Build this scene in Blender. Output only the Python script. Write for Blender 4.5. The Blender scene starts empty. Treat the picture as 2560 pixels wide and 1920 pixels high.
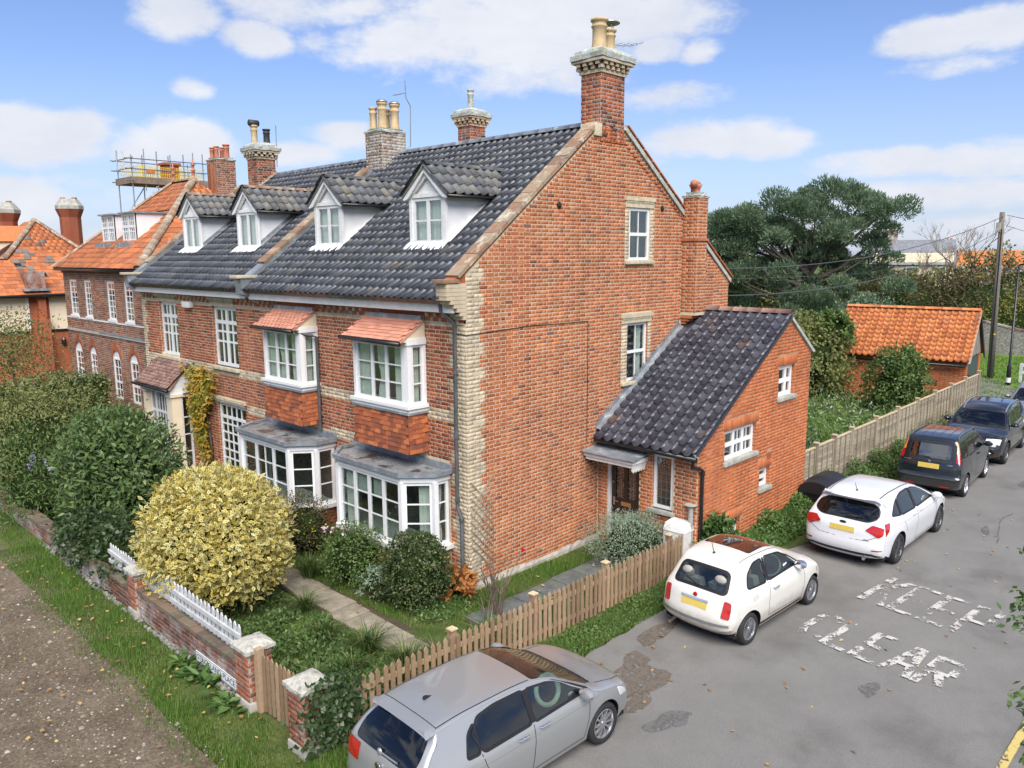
import bpy, bmesh, math, random
import numpy as np
from mathutils import Vector, Matrix
from mathutils.geometry import delaunay_2d_cdt
random.seed(7); NR = np.random.default_rng(11)
SC = bpy.context.scene
COL = SC.collection
# ------------------------------------------------------------------ camera
CAMP = Vector((-9.600, -10.404, 6.319))
_yaw, _pit, _rol, _f = 0.76744, 0.16246, -0.0059928, 1970.33
_fw = Vector((math.cos(_yaw)*math.cos(_pit), math.sin(_yaw)*math.cos(_pit), -math.sin(_pit)))
_r = Vector((math.sin(_yaw), -math.cos(_yaw), 0)); _u = _r.cross(_fw)
_r2 = _r*math.cos(_rol)+_u*math.sin(_rol); _u2 = _u*math.cos(_rol)-_r*math.sin(_rol)
cd = bpy.data.cameras.new('camera'); cam = bpy.data.objects.new('camera', cd); COL.objects.link(cam)
cd.sensor_width = 36; cd.lens = _f/2560*36; cd.clip_start = .1; cd.clip_end = 3000
cam.matrix_world = Matrix(((_r2.x, _u2.x, -_fw.x, CAMP.x), (_r2.y, _u2.y, -_fw.y, CAMP.y), (_r2.z, _u2.z, -_fw.z, CAMP.z), (0, 0, 0, 1)))
SC.camera = cam
# ------------------------------------------------------------------ sun, sky, exposure
SUN_D = Vector((-.55, -.75, 1.05)).normalized()
sd = bpy.data.lights.new('sun', 'SUN'); sd.energy = 3.4; sd.angle = math.radians(46); sd.color = (1, .95, .88)
so = bpy.data.objects.new('sun', sd); COL.objects.link(so); so.rotation_euler = SUN_D.to_track_quat('Z', 'Y').to_euler()
so.location = (0, 0, 60)
W = bpy.data.worlds.new('World'); SC.world = W; W.use_nodes = True
W.cycles.sampling_method = 'MANUAL'; W.cycles.sample_map_resolution = 256
def build_world():
    nt = W.node_tree; N = nt.nodes; L = nt.links
    for n in list(N): N.remove(n)
    out = N.new('ShaderNodeOutputWorld'); bg = N.new('ShaderNodeBackground'); bg.inputs[1].default_value = .085
    sky = N.new('ShaderNodeTexSky'); sky.sky_type = 'NISHITA'; sky.sun_disc = False
    sky.sun_elevation = math.asin(SUN_D.z); sky.sun_rotation = math.atan2(SUN_D.x, SUN_D.y)
    sky.air_density = 1.0; sky.dust_density = .6; sky.ozone_density = 2.2
    def M(op, a, b=None, c=None, clamp=False):
        n = N.new('ShaderNodeMath'); n.operation = op; n.use_clamp = clamp
        for i, v in enumerate((a, b, c)):
            if v is None: continue
            if isinstance(v, (int, float)): n.inputs[i].default_value = v
            else: L.new(v, n.inputs[i])
        return n.outputs[0]
    tc = N.new('ShaderNodeTexCoord'); sep = N.new('ShaderNodeSeparateXYZ'); L.new(tc.outputs['Generated'], sep.inputs[0])
    az = M('ARCTAN2', sep.outputs[1], sep.outputs[0]); el = M('ARCSINE', sep.outputs[2])
    cmb = N.new('ShaderNodeCombineXYZ'); L.new(M('MULTIPLY', az, 1.0), cmb.inputs[0]); L.new(M('MULTIPLY', el, 1.9), cmb.inputs[1])
    def noise(sc, det, rough=.55, off=0):
        n = N.new('ShaderNodeTexNoise'); n.inputs['Scale'].default_value = sc; n.inputs['Detail'].default_value = det; n.inputs['Roughness'].default_value = rough
        mp = N.new('ShaderNodeVectorMath'); mp.operation = 'ADD'; mp.inputs[1].default_value = (off, off*.7, off*.3); L.new(cmb.outputs[0], mp.inputs[0]); L.new(mp.outputs[0], n.inputs['Vector']); return n.outputs[0]
    n1 = noise(9, 7, .6, 3.1); n2 = noise(3.0, 3, .5, 8.3); n3 = noise(30, 5, .6, 1.2)
    # clouds as soft ellipses in azimuth/elevation (azimuth, elevation, half width, half height, weight; radians)
    EL = [(1.293, 0.124, 0.11, 0.036, 1), (1.251, 0.133, 0.044, 0.027, 1), (1.19, 0.119, 0.057, 0.027, 0.9), (1.143, 0.129, 0.059, 0.033, 1), (1.314, 0.05, 0.07, 0.039, 1), (1.15, 0.261, 0.057, 0.03, 0.8), (1.065, 0.24, 0.044, 0.023, 0.7), (0.894, 0.244, 0.119, 0.047, 1), (0.775, 0.251, 0.197, 0.067, 1.1), (0.684, 0.273, 0.192, 0.046, 1.1), (0.953, 0.279, 0.152, 0.03, 0.9), (0.731, 0.21, 0.144, 0.027, 0.7), (0.591, 0.234, 0.043, 0.02, 0.9), (0.545, 0.229, 0.034, 0.017, 0.75), (0.517, 0.134, 0.106, 0.029, 1), (0.471, 0.128, 0.066, 0.027, 1), (0.563, 0.129, 0.064, 0.02, 0.7), (0.287, 0.221, 0.069, 0.024, 0.8), (0.237, 0.224, 0.065, 0.028, 0.9), (0.255, 0.193, 0.088, 0.015, 0.45), (0.321, 0.097, 0.124, 0.019, 0.9), (0.233, 0.096, 0.087, 0.026, 1), (0.279, 0.065, 0.149, 0.021, 0.85), (0.959, 0.141, 0.053, 0.019, 0.6), (1.025, 0.119, 0.052, 0.017, 0.7), (1.135, 0.184, 0.024, 0.013, 0.5), (0.639, 0.115, 0.101, 0.015, 0.35), (0.564, 0.183, 0.086, 0.018, 0.35), (1.256, 0.083, 0.034, 0.013, 0.4), (0.296, 0.018, 0.19, 0.024, 0.7), (1.074, 0.056, 0.298, 0.026, 0.35), (1.281, 0.01, 0.151, 0.032, 0.5), (0.611, 0.185, 0.041, 0.017, 0.3)]
    ae = N.new('ShaderNodeCombineXYZ'); L.new(az, ae.inputs[0]); L.new(el, ae.inputs[1])
    field = None
    for (a0, e0, ra, re, wt) in EL:
        vm = N.new('ShaderNodeVectorMath'); vm.operation = 'MULTIPLY_ADD'; L.new(ae.outputs[0], vm.inputs[0]); vm.inputs[1].default_value = (1/ra, 1/re, 0); vm.inputs[2].default_value = (-a0/ra, -e0/re, 0)
        dt = N.new('ShaderNodeVectorMath'); dt.operation = 'DOT_PRODUCT'; L.new(vm.outputs[0], dt.inputs[0]); L.new(vm.outputs[0], dt.inputs[1])
        v = M('MULTIPLY_ADD', dt.outputs['Value'], -wt, wt)
        field = v if field is None else M('MAXIMUM', field, v)
    field = M('MAXIMUM', field, -1.0)
    # the same broken cloud goes on over the rest of the sky
    rest = M('SUBTRACT', M('MULTIPLY', n2, 3.6), 1.65)
    aw = M('ABSOLUTE', M('SUBTRACT', az, _yaw)); side = M('MULTIPLY', M('SUBTRACT', M('MAXIMUM', aw, M('MULTIPLY', el, 2.0)), .72), 6, clamp=True)
    field = M('MAXIMUM', field, M('SUBTRACT', rest, M('MULTIPLY', M('SUBTRACT', 1, side), 3)))
    f = M('ADD', field, M('ADD', M('MULTIPLY', M('SUBTRACT', n1, .5), 2.3), M('MULTIPLY', M('SUBTRACT', n3, .5), .7)))
    mr = N.new('ShaderNodeMapRange'); mr.interpolation_type = 'SMOOTHSTEP'; mr.inputs[1].default_value = -.05; mr.inputs[2].default_value = .75; mr.inputs[4].default_value = .95; L.new(f, mr.inputs[0])
    # cloud tone: white tops, faintly lilac grey bellies
    rp = N.new('ShaderNodeValToRGB'); rp.color_ramp.elements[0].position = .25; rp.color_ramp.elements[0].color = (4.6, 4.85, 5.5, 1); rp.color_ramp.elements[1].position = .75; rp.color_ramp.elements[1].color = (6.0, 6.1, 6.35, 1)
    L.new(noise(6, 5, .6, 5.5), rp.inputs[0])
    hs = N.new('ShaderNodeHueSaturation'); hs.inputs['Saturation'].default_value = .97; hs.inputs['Value'].default_value = 1.0; L.new(sky.outputs[0], hs.inputs['Color'])
    mx = N.new('ShaderNodeMix'); mx.data_type = 'RGBA'; tn = N.new('ShaderNodeMix'); tn.data_type = 'RGBA'; tn.blend_type = 'MULTIPLY'; tn.inputs[0].default_value = 1; tn.inputs[7].default_value = (.80, .85, 1.07, 1); L.new(hs.outputs[0], tn.inputs[6]); hz = N.new('ShaderNodeMix'); hz.data_type = 'RGBA'; L.new(M('MULTIPLY', M('SUBTRACT', 1, M('MULTIPLY', M('ABSOLUTE', el), 4.6), clamp=True), .62), hz.inputs[0]); L.new(tn.outputs[2], hz.inputs[6]); hz.inputs[7].default_value = (3.5, 4.05, 5.4, 1); L.new(mr.outputs[0], mx.inputs[0]); L.new(hz.outputs[2], mx.inputs[6]); L.new(rp.outputs[0], mx.inputs[7])
    L.new(mx.outputs[2], bg.inputs[0]); L.new(bg.outputs[0], out.inputs[0])
build_world()
SC.view_settings.view_transform = 'Standard'; SC.view_settings.look = 'None'; SC.view_settings.gamma = 1; SC.view_settings.use_curve_mapping = False
SC.view_settings.exposure = .88
cy = SC.cycles; cy.max_bounces = 5; cy.diffuse_bounces = 2; cy.glossy_bounces = 2; cy.transmission_bounces = 2; cy.transparent_max_bounces = 8
cy.caustics_reflective = False; cy.caustics_refractive = False; cy.use_adaptive_sampling = True; cy.adaptive_threshold = .03; cy.use_denoising = True
# ------------------------------------------------------------------ helpers
def tag(o, label=None, cat=None, group=None, kind=None):
    if label: o['label'] = label
    if cat: o['category'] = cat
    if group: o['group'] = group
    if kind: o['kind'] = kind
    return o
def thing(name, label, cat, loc=(0, 0, 0), group=None):
    o = bpy.data.objects.new(name, None); COL.objects.link(o); o.location = loc; o.empty_display_size = .2
    return tag(o, label, cat, group)
def link(o, parent=None):
    COL.objects.link(o)
    if parent is not None:
        o.parent = parent
        if parent.type == 'EMPTY': o.matrix_parent_inverse = Matrix.Translation(-Vector(parent.location))
    return o
class MB:
    def __init__(s): s.v = []; s.f = []; s.m = []; s.uv = None
    def add(s, vs, fs, mi=0):
        b = len(s.v); s.v += [tuple(p) for p in vs]; s.f += [tuple(b+i for i in q) for q in fs]; s.m += [mi]*len(fs); return s
    def box(s, a, b, mi=0):
        x0, y0, z0 = a; x1, y1, z1 = b
        return s.add([(x0,y0,z0),(x1,y0,z0),(x1,y1,z0),(x0,y1,z0),(x0,y0,z1),(x1,y0,z1),(x1,y1,z1),(x0,y1,z1)],
                     [(0,3,2,1),(4,5,6,7),(0,1,5,4),(1,2,6,5),(2,3,7,6),(3,0,4,7)], mi)
    def fbox(s, F, u0, u1, z0, z1, n0, n1, mi=0):
        P = [F(u, z, n) for n in (n0, n1) for (u, z) in ((u0,z0),(u1,z0),(u1,z1),(u0,z1))]
        return s.add(P, [(0,1,2,3),(7,6,5,4),(0,4,5,1),(1,5,6,2),(2,6,7,3),(3,7,4,0)], mi)
    def prism(s, F, poly, n0, n1, mi=0):
        k = len(poly); P = [F(u, z, n0) for u, z in poly]+[F(u, z, n1) for u, z in poly]
        fs = [tuple(range(k))[::-1], tuple(range(k, 2*k))]+[(i, (i+1) % k, k+(i+1) % k, k+i) for i in range(k)]
        return s.add(P, fs, mi)
    def tube(s, pts, r, n=8, mi=0, cap=True):
        pts = [Vector(p) for p in pts]; R = r if isinstance(r, (list, tuple)) else [r]*len(pts); b = len(s.v); vs = []
        prev = None
        for i, p in enumerate(pts):
            t = (pts[min(i+1, len(pts)-1)]-pts[max(i-1, 0)])
            if t.length < 1e-9: t = Vector((0, 0, 1))
            t.normalize()
            a = t.orthogonal().normalized() if prev is None else (prev-t*prev.dot(t)).normalized()
            prev = a; c = t.cross(a)
            for k in range(n):
                th = 2*math.pi*k/n; vs.append(p+(a*math.cos(th)+c*math.sin(th))*R[i])
        fs = []
        for i in range(len(pts)-1):
            for k in range(n): fs.append((i*n+k, i*n+(k+1) % n, (i+1)*n+(k+1) % n, (i+1)*n+k))
        if cap: fs += [tuple(range(n))[::-1], tuple((len(pts)-1)*n+k for k in range(n))]
        return s.add(vs, fs, mi)
    def lathe(s, c, prof, n=16, mi=0, axis='z', cap=True):
        vs = []; c = Vector(c)
        for (r, h) in prof:
            for k in range(n):
                th = 2*math.pi*k/n; a, b = r*math.cos(th), r*math.sin(th)
                vs.append(c+(Vector((a, b, h)) if axis == 'z' else Vector((a, h, b)) if axis == 'y' else Vector((h, a, b))))
        m = len(prof); fs = [(i*n+k, i*n+(k+1) % n, (i+1)*n+(k+1) % n, (i+1)*n+k) for i in range(m-1) for k in range(n)]
        if cap: fs += [tuple(range(n))[::-1], tuple((m-1)*n+k for k in range(n))]
        return s.add(vs, fs, mi)
    def ball(s, c, r, n=10, mi=0):
        r = r if isinstance(r, (tuple, list)) else (r, r, r); vs = []; m = n//2+1
        for i in range(m+1):
            ph = math.pi*i/m
            for k in range(n):
                th = 2*math.pi*k/n; vs.append((c[0]+r[0]*math.sin(ph)*math.cos(th), c[1]+r[1]*math.sin(ph)*math.sin(th), c[2]+r[2]*math.cos(ph)))
        return s.add(vs, [(i*n+k, i*n+(k+1) % n, (i+1)*n+(k+1) % n, (i+1)*n+k) for i in range(m) for k in range(n)], mi)
    def mesh(s, name, mats, smooth=False):
        me = bpy.data.meshes.new(name); me.from_pydata(s.v, [], s.f)
        mats = mats if isinstance(mats, (list, tuple)) else [mats]
        for m in mats: me.materials.append(m)
        if len(mats) > 1: me.polygons.foreach_set('material_index', s.m)
        if smooth: me.polygons.foreach_set('use_smooth', [True]*len(me.polygons))
        me.update(); return me
    def build(s, name, mats, parent=None, smooth=False, **k):
        o = bpy.data.objects.new(name, s.mesh(name, mats, smooth)); link(o, parent); return tag(o, **k)
    def bevel(s, name, mats, parent=None, w=.01, seg=2, smooth=True, **k):
        me = s.mesh(name, mats); bm = bmesh.new(); bm.from_mesh(me); bmesh.ops.remove_doubles(bm, verts=bm.verts, dist=1e-5)
        bmesh.ops.bevel(bm, geom=bm.edges[:], offset=w, segments=seg, profile=.6, affect='EDGES', clamp_overlap=True); bm.to_mesh(me); bm.free()
        if smooth: me.polygons.foreach_set('use_smooth', [True]*len(me.polygons)); me.set_sharp_from_angle(angle=math.radians(35))
        o = bpy.data.objects.new(name, me); link(o, parent); return tag(o, **k)
def frame(o, U, N):
    ox, oy = o[0], o[1]; oz = o[2] if len(o) > 2 else 0
    def F(u, z, n): return (ox+U[0]*u+N[0]*n, oy+U[1]*u+N[1]*n, oz+z)
    F.o = o; F.U = U; F.N = N; return F
def npmesh(name, V, Fq, mat, parent=None, rnd=None, uv=None, smooth=False, extra=None, **k):
    """V (n,3), Fq (m,3|4) numpy -> one mesh object, fast"""
    V = np.asarray(V, np.float32); Fq = np.asarray(Fq, np.int32); m, c = Fq.shape
    me = bpy.data.meshes.new(name); me.vertices.add(len(V)); me.vertices.foreach_set('co', V.ravel())
    me.loops.add(m*c); me.loops.foreach_set('vertex_index', Fq.ravel()); me.polygons.add(m)
    me.polygons.foreach_set('loop_start', np.arange(0, m*c, c, dtype=np.int32)); me.polygons.foreach_set('loop_total', np.full(m, c, np.int32))
    if smooth: me.polygons.foreach_set('use_smooth', np.ones(m, bool))
    if rnd is not None:
        a = me.attributes.new('rnd', 'FLOAT', 'POINT'); a.data.foreach_set('value', np.asarray(rnd, np.float32))
    if extra is not None:
        a = me.attributes.new('edge', 'FLOAT', 'POINT'); a.data.foreach_set('value', np.asarray(extra, np.float32))
    for q in (mat if isinstance(mat, (list, tuple)) else [mat]): me.materials.append(q)
    me.update(calc_edges=True); me.validate()
    o = bpy.data.objects.new(name, me); link(o, parent); return tag(o, **k)
# ------------------------------------------------------------------ materials
MATS = {}
def new_mat(name):
    m = bpy.data.materials.new(name); m.use_nodes = True; MATS[name] = m
    nt = m.node_tree; b = nt.nodes['Principled BSDF']; return m, nt.nodes, nt.links, b
def rndval(N, L):
    a = N.new('ShaderNodeAttribute'); a.attribute_name = 'rnd'; oi = N.new('ShaderNodeObjectInfo')
    s = N.new('ShaderNodeMath'); s.operation = 'ADD'; L.new(a.outputs['Fac'], s.inputs[0]); L.new(oi.outputs['Random'], s.inputs[1])
    f = N.new('ShaderNodeMath'); f.operation = 'FRACT'; L.new(s.outputs[0], f.inputs[0]); return f.outputs[0]
def ramp(N, L, fac, cols, interp='LINEAR'):
    r = N.new('ShaderNodeValToRGB'); cr = r.color_ramp; cr.interpolation = interp
    while len(cr.elements) < len(cols): cr.elements.new(.5)
    for i, c in enumerate(cols):
        p, c = c if (isinstance(c[1], (tuple, list))) else (i/max(1, len(cols)-1), c)
        cr.elements[i].position = p; cr.elements[i].color = (*c, 1)
    L.new(fac, r.inputs[0]); return r.outputs[0]
def noiseN(N, L, sc, det=4, rough=.6, coord='pos', stretch=None):
    n = N.new('ShaderNodeTexNoise'); n.inputs['Scale'].default_value = sc; n.inputs['Detail'].default_value = det; n.inputs['Roughness'].default_value = rough
    if coord == 'pos': v = N.new('ShaderNodeNewGeometry').outputs['Position']
    else: v = N.new('ShaderNodeTexCoord').outputs['Object']
    if stretch:
        q = N.new('ShaderNodeVectorMath'); q.operation = 'MULTIPLY'; q.inputs[1].default_value = stretch; L.new(v, q.inputs[0]); v = q.outputs[0]
    L.new(v, n.inputs['Vector']); return n.outputs[0]
def mixc(N, L, fac, a, b, mode='MIX'):
    m = N.new('ShaderNodeMix'); m.data_type = 'RGBA'; m.blend_type = mode
    for i, v in ((0, fac), (6, a), (7, b)):
        if isinstance(v, (int, float)): m.inputs[i].default_value = v
        elif isinstance(v, (tuple, list)): m.inputs[i].default_value = (*v, 1)
        else: L.new(v, m.inputs[i])
    return m.outputs[2]
def mapr(N, L, v, a, b, c=0, d=1):
    m = N.new('ShaderNodeMapRange'); m.inputs[1].default_value = a; m.inputs[2].default_value = b; m.inputs[3].default_value = c; m.inputs[4].default_value = d; L.new(v, m.inputs[0]); return m.outputs[0]
def addbump(N, L, b, h, dist, strength=1):
    bp = N.new('ShaderNodeBump'); bp.inputs['Distance'].default_value = dist; bp.inputs['Strength'].default_value = strength
    L.new(h, bp.inputs['Height']); L.new(bp.outputs[0], b.inputs['Normal'])
def mat(name, cols, rough=.7, metal=0, rnd=False, nscale=6, nd=.25, dirt=None, dirtrange=(.5, .7), dscale=1.5, bump=0, bscale=60, spec=.5, coat=0, stretch=None, rr=None):
    """cols: one colour or a list (ramp over the piece's random value, or over noise)"""
    m, N, L, b = new_mat(name)
    if isinstance(cols[0], (int, float)): cols = [cols]
    if rnd: c = ramp(N, L, rndval(N, L), cols) if len(cols) > 1 else None
    else: c = ramp(N, L, mapr(N, L, noiseN(N, L, nscale, 5, .6, stretch=stretch), .3, .7), cols) if len(cols) > 1 else None
    if c is None:
        rgb = N.new('ShaderNodeRGB'); rgb.outputs[0].default_value = (*cols[0], 1); c = rgb.outputs[0]
    if nd:
        v = ramp(N, L, noiseN(N, L, nscale*2.3, 5, .65), [(.25, (1-nd,)*3), (.75, (1+nd*.6,)*3)])
        c = mixc(N, L, 1.0, c, v, 'MULTIPLY')
    if dirt:
        f = mapr(N, L, noiseN(N, L, dscale, 6, .68), *dirtrange); c = mixc(N, L, f, c, dirt)
    L.new(c, b.inputs['Base Color'])
    if rr:
        L.new(mapr(N, L, noiseN(N, L, nscale*1.7, 4, .6), .35, .65, rr[0], rr[1]), b.inputs['Roughness'])
    else: b.inputs['Roughness'].default_value = rough
    b.inputs['Metallic'].default_value = metal
    b.inputs['Specular IOR Level'].default_value = spec; b.inputs['Coat Weight'].default_value = coat
    if bump: addbump(N, L, b, noiseN(N, L, bscale, 5, .65), bump)
    return m
def brickmat(name, cols, stain=(.55, .48, .38), stainr=(.6, .8), dark=.0):
    m, N, L, b = new_mat(name)
    c = ramp(N, L, rndval(N, L), cols)
    big = noiseN(N, L, .55, 5, .6)
    c = mixc(N, L, 1.0, c, ramp(N, L, big, [(.3, (.78, .76, .76)), (.55, (1, 1, 1)), (.72, (1.18, 1.12, 1.05))]), 'MULTIPLY')
    c = mixc(N, L, mapr(N, L, noiseN(N, L, 24, 4, .7), .3, .75, 0, .35), c, (.62, .42, .3), 'SOFT_LIGHT')
    c = mixc(N, L, 1.0, c, ramp(N, L, noiseN(N, L, 1.6, 5, .65, stretch=(1, 1, .22)), [(.3, (.74, .72, .72)), (.5, (1, 1, 1)), (.72, (1.12, 1.1, 1.06))]), 'MULTIPLY')
    f = mapr(N, L, noiseN(N, L, 1.3, 7, .72), *stainr); c = mixc(N, L, f, c, stain)
    L.new(c, b.inputs['Base Color']); b.inputs['Roughness'].default_value = .88; b.inputs['Specular IOR Level'].default_value = .25
    addbump(N, L, b, noiseN(N, L, 90, 5, .7), .006)
    return m
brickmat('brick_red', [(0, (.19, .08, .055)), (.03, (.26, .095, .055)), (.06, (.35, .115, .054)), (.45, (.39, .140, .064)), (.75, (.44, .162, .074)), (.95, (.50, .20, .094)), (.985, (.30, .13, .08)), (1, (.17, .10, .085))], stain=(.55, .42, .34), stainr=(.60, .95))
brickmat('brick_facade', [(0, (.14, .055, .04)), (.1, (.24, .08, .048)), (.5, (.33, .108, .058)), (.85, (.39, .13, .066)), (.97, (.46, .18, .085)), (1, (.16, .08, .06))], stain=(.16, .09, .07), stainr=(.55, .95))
brickmat('brick_annex', [(0, (.38, .112, .045)), (.5, (.46, .145, .055)), (.9, (.52, .175, .068)), (1, (.40, .135, .065))], stain=(.48, .27, .18), stainr=(.6, .95))
brickmat('brick_buff', [(0, (.38, .33, .24)), (.4, (.50, .43, .31)), (.8, (.60, .52, .38)), (1, (.46, .42, .34))], stain=(.22, .20, .17), stainr=(.52, .8))
brickmat('brick_neighbour', [(0, (.11, .06, .045)), (.3, (.22, .10, .065)), (.7, (.30, .13, .075)), (1, (.36, .19, .12))], stain=(.40, .26, .2), stainr=(.5, .9))
brickmat('brick_chimney', [(0, (.06, .04, .035)), (.2, (.16, .06, .04)), (.5, (.34, .10, .05)), (.85, (.42, .14, .065)), (1, (.2, .12, .09))], stain=(.36, .38, .36), stainr=(.56, .7))
brickmat('brick_low', [(0, (.09, .05, .042)), (.4, (.17, .075, .052)), (.8, (.27, .11, .07)), (1, (.13, .09, .075))], stain=(.42, .41, .39), stainr=(.44, .66))
brickmat('brick_pier', [(0, (.18, .075, .05)), (.4, (.32, .115, .065)), (.8, (.42, .16, .09)), (1, (.24, .15, .11))], stain=(.5, .46, .42), stainr=(.56, .8))
brickmat('brick_pale', [(0, (.22, .13, .10)), (.3, (.36, .34, .30)), (.8, (.46, .46, .43)), (1, (.3, .16, .11))], stain=(.22, .12, .08), stainr=(.53, .62))
mat('mortar', [(.43, .35, .235), (.56, .47, .33), (.64, .56, .425)], .95, nscale=3, bump=.004, bscale=120, spec=.2)
mat('mortar_warm', [(.38, .20, .115), (.48, .29, .18)], .95, nscale=3, bump=.004, bscale=120, spec=.2)
mat('mortar_grey', [(.30, .28, .24), (.46, .43, .37)], .95, nscale=3, bump=.004, bscale=120, spec=.2)
mat('white_paint', [(.70, .70, .70), (.76, .76, .755)], .42, nscale=9, nd=.04, bump=.001, bscale=40)
mat('white_old', [(.60, .60, .585), (.74, .74, .73)], .55, nscale=5, nd=.06, dirt=(.42, .38, .33), dirtrange=(.66, .82), dscale=5, bump=.002, bscale=60)
mat('white_render', [(.66, .665, .67), (.74, .745, .75)], .8, nscale=2, nd=.05, dirt=(.55, .54, .52), dirtrange=(.68, .95), dscale=3, bump=.003, bscale=80)
mat('lead', [(.17, .19, .21), (.30, .325, .35)], .5, metal=.25, nscale=4, nd=.2, dirt=(.55, .56, .57), dirtrange=(.55, .8), dscale=4, bump=.004, bscale=14)
mat('black_plastic', (.014, .014, .016), .33, nd=.1)
mat('grey_pipe', [(.06, .065, .07), (.10, .105, .11)], .45, nscale=3)
mat('tile_dark', [(0, (.040, .044, .053)), (.5, (.060, .065, .076)), (.9, (.086, .092, .104)), (1, (.10, .09, .075))], .3, rnd=True, nscale=3, nd=.3, dirt=(.30, .24, .10), dirtrange=(.655, .75), dscale=4.5, bump=.003, bscale=40, rr=(.22, .5))
mat('tile_glaze', [(0, (.030, .031, .042)), (.5, (.048, .050, .064)), (.96, (.072, .074, .092)), (1, (.10, .07, .06))], .25, rnd=True, nscale=3, nd=.25, dirt=(.22, .18, .10), dirtrange=(.72, .85), dscale=3, bump=.004, bscale=30, rr=(.26, .5))
mat('tile_dormer', [(0, (.055, .06, .066)), (.6, (.11, .115, .12)), (1, (.15, .14, .12))], .6, rnd=True, nscale=4, nd=.3, dirt=(.30, .25, .12), dirtrange=(.56, .76), dscale=5, bump=.004, bscale=50)
mat('tile_orange', [(0, (.36, .105, .034)), (.5, (.52, .165, .048)), (.9, (.58, .205, .065)), (1, (.44, .17, .08))], .75, rnd=True, nscale=3, nd=.2, dirt=(.20, .12, .07), dirtrange=(.6, .85), dscale=1.6, bump=.004, bscale=40)
mat('tile_plain', [(0, (.30, .10, .042)), (.5, (.44, .135, .045)), (.85, (.52, .17, .055)), (1, (.34, .14, .07))], .8, rnd=True, nscale=2, nd=.2, dirt=(.22, .15, .10), dirtrange=(.6, .85), dscale=1.2, bump=.004, bscale=40)
mat('tile_grey', [(.12, .10, .085), (.19, .165, .14)], .85, rnd=True, nd=.2)
mat('tile_hung', [(0, (.17, .055, .03)), (.35, (.31, .085, .034)), (.75, (.40, .115, .04)), (1, (.48, .155, .05))], .8, rnd=True, nscale=5, nd=.22, dirt=(.11, .07, .055), dirtrange=(.58, .9), dscale=2, bump=.004, bscale=50)
mat('tile_new', [(0, (.44, .185, .12)), (.5, (.52, .23, .15)), (1, (.58, .265, .175))], .8, rnd=True, nd=.1, dirt=(.30, .17, .13), dirtrange=(.6, .9), dscale=3)
mat('tile_porch', [(0, (.17, .10, .08)), (.5, (.26, .155, .125)), (1, (.34, .21, .17))], .85, rnd=True, nd=.2)
mat('coping', [(0, (.20, .125, .08)), (.5, (.31, .185, .11)), (1, (.30, .25, .18))], .9, rnd=True, nscale=5, nd=.25, dirt=(.52, .47, .38), dirtrange=(.52, .68), dscale=4, bump=.006, bscale=40)
mat('coping_dark', [(0, (.10, .075, .055)), (.5, (.16, .115, .08)), (1, (.22, .14, .09))], .95, rnd=True, nscale=5, nd=.3, dirt=(.13, .135, .09), dirtrange=(.5, .65), dscale=4, bump=.006, bscale=40)
mat('stone_buff', [(.42, .36, .25), (.62, .54, .38)], .9, nscale=4, dirt=(.24, .21, .17), dirtrange=(.58, .8), dscale=3, bump=.005, bscale=50)
mat('stone_grey', [(.26, .26, .23), (.46, .45, .40)], .92, nscale=5, dirt=(.40, .34, .16), dirtrange=(.58, .72), dscale=5, bump=.008, bscale=50)
mat('cap_stone', [(.34, .33, .29), (.58, .55, .47)], .92, nscale=6, dirt=(.20, .20, .16), dirtrange=(.52, .66), dscale=6, bump=.01, bscale=50)
mat('flaunching', [(.30, .33, .32), (.50, .53, .50)], .95, nscale=8, dirt=(.34, .30, .15), dirtrange=(.52, .64), dscale=7, bump=.015, bscale=30)
mat('pot_buff', [(.45, .33, .18), (.58, .44, .26)], .85, nscale=4, dirt=(.30, .27, .22), dirtrange=(.62, .85), dscale=3)
mat('pot_red', [(.38, .13, .075), (.5, .2, .12)], .85, nscale=4)
mat('pot_dark', (.03, .03, .033), .6)
mat('metal_grey', [(.30, .31, .32), (.42, .43, .43)], .4, metal=.7, nscale=5)
mat('aluminium', (.55, .56, .57), .35, metal=.9, nd=.1)
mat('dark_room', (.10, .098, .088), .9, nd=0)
mat('curtain', [(.72, .72, .66), (.82, .82, .77)], .9, nscale=5, nd=.1)
mat('blind', (.60, .63, .58), .9, nd=.05)
mat('render_cream', [(.66, .55, .40), (.74, .63, .47)], .85, nscale=2, nd=.06)
mat('timber_post', [(.44, .34, .20), (.56, .44, .28)], .85, nscale=4, stretch=(1, 1, .2))
mat('picket_wood', [(0, (.22, .14, .08)), (.5, (.31, .205, .12)), (1, (.39, .27, .165))], .85, rnd=True, nscale=7, nd=.22, dirt=(.17, .14, .10), dirtrange=(.56, .8), dscale=4, bump=.003, bscale=50)
mat('fence_wood', [(0, (.20, .165, .115)), (.5, (.29, .245, .175)), (1, (.36, .31, .225))], .9, rnd=True, nscale=5, nd=.25, dirt=(.16, .17, .09), dirtrange=(.58, .8), dscale=2.5, bump=.003, bscale=60)
mat('white_picket', [(.40, .41, .41), (.56, .57, .575)], .7, rnd=False, nscale=6, nd=.12, dirt=(.32, .33, .28), dirtrange=(.55, .8), dscale=5)
mat('slab', [(.20, .17, .125), (.33, .285, .215)], .95, nscale=5, nd=.25, dirt=(.14, .16, .06), dirtrange=(.56, .72), dscale=3, bump=.006, bscale=60)
mat('slate_path', [(.075, .085, .085), (.15, .16, .155)], .8, nscale=4, nd=.25, dirt=(.09, .13, .04), dirtrange=(.55, .7), dscale=4)
mat('concrete', [(.30, .28, .24), (.46, .43, .38)], .95, nscale=4, dirt=(.20, .19, .13), dirtrange=(.55, .75), dscale=4, bump=.006, bscale=50)
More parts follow.
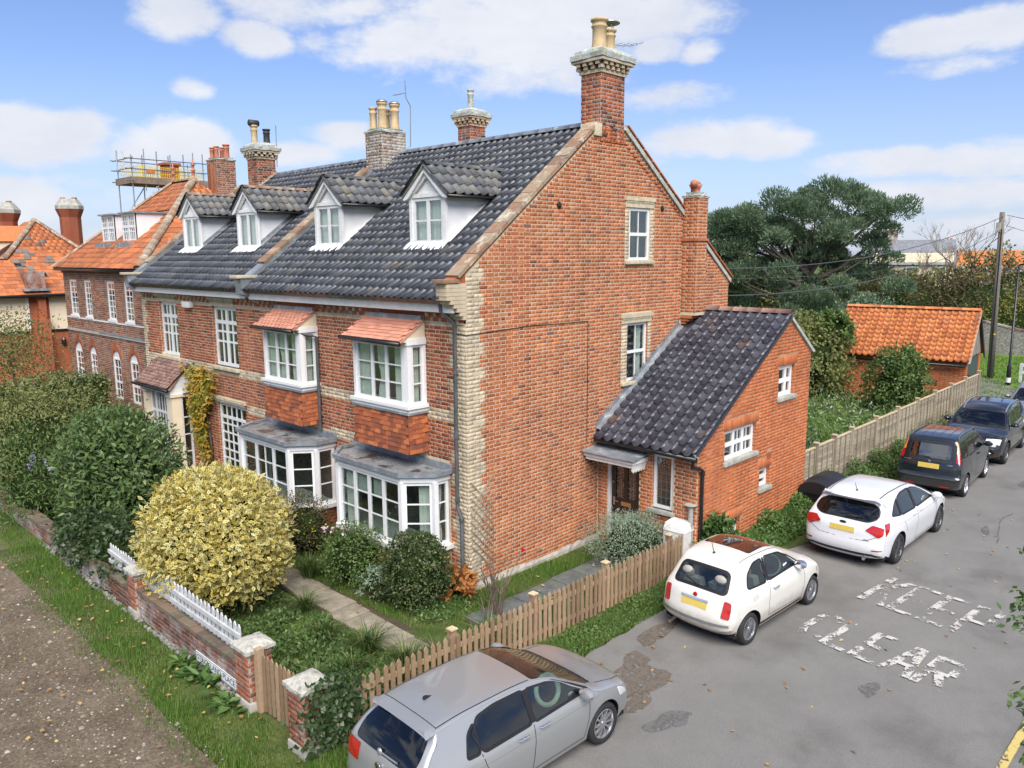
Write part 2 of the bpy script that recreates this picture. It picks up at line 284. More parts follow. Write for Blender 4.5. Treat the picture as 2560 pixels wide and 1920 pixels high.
def glassmat(name, tint=(.5, .55, .53), refl=.10, base=.35):
    m, N, L, b = new_mat(name); o = N['Material Output']; N.remove(b)
    t = N.new('ShaderNodeBsdfTransparent'); t.inputs[0].default_value = (*tint, 1); g = N.new('ShaderNodeBsdfGlossy'); g.inputs['Roughness'].default_value = .015; g.inputs[0].default_value = (.95, .98, 1, 1)
    fr = N.new('ShaderNodeLayerWeight'); fr.inputs[0].default_value = .5; pw = N.new('ShaderNodeMath'); pw.operation = 'POWER'; pw.inputs[1].default_value = 4; L.new(fr.outputs['Facing'], pw.inputs[0])
    a = N.new('ShaderNodeMath'); a.operation = 'MULTIPLY_ADD'; a.inputs[1].default_value = .9; a.inputs[2].default_value = refl; a.use_clamp = True; L.new(pw.outputs[0], a.inputs[0])
    mx = N.new('ShaderNodeMixShader'); L.new(a.outputs[0], mx.inputs[0]); L.new(t.outputs[0], mx.inputs[1]); L.new(g.outputs[0], mx.inputs[2]); L.new(mx.outputs[0], o.inputs[0]); return m
glassmat('glass', (.84, .89, .87), .10); glassmat('glass_net', (.30, .33, .34), .22); glassmat('car_glass', (.50, .58, .56), .09); glassmat('privacy_glass', (.12, .14, .14), .08)
M_ = MATS
# random picks of one part type on one thing: the 300 that show largest become objects, the rest one stuff part
def dist2cam(p): return (Vector(p)-CAMP).length
class Pieces:
    def __init__(s, name, stuffname, limit=300): s.items = []; s.name = name; s.stuff = stuffname; s.limit = limit
    def add(s, mesh, mw, parent, whole=True, vis=1.0): s.items.append((mesh, mw, parent, whole, vis))
    def finish(s, thing_obj, stuffparent=None):
        idx = [i for i, it in enumerate(s.items) if it[3]]
        idx.sort(key=lambda i: dist2cam(s.items[i][1].translation)/s.items[i][4]); top = set(idx[:s.limit]); mats = []; acc = {}
        for i, (me, mw, par, wh, vis) in enumerate(s.items):
            if i in top:
                o = bpy.data.objects.new(s.name, me); COL.objects.link(o); o.parent = par; o.matrix_basis = mw
                if par.type == 'EMPTY': o.matrix_parent_inverse = Matrix.Translation(-Vector(par.location))
            else: acc.setdefault(me.name, (me, []))[1].append(mw)
        VV, FF, RR, MI = [], [], [], []; base = 0
        for me, lst in acc.values():
            nv = len(me.vertices); co = np.empty(nv*3, np.float32); me.vertices.foreach_get('co', co); co = co.reshape(-1, 3)
            fs = np.array([tuple(p.vertices) if len(p.vertices) == 4 else tuple(p.vertices)+(p.vertices[-1],) for p in me.polygons], np.int32)
            A = np.array([[list(r) for r in mw] for mw in lst], np.float32)
            P = np.einsum('kij,nj->kni', A[:, :3, :3], co)+A[:, None, :3, 3]
            k = len(lst); VV.append(P.reshape(-1, 3)); FF.append((fs[None]+(np.arange(k)*nv)[:, None, None]+base).reshape(-1, 4)); base += k*nv
            RR.append(np.repeat(NR.random(k), nv)); mm = me.materials[0]
            if mm not in mats: mats.append(mm)
            MI.append(np.full(k*len(fs), mats.index(mm), np.int32))
        if VV:
            o = npmesh(s.stuff, np.concatenate(VV), np.concatenate(FF), mats, stuffparent or thing_obj, rnd=np.concatenate(RR), kind='stuff')
            o.data.polygons.foreach_set('material_index', np.concatenate(MI)); o.data.update()
_BM = {}
def brick_mesh(w, h, matname, d=.005):
    w = round(w, 3); k = (w, h, matname, d)
    if k not in _BM:
        b = MB(); a, c = w/2, h/2; e = .003
        b.add([(-a,0,-c),(a,0,-c),(a,0,c),(-a,0,c),(-a+e,-d,-c+e),(a-e,-d,-c+e),(a-e,-d,c-e),(-a+e,-d,c-e)], [(4,5,6,7),(0,1,5,4),(1,2,6,5),(2,3,7,6),(3,0,4,7)])
        _BM[k] = b.mesh('brick', M_[matname])
    return _BM[k]
def spans(poly, z):
    xs = []
    for i in range(len(poly)):
        (u0, z0), (u1, z1) = poly[i], poly[(i+1) % len(poly)]
        if (z0 <= z < z1) or (z1 <= z < z0): xs.append(u0+(u1-u0)*(z-z0)/(z1-z0))
    xs.sort(); return [(xs[i], xs[i+1]) for i in range(0, len(xs)-1, 2)]
def inter(A, B):
    r = []
    for a in A:
        for b in B:
            lo, hi = max(a[0], b[0]), min(a[1], b[1])
            if hi > lo: r.append((lo, hi))
    return r
def minus(A, B):
    for b in B:
        r = []
        for a in A:
            if b[1] <= a[0] or b[0] >= a[1]: r.append(a); continue
            if b[0] > a[0]: r.append((a[0], b[0]))
            if b[1] < a[1]: r.append((b[1], a[1]))
        A = r
    return A
def lay_bricks(P, parent, F, outline, holes, matname, zone=None, course=.075, bond=.3375, z0=0, vis=1.0):
    """Flemish bond bricks over a wall polygon, cut at its edges and openings"""
    zs = [z for _, z in outline]; k = math.floor((min(zs)-z0)/course); ang = math.atan2(F.U[1], F.U[0])
    rot = Matrix.Rotation(ang, 4, 'Z'); nl = rot.to_3x3() @ Vector((0, -1, 0))
    if nl.dot(Vector((F.N[0], F.N[1], 0))) < 0: rot = Matrix.Rotation(ang+math.pi, 4, 'Z')
    J = .0135; S = bond*2/3-J; H = bond/3-J; hgt = course-J
    while z0+k*course < max(zs):
        za, zb = z0+k*course, z0+(k+1)*course; e = .004
        iv = inter(spans(outline, za+e), spans(outline, zb-e))
        for h in holes: iv = minus(iv, spans(h, za+e)+spans(h, zb-e))
        segs = []
        zn = zone(k, za) if zone else []
        for a in iv:
            cur = [a]
            for (lo, hi, mn) in zn:
                for q in inter(cur, [(lo, hi)]): segs.append((q[0], q[1], mn))
                cur = minus(cur, [(lo, hi)])
            segs += [(q[0], q[1], matname) for q in cur]
        off = (bond/2 if k % 2 else 0)
        for (lo, hi, mn) in segs:
            if mn is None: continue
            i = math.floor((lo-off)/bond)-1; u = off+i*bond
            while u < hi:
                for (a, w) in ((u, S), (u+S+J, H)):
                    b = a+w; a2, b2 = max(a, lo+.004), min(b, hi-.004)
                    if b2-a2 < .025: continue
                    whole = (b2-a2) > w-.003
                    me = brick_mesh(w if whole else round(b2-a2, 2), hgt, mn)
                    jit = random.uniform(-.0015, .0025)
                    mw = Matrix.Translation(Vector(F((a2+b2)/2, (za+zb)/2, jit))) @ rot
                    P.add(me, mw, parent, whole and w > .15, vis)
                u += bond
        k += 1
def wall(name, parent, F, outline, holes, matname, depth=.12, thick=.0, smooth=False):
    """mortar face with openings and their reveals"""
    bm = bmesh.new(); loops = []
    for poly in [outline]+holes:
        vs = [bm.verts.new(F(u, z, 0)) for u, z in poly]; es = [bm.edges.new((vs[i], vs[(i+1) % len(vs)])) for i in range(len(vs))]; loops.append(vs)
    bmesh.ops.triangle_fill(bm, use_beauty=True, use_dissolve=False, edges=bm.edges[:], normal=(F.N[0], F.N[1], 0))
    for vs, poly in list(zip(loops, [outline]+holes))[1:]:
        k = len(poly); back = [bm.verts.new(F(u, z, -depth)) for u, z in poly]
        for i in range(k): bm.faces.new((vs[i], vs[(i+1) % k], back[(i+1) % k], back[i]))
    me = bpy.data.meshes.new(name); bm.to_mesh(me); bm.free()
    mm = matname if isinstance(matname, (list, tuple)) else [matname]
    for q in mm: me.materials.append(M_[q])
    o = bpy.data.objects.new(name, me); link(o, parent); return o
_PM = {}
def pane_obj(parent, F, u0, u1, z0, z1, n, matname='glass', name='pane'):
    w, h = round(u1-u0, 3), round(z1-z0, 3); k = (w, h, matname)
    if k not in _PM: _PM[k] = MB().box((-w/2, -.002, -h/2), (w/2, .002, h/2)).mesh('pane', M_[matname])
    o = bpy.data.objects.new(name, _PM[k]); COL.objects.link(o); o.parent = parent
    ang = math.atan2(F.U[1], F.U[0])
    o.location = F((u0+u1)/2, (z0+z1)/2, n); o.rotation_euler = (random.uniform(-.006, .006), 0, ang+random.uniform(-.006, .006)); return o
def curtain(parent, F, u0, u1, z0, z1, n, matname='curtain', waves=5, name='curtain', amp=.018, tie=0):
    b = MB(); k = waves*6; vs = []; R = 8
    for j in range(R+1):
        t = j/R; pin = 1-tie*math.exp(-((t-.42)/.16)**2)
        for i in range(k+1):
            u = u0+(u1-u0)*i/k*pin if u0 < u1 else u0
            vs.append(F(u, z0+(z1-z0)*t, n+amp*math.sin(i/k*waves*2*math.pi+.4*t)))
    b.add(vs, [(j*(k+1)+i, j*(k+1)+i+1, (j+1)*(k+1)+i+1, (j+1)*(k+1)+i) for j in range(R) for i in range(k)])
    return b.build(name, M_[matname], parent, smooth=True)
def window(parent, F, u0, u1, z0, z1, cols, rows, n=-.10, fr=.055, bar=.022, framemat='white_paint', glass='glass', room=.35, curt=None, mull=None, name='window', thick=.05, label=None, panes=True, splits=None):
    """frame + bars as one mesh, every pane its own child. cols/rows: counts or lists of fractions; mull: column indices with a thick mullion"""
    b = MB(); n1 = n+thick
    b.fbox(F, u0, u0+fr, z0, z1, n, n1); b.fbox(F, u1-fr, u1, z0, z1, n, n1); b.fbox(F, u0+fr, u1-fr, z0, z0+fr, n, n1); b.fbox(F, u0+fr, u1-fr, z1-fr, z1, n, n1)
    cu = [i/cols for i in range(cols+1)] if isinstance(cols, int) else cols; rz = [i/rows for i in range(rows+1)] if isinstance(rows, int) else rows
    mull = mull or []; mr = splits or []; a0, a1, c0, c1 = u0+fr, u1-fr, z0+fr, z1-fr
    U = [a0+(a1-a0)*t for t in cu]; Z = [c0+(c1-c0)*t for t in rz]
    hw = lambda i: fr*.62 if i in mull else bar/2
    vw = lambda j: fr*.55 if j in mr else bar/2
    for i in range(1, len(U)-1): b.fbox(F, U[i]-hw(i), U[i]+hw(i), c0, c1, n+.006, n1-(.0 if i in mull else .012)-.001)
    for j in range(1, len(Z)-1): b.fbox(F, a0, a1, Z[j]-vw(j), Z[j]+vw(j), n+.008, n1-(.002 if j in mr else .014))
    w = b.build(name, M_[framemat], parent)
    if label: w['label'] = label
    if panes:
        for i in range(len(U)-1):
            for j in range(len(Z)-1):
                pane_obj(w, F, U[i]+(hw(i) if i else 0), U[i+1]-(hw(i+1) if i+1 < len(U)-1 else 0), Z[j]+(vw(j) if j else 0), Z[j+1]-(vw(j+1) if j+1 < len(Z)-1 else 0), n+.022, glass)
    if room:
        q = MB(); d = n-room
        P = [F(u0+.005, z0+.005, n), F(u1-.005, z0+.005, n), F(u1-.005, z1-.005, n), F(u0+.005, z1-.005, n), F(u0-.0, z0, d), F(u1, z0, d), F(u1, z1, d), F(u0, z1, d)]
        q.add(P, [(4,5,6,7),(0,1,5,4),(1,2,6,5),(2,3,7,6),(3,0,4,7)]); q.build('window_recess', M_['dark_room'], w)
    for c in (curt or []): curtain(w, F, *c)
    return w
# ------------------------------------------------------------------ roof tiles
_TM = {}
def tile_mesh(kind, w, g, matname):
    k = (kind, w, g, matname)
    if k in _TM: return _TM[k]
    b = MB(); vs = []
    if kind == 'pan':      # S-section pantile: trough and roll
        n = 8; top = []
        for j, (yy, lift) in enumerate(((-.01, .024), (g+.05, .0))):
            for i in range(n+1):
                t = i/n; x = -w*.02+t*w*1.10; zz = -.020*math.sin(math.pi*t/.6) if t < .6 else .036*math.sin(math.pi*(t-.6)/.4)
                vs.append((x, yy, zz+lift+.035))
        for i in range(n+1): x, y, z = vs[i]; vs.append((x, y+.004, z-.020))
        fs = [(i, i+1, n+2+i, n+1+i) for i in range(n)]+[(2*(n+1)+i, 2*(n+1)+i+1, i+1, i) for i in range(n)]
        b.add(vs, fs)
    elif kind == 'roll':   # larger glazed pantile with a broad pan and rounded lower lip
        n = 14
        for j, (yy, lift) in enumerate(((-.02, .030), (g*.5, .016), (g+.05, .0))):
            for i in range(n+1):
                t = i/n; x = -w*.02+t*w*1.12; zz = -.024*math.sin(math.pi*t/.7) if t < .7 else .030*math.sin(math.pi*(t-.7)/.3); lip = -.055*math.sin(math.pi*min(1, t/.72)) if j == 0 else 0
                vs.append((x, yy+lip, zz+lift+.035))
        for i in range(n+1): x, y, z = vs[i]; vs.append((x, y+.003, z-.022))
        m = n+1
        fs = [(r*m+i, r*m+i+1, (r+1)*m+i+1, (r+1)*m+i) for r in range(2) for i in range(n)]+[(3*m+i, 3*m+i+1, i+1, i) for i in range(n)]
        b.add(vs, fs)
    else:                  # plain tile
        h = .012; ww = w*.975
        b.add([(0,0,.014),(ww,0,.014),(ww,g+.03,.0),(0,g+.03,.0),(0,0,.014+h),(ww,0,.014+h),(ww,g+.03,h),(0,g+.03,h)], [(4,5,6,7),(0,1,5,4),(1,2,6,5),(3,0,4,7)])
    _TM[k] = b.mesh('tile', M_[matname], smooth=(kind != 'plain')); return _TM[k]
def lay_tiles(P, parent, o, A, B, width, length, w, g, matname, kind='pan', skip=None, stagger=False, jit=.008, vis=1.0):
    A = Vector(A).normalized(); B = Vector(B).normalized(); n = A.cross(B); rows = max(1, round(length/g)); cols = max(1, round(width/w)); g = length/rows; w = width/cols
    me = tile_mesh(kind, round(w, 3), round(g, 3), matname); o = Vector(o)
    for r in range(rows):
        for c in range(-1 if (stagger and r % 2) else 0, cols):
            p = o+A*((c+(.5 if (stagger and r % 2) else 0))*w)+B*(r*g)
            mid = p+A*(w/2)+B*(g/2)
            q = (c+(.5 if stagger and r % 2 else 0))*w
            if q < -.01 or q+w > width+.02: continue
            if skip and skip(mid): continue
            p = p+n*random.uniform(0, jit)+A*random.uniform(-jit, jit)*.6+B*random.uniform(-jit, jit)
            a = random.uniform(-.012, .012); A2 = (A*math.cos(a)+B*math.sin(a)); B2 = n.cross(A2)
            mw = Matrix(((A2.x, B2.x, n.x, p.x), (A2.y, B2.y, n.y, p.y), (A2.z, B2.z, n.z, p.z), (0, 0, 0, 1)))
            P.add(me, mw, parent, True, vis)
def slab(name, pts, th, matname, parent):
    """roof deck under the tiles: polygon with thickness"""
    pts = [Vector(p) for p in pts]; n = (pts[1]-pts[0]).cross(pts[2]-pts[0]).normalized()
    if n.z < 0: n = -n
    k = len(pts); b = MB().add(pts+[p-n*th for p in pts], [tuple(range(k)), tuple(range(k, 2*k))[::-1]]+[(i, k+i, k+(i+1) % k, (i+1) % k) for i in range(k)])
    return b.build(name, M_[matname], parent)
def ridge_tiles(parent, p, q, matname, L=.42, r=.11, name='ridge_tile', gap=.008):
    p, q = Vector(p), Vector(q); d = (q-p); k = max(1, round(d.length/L)); st = d.length/k; d.normalize(); key = ('ridge', round(st, 3), r, matname)
    if key not in _TM:
        b = MB(); n = 7; vs = []
        for x, rr in ((gap, r), (st*.9, r), (st+.015, r*1.04)):
            for i in range(n+1):
                a = math.pi*i/n; vs.append((x, math.cos(a)*rr*1.05, math.sin(a)*rr*.85))
        b.add(vs, [(j*(n+1)+i, (j+1)*(n+1)+i, (j+1)*(n+1)+i+1, j*(n+1)+i+1) for j in range(2) for i in range(n)]+[tuple(range(n+1))[::-1]])
        _TM[key] = b.mesh('ridge_tile', M_[matname], smooth=True)
    side = d.cross(Vector((0, 0, 1))).normalized(); up = side.cross(d)
    for i in range(k):
        o = bpy.data.objects.new(name, _TM[key]); COL.objects.link(o); o.parent = parent; c = p+d*(i*st)
        o.matrix_basis = Matrix(((d.x, -side.x, up.x, c.x), (d.y, -side.y, up.y, c.y), (d.z, -side.z, up.z, c.z), (0, 0, 0, 1)))
        if parent.type == 'EMPTY': o.matrix_parent_inverse = Matrix.Translation(-Vector(parent.location))
def coping_run(parent, p, q, width, n0, matname='coping', L=.3, th=.06, name='coping_tile'):
    """coping pieces laid end to end from p to q (the wall top), width along horizontal direction n0"""
    p, q = Vector(p), Vector(q); d = q-p; k = max(1, round(d.length/L)); st = d.length/k; d.normalize(); n0 = Vector(n0); up = n0.cross(d)
    if up.z < 0: up = -up
    b = MB().box((.004, -width/2, 0), (st-.004, width/2, th)); me = b.mesh(name, M_[matname])
    for i in range(k):
        o = bpy.data.objects.new(name, me); COL.objects.link(o); o.parent = parent; c = p+d*(i*st)+up*random.uniform(-.004, .006)
        o.matrix_basis = Matrix(((d.x, n0.x, up.x, c.x), (d.y, n0.y, up.y, c.y), (d.z, n0.z, up.z, c.z), (0, 0, 0, 1)))
        if parent.type == 'EMPTY': o.matrix_parent_inverse = Matrix.Translation(-Vector(parent.location))
FA = frame((0, 0), (0, 1), (-1, 0)); GA = frame((0, 0), (1, 0), (0, -1))
def pot(parent, x, y, z, h, r, matname='pot_buff', cowl=None):
    b = MB().lathe((x, y, z), [(r*.98, 0), (r, .03), (r*.86, h*.25), (r*.84, h*.7), (r*.98, h*.74), (r*1.0, h*.78), (r*.86, h*.8), (r*.86, h*.9), (r*1.08, h*.93), (r*1.08, h), (r*.8, h), (r*.75, h*.6)], 18)
    o = b.build('chimney_pot', M_[matname], parent, smooth=True)
    if cowl == 'disc':
        b = MB()
        for k in range(3):
            a = k*2.1; b.tube([(x+math.cos(a)*r*.8, y+math.sin(a)*r*.8, z+h-.02), (x+math.cos(a)*r*1.0, y+math.sin(a)*r*1.0, z+h+.13)], .008, 5)
        b.lathe((x, y, z+h+.13), [(r*1.55, 0), (r*1.5, .015), (.3*r, .055), (.01, .06)], 18); b.build('cowl', M_['metal_grey'], parent, smooth=False)
    if cowl == 'cap':
        MB().lathe((x, y, z+h), [(r*1.15, 0), (r*1.1, .03), (r*.8, .07), (.01, .1)], 16).build('cowl', M_['metal_grey'], parent, smooth=True)
    if cowl == 'hood':
        b = MB(); b.tube([(x-.16, y, z+h+.07), (x+.16, y, z+h+.07)], [.10, .10], 12); b.build('cowl', M_['pot_red'] if matname == 'pot_red' else M_['pot_dark'], parent, smooth=True)
def chimney(parent, PB, x0, x1, y0, y1, zb, zt, brick='brick_chimney', mortar='mortar_grey', corbel=True, cap='flaunching', over=.17, pots=(), dentm='brick_buff', faces='xy', caph=.22):
    c = MB().box((x0, y0, zb), (x1, y1, zt)).build('chimney', M_[mortar], parent)
    Fx = frame((x0, 0), (0, 1), (-1, 0)); Fy = frame((0, y0), (1, 0), (0, -1))
    if PB is not None:
        if 'x' in faces: lay_bricks(PB, c, Fx, [(y0, zb), (y1, zb), (y1, zt), (y0, zt)], [], brick, z0=zt-40*.075)
        if 'y' in faces: lay_bricks(PB, c, Fy, [(x0, zb), (x1, zb), (x1, zt), (x0, zt)], [], brick, z0=zt-40*.075)
    z = zt
    if corbel:
        MB().box((x0-.03, y0-.03, z), (x1+.03, y1+.03, z+.07)).build('corbel_course', M_[dentm], c)
        for row, (off, zz, ph) in enumerate(((.06, z+.072, 0), (.105, z+.142, .5))):
            MB().box((x0-off+.04, y0-off+.04, zz), (x1+off-.04, y1+off-.04, zz+.068)).build('corbel_course', M_['brick_chimney'], c)
            me = MB().box((-.05, -.045, 0), (.05, .045, .066)).mesh('dentil', M_[dentm])
            def put(x, y):
                o = bpy.data.objects.new('dentil', me); COL.objects.link(o); o.parent = c; o.location = (x, y, zz)
            kx = max(2, round((x1-x0+2*off)/.2)); ky = max(2, round((y1-y0+2*off)/.2))
            for i in range(kx+1):
                t = (i+ph*.999)/kx
                if t <= 1: put(x0-off+.03+t*(x1-x0+2*off-.06), y0-off+.03)
            for i in range(ky+1):
                t = (i+ph*.999)/ky
                if 0 < t <= 1: put(x0-off+.03, y0-off+.03+t*(y1-y0+2*off-.06))
        z += .21
        MB().box((x0-over+.02, y0-over+.02, z), (x1+over-.02, y1+over-.02, z+.06)).build('corbel_course', M_[dentm], c); z += .06
    b = MB(); o2 = over if corbel else .02
    rows = 4; vs = []
    for j, (e, h) in enumerate(((o2, 0), (o2+.01, caph*.45), (o2-.06, caph*.5), (o2-.07, caph*.8), (-.04, caph*1.15))):
        m = 5
        ring = [(x0-e+(x1-x0+2*e)*i/m, y0-e) for i in range(m)]+[(x1+e, y0-e+(y1-y0+2*e)*i/m) for i in range(m)]+[(x1+e-(x1-x0+2*e)*i/m, y1+e) for i in range(m)]+[(x0-e, y1+e-(y1-y0+2*e)*i/m) for i in range(m)]
        vs += [(px+random.uniform(-.012, .012), py+random.uniform(-.012, .012), z+h+random.uniform(-.01, .01)) for px, py in ring]
    n = 20; b.add(vs, [(j*n+i, j*n+(i+1) % n, (j+1)*n+(i+1) % n, (j+1)*n+i) for j in range(4) for i in range(n)]+[tuple(4*n+i for i in range(n))])
    b.build('chimney_cap', M_[cap], c); z += caph*1.1
    for p in pots: pot(c, p[0], p[1], z-.04, *p[2:])
    return c, z
def gutter(parent, pts, r=.055, matname='black_plastic', name='gutter'): return MB().tube(pts, r, 10).build(name, M_[matname], parent, smooth=True)
def downpipe(parent, pts, r=.036, matname='grey_pipe', collars=(), name='downpipe'):
    b = MB().tube(pts, r, 10)
    for c in collars: b.lathe(c, [(r*1.35, -.03), (r*1.35, .03)], 10)
    o = b.build(name, M_[matname], parent, smooth=True); o.data.set_sharp_from_angle(angle=.7); return o
# ================================================================== the two brick houses
H1 = thing('brick_house', 'near end of the red brick terrace, with tall gable wall and side annexe', 'house')
H2 = thing('brick_house', 'far half of the red brick terrace, with tiled porch and tall sash windows', 'house', (0, 11, 0))
B1 = Pieces('brick', 'brickwork'); B2 = Pieces('brick', 'brickwork'); T1 = Pieces('tile', 'roof_tiles'); T2 = Pieces('tile', 'roof_tiles'); HT = Pieces('hung_tile', 'hung_tiles')
EZ, EX, RX, RZ = 5.53, -.38, 4.2, 9.0
SL = (RZ-EZ)/(RX-EX); roofz = lambda x: EZ+SL*(x-EX)
CB = .75
def quoin(side):
    def zone(k, z):
        w = .34 if (k//3) % 2 else .45; r = []
        if side == 'g': r = [(-.1, w, 'brick_buff')]
        elif side == 'f1': r = [(-.1, .79-w, 'brick_buff')]
        elif side == 'f2': r = [(14.62-w+.1, 15, 'brick_buff')]
        if side != 'g' and (43 <= k <= 45 or k == 67): r = [(-1, 20, 'brick_buff')]
        if side != 'g' and 31 <= k <= 33: r = r+[(3.3, 4.5, 'brick_buff'), (7.3, 8.3, 'brick_buff')]
        return r
    return zone
# --- gable wall
gable = [(0, -.15), (9.42, -.15), (9.42, 5.62), (4.68, 8.95), (3.84, 8.92), (0, 5.98)]
gh = [[(4.93, 6.17), (5.72, 6.17), (5.72, 7.33), (4.93, 7.33)], [(4.93, 3.47), (5.74, 3.47), (5.74, 4.78), (4.93, 4.78)]]
gw = wall('gable_wall', H1, GA, gable, gh, 'mortar')
skipg = [[(4.77, 6.1), (5.87, 6.1), (5.87, 7.57), (4.77, 7.57)], [(4.70, 3.38), (5.86, 3.38), (5.86, 5.0), (4.70, 5.0)], [(7.1, 4.7), (7.54, 4.7), (7.54, 8), (7.1, 8)], [(3.9, -.2), (8.95, -.2), (8.95, 3.9), (7.72, 4.9), (3.9, 2.35)]]
lay_bricks(B1, gw, GA, [(0, .12)]+gable[1:], skipg, 'brick_red', quoin('g'))
# bricks round the openings of the gable
for (a, b_, c, d, top) in ((4.77, 5.87, 6.10, 7.33, 7.57), (4.70, 5.86, 3.38, 4.78, 5.0)):
    lay_bricks(B1, gw, GA, [(a, c+.08), (b_, c+.08), (b_, d), (a, d)], [[(4.93, c), (5.735, c), (5.735, d+.1), (4.93, d+.1)]], 'brick_buff')
    lb = MB().fbox(GA, a-.02, b_+.02, top-.09, top, .0, .05).fbox(GA, a, b_, d+.006, top-.09, .0, .022)
    for i in range(16): lb.fbox(GA, a+.03+i*(b_-a-.06)/16, a+.03+(i+.55)*(b_-a-.06)/16, top-.13, top-.092, .02, .042)
    lb.build('lintel', M_['stone_buff'], H1)
    MB().fbox(GA, a+.0, b_-.02, c, c+.075, -.08, .07).bevel('window_sill', M_['stone_buff'], H1, w=.008)
window(H1, GA, 4.93, 5.72, 6.18, 7.33, 2, 2, n=-.07, fr=.065, splits=[1])
window(H1, GA, 4.93, 5.73, 3.46, 4.78, 2, 2, n=-.10, fr=.06, splits=[1], curt=[(5.40, 5.66, 3.53, 4.72, -.16, 'curtain', 4)])
# damp course: rough rendered plinth
pl = MB(); vs = []; m = 40
for i in range(m+1):
    for (z, n) in ((-.1, .06), (.06, .05), (.13, .012)): vs.append(GA(i/m*3.95, z+random.uniform(-.02, .03), n+random.uniform(-.012, .012)))
pl.add(vs, [(i*3+j, (i+1)*3+j, (i+1)*3+j+1, i*3+j+1) for i in range(m) for j in range(2)]); pl.build('plinth', M_['concrete'], H1)
# wall ties and a cable
for (x, z) in ((2.55, 7.28), (6.2, 7.35)): MB().lathe(GA(x, z, 0), [(.07, 0), (.07, -.02), (.02, -.04)], 10, axis='y').build('wall_tie', M_['black_plastic'], H1)
MB().tube([FA(.6, 4.93, .012), FA(.05, 4.9, .015), (-.012, -.012, 4.89), GA(.5, 4.91, .014), GA(1.6, 4.95, .014), GA(3.5, 4.93, .012), GA(3.5, 2.3, .012)], .008, 5).build('cable', M_['black_plastic'], H1)
# right rake: mortar fillet and tile edges
p0, p1 = (4.68, -.0, 8.98), (9.46, 0, 5.63); dr = Vector(p1)-Vector(p0)
rk = MB().prism(GA, [(4.66, 8.93), (9.44, 5.58), (9.48, 5.66), (4.70, 9.02)], -.02, .05).build('verge', M_['flaunching'], H1)
rs = slab('rear_roof', [(4.2, .0, 9.02), (9.6, .0, 5.62), (9.6, 7.6, 5.62), (4.2, 7.6, 9.02)], .08, 'tile_orange', H1)
for i in range(15):
    c = Vector((4.75, -.02, 9.02))+(Vector((9.55, -.02, 5.68))-Vector((4.75, -.02, 9.02)))*(i/15); d = dr.normalized()
    b = MB().box((0, -.05, 0), (.36, .3, .03)); o = b.build('verge_tile', M_['tile_plain'], rs); up = Vector((-d.z, 0, d.x)); up = up if up.z > 0 else -up
    o.matrix_basis = Matrix(((d.x, 0, up.x, c.x), (0, 1, 0, c.y), (d.z, 0, up.z, c.z), (0, 0, 0, 1)))
# --- facades
f1 = [(0, -.15), (7.55, -.15), (7.55, 5.34), (0, 5.34)]; f2 = [(7.55, -.15), (14.62, -.15), (14.62, 5.34), (7.55, 5.34)]
fw1 = wall('front_wall', H1, FA, f1, [], 'mortar')
bay_skip = [[(.5, 0), (3.5, 0), (3.5, 2.45), (.5, 2.45)], [(4.36, 0), (7.2, 0), (7.2, 2.45), (4.36, 2.45)], [(1.14, 2.5), (2.9, 2.5), (2.9, 5.2), (1.14, 5.2)], [(4.86, 2.5), (6.5, 2.5), (6.5, 5.2), (4.86, 5.2)]]
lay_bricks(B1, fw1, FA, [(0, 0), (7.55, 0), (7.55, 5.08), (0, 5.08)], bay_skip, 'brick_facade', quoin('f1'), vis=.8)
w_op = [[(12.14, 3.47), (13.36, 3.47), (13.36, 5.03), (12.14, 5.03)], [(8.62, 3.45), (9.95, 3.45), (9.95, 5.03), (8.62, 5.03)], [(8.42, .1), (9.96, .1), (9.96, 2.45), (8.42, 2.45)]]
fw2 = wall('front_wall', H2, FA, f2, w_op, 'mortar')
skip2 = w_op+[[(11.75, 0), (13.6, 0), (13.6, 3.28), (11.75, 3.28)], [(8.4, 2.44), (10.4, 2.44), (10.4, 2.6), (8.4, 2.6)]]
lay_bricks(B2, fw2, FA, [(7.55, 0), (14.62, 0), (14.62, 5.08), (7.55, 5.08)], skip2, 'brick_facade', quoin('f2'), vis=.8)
# brick reveals are seen at the right side of each opening
for op in w_op:
    Fr = frame((0, op[1][0]), (1, 0), (0, -1)); lay_bricks(B2, fw2, Fr, [(0, op[0][1]), (.12, op[0][1]), (.12, op[2][1]), (0, op[2][1])], [], 'brick_facade')
for op in gh[1:]:
    Fr = frame((op[1][0], 0), (0, 1), (-1, 0)); lay_bricks(B1, gw, Fr, [(0, op[0][1]), (.12, op[0][1]), (.12, op[2][1]), (0, op[2][1])], [], 'brick_red')
window(H2, FA, 12.16, 13.36, 3.48, 5.02, [0, .25, .5, .75, 1], [0, .40, .59, .77, 1], n=-.12, fr=.085, bar=.05, mull=[2], splits=[3])
window(H2, FA, 8.64, 9.95, 3.46, 5.02, [0, .25, .5, .75, 1], [0, .40, .59, .77, 1], n=-.12, fr=.085, bar=.05, mull=[2], splits=[3])
window(H2, FA, 8.44, 9.95, .12, 2.43, 5, [0, .11, .22, .33, .44, .55, .66, .77, .86, 1], n=-.10, fr=.07, bar=.04, splits=[8], name='french_window', mull=[])
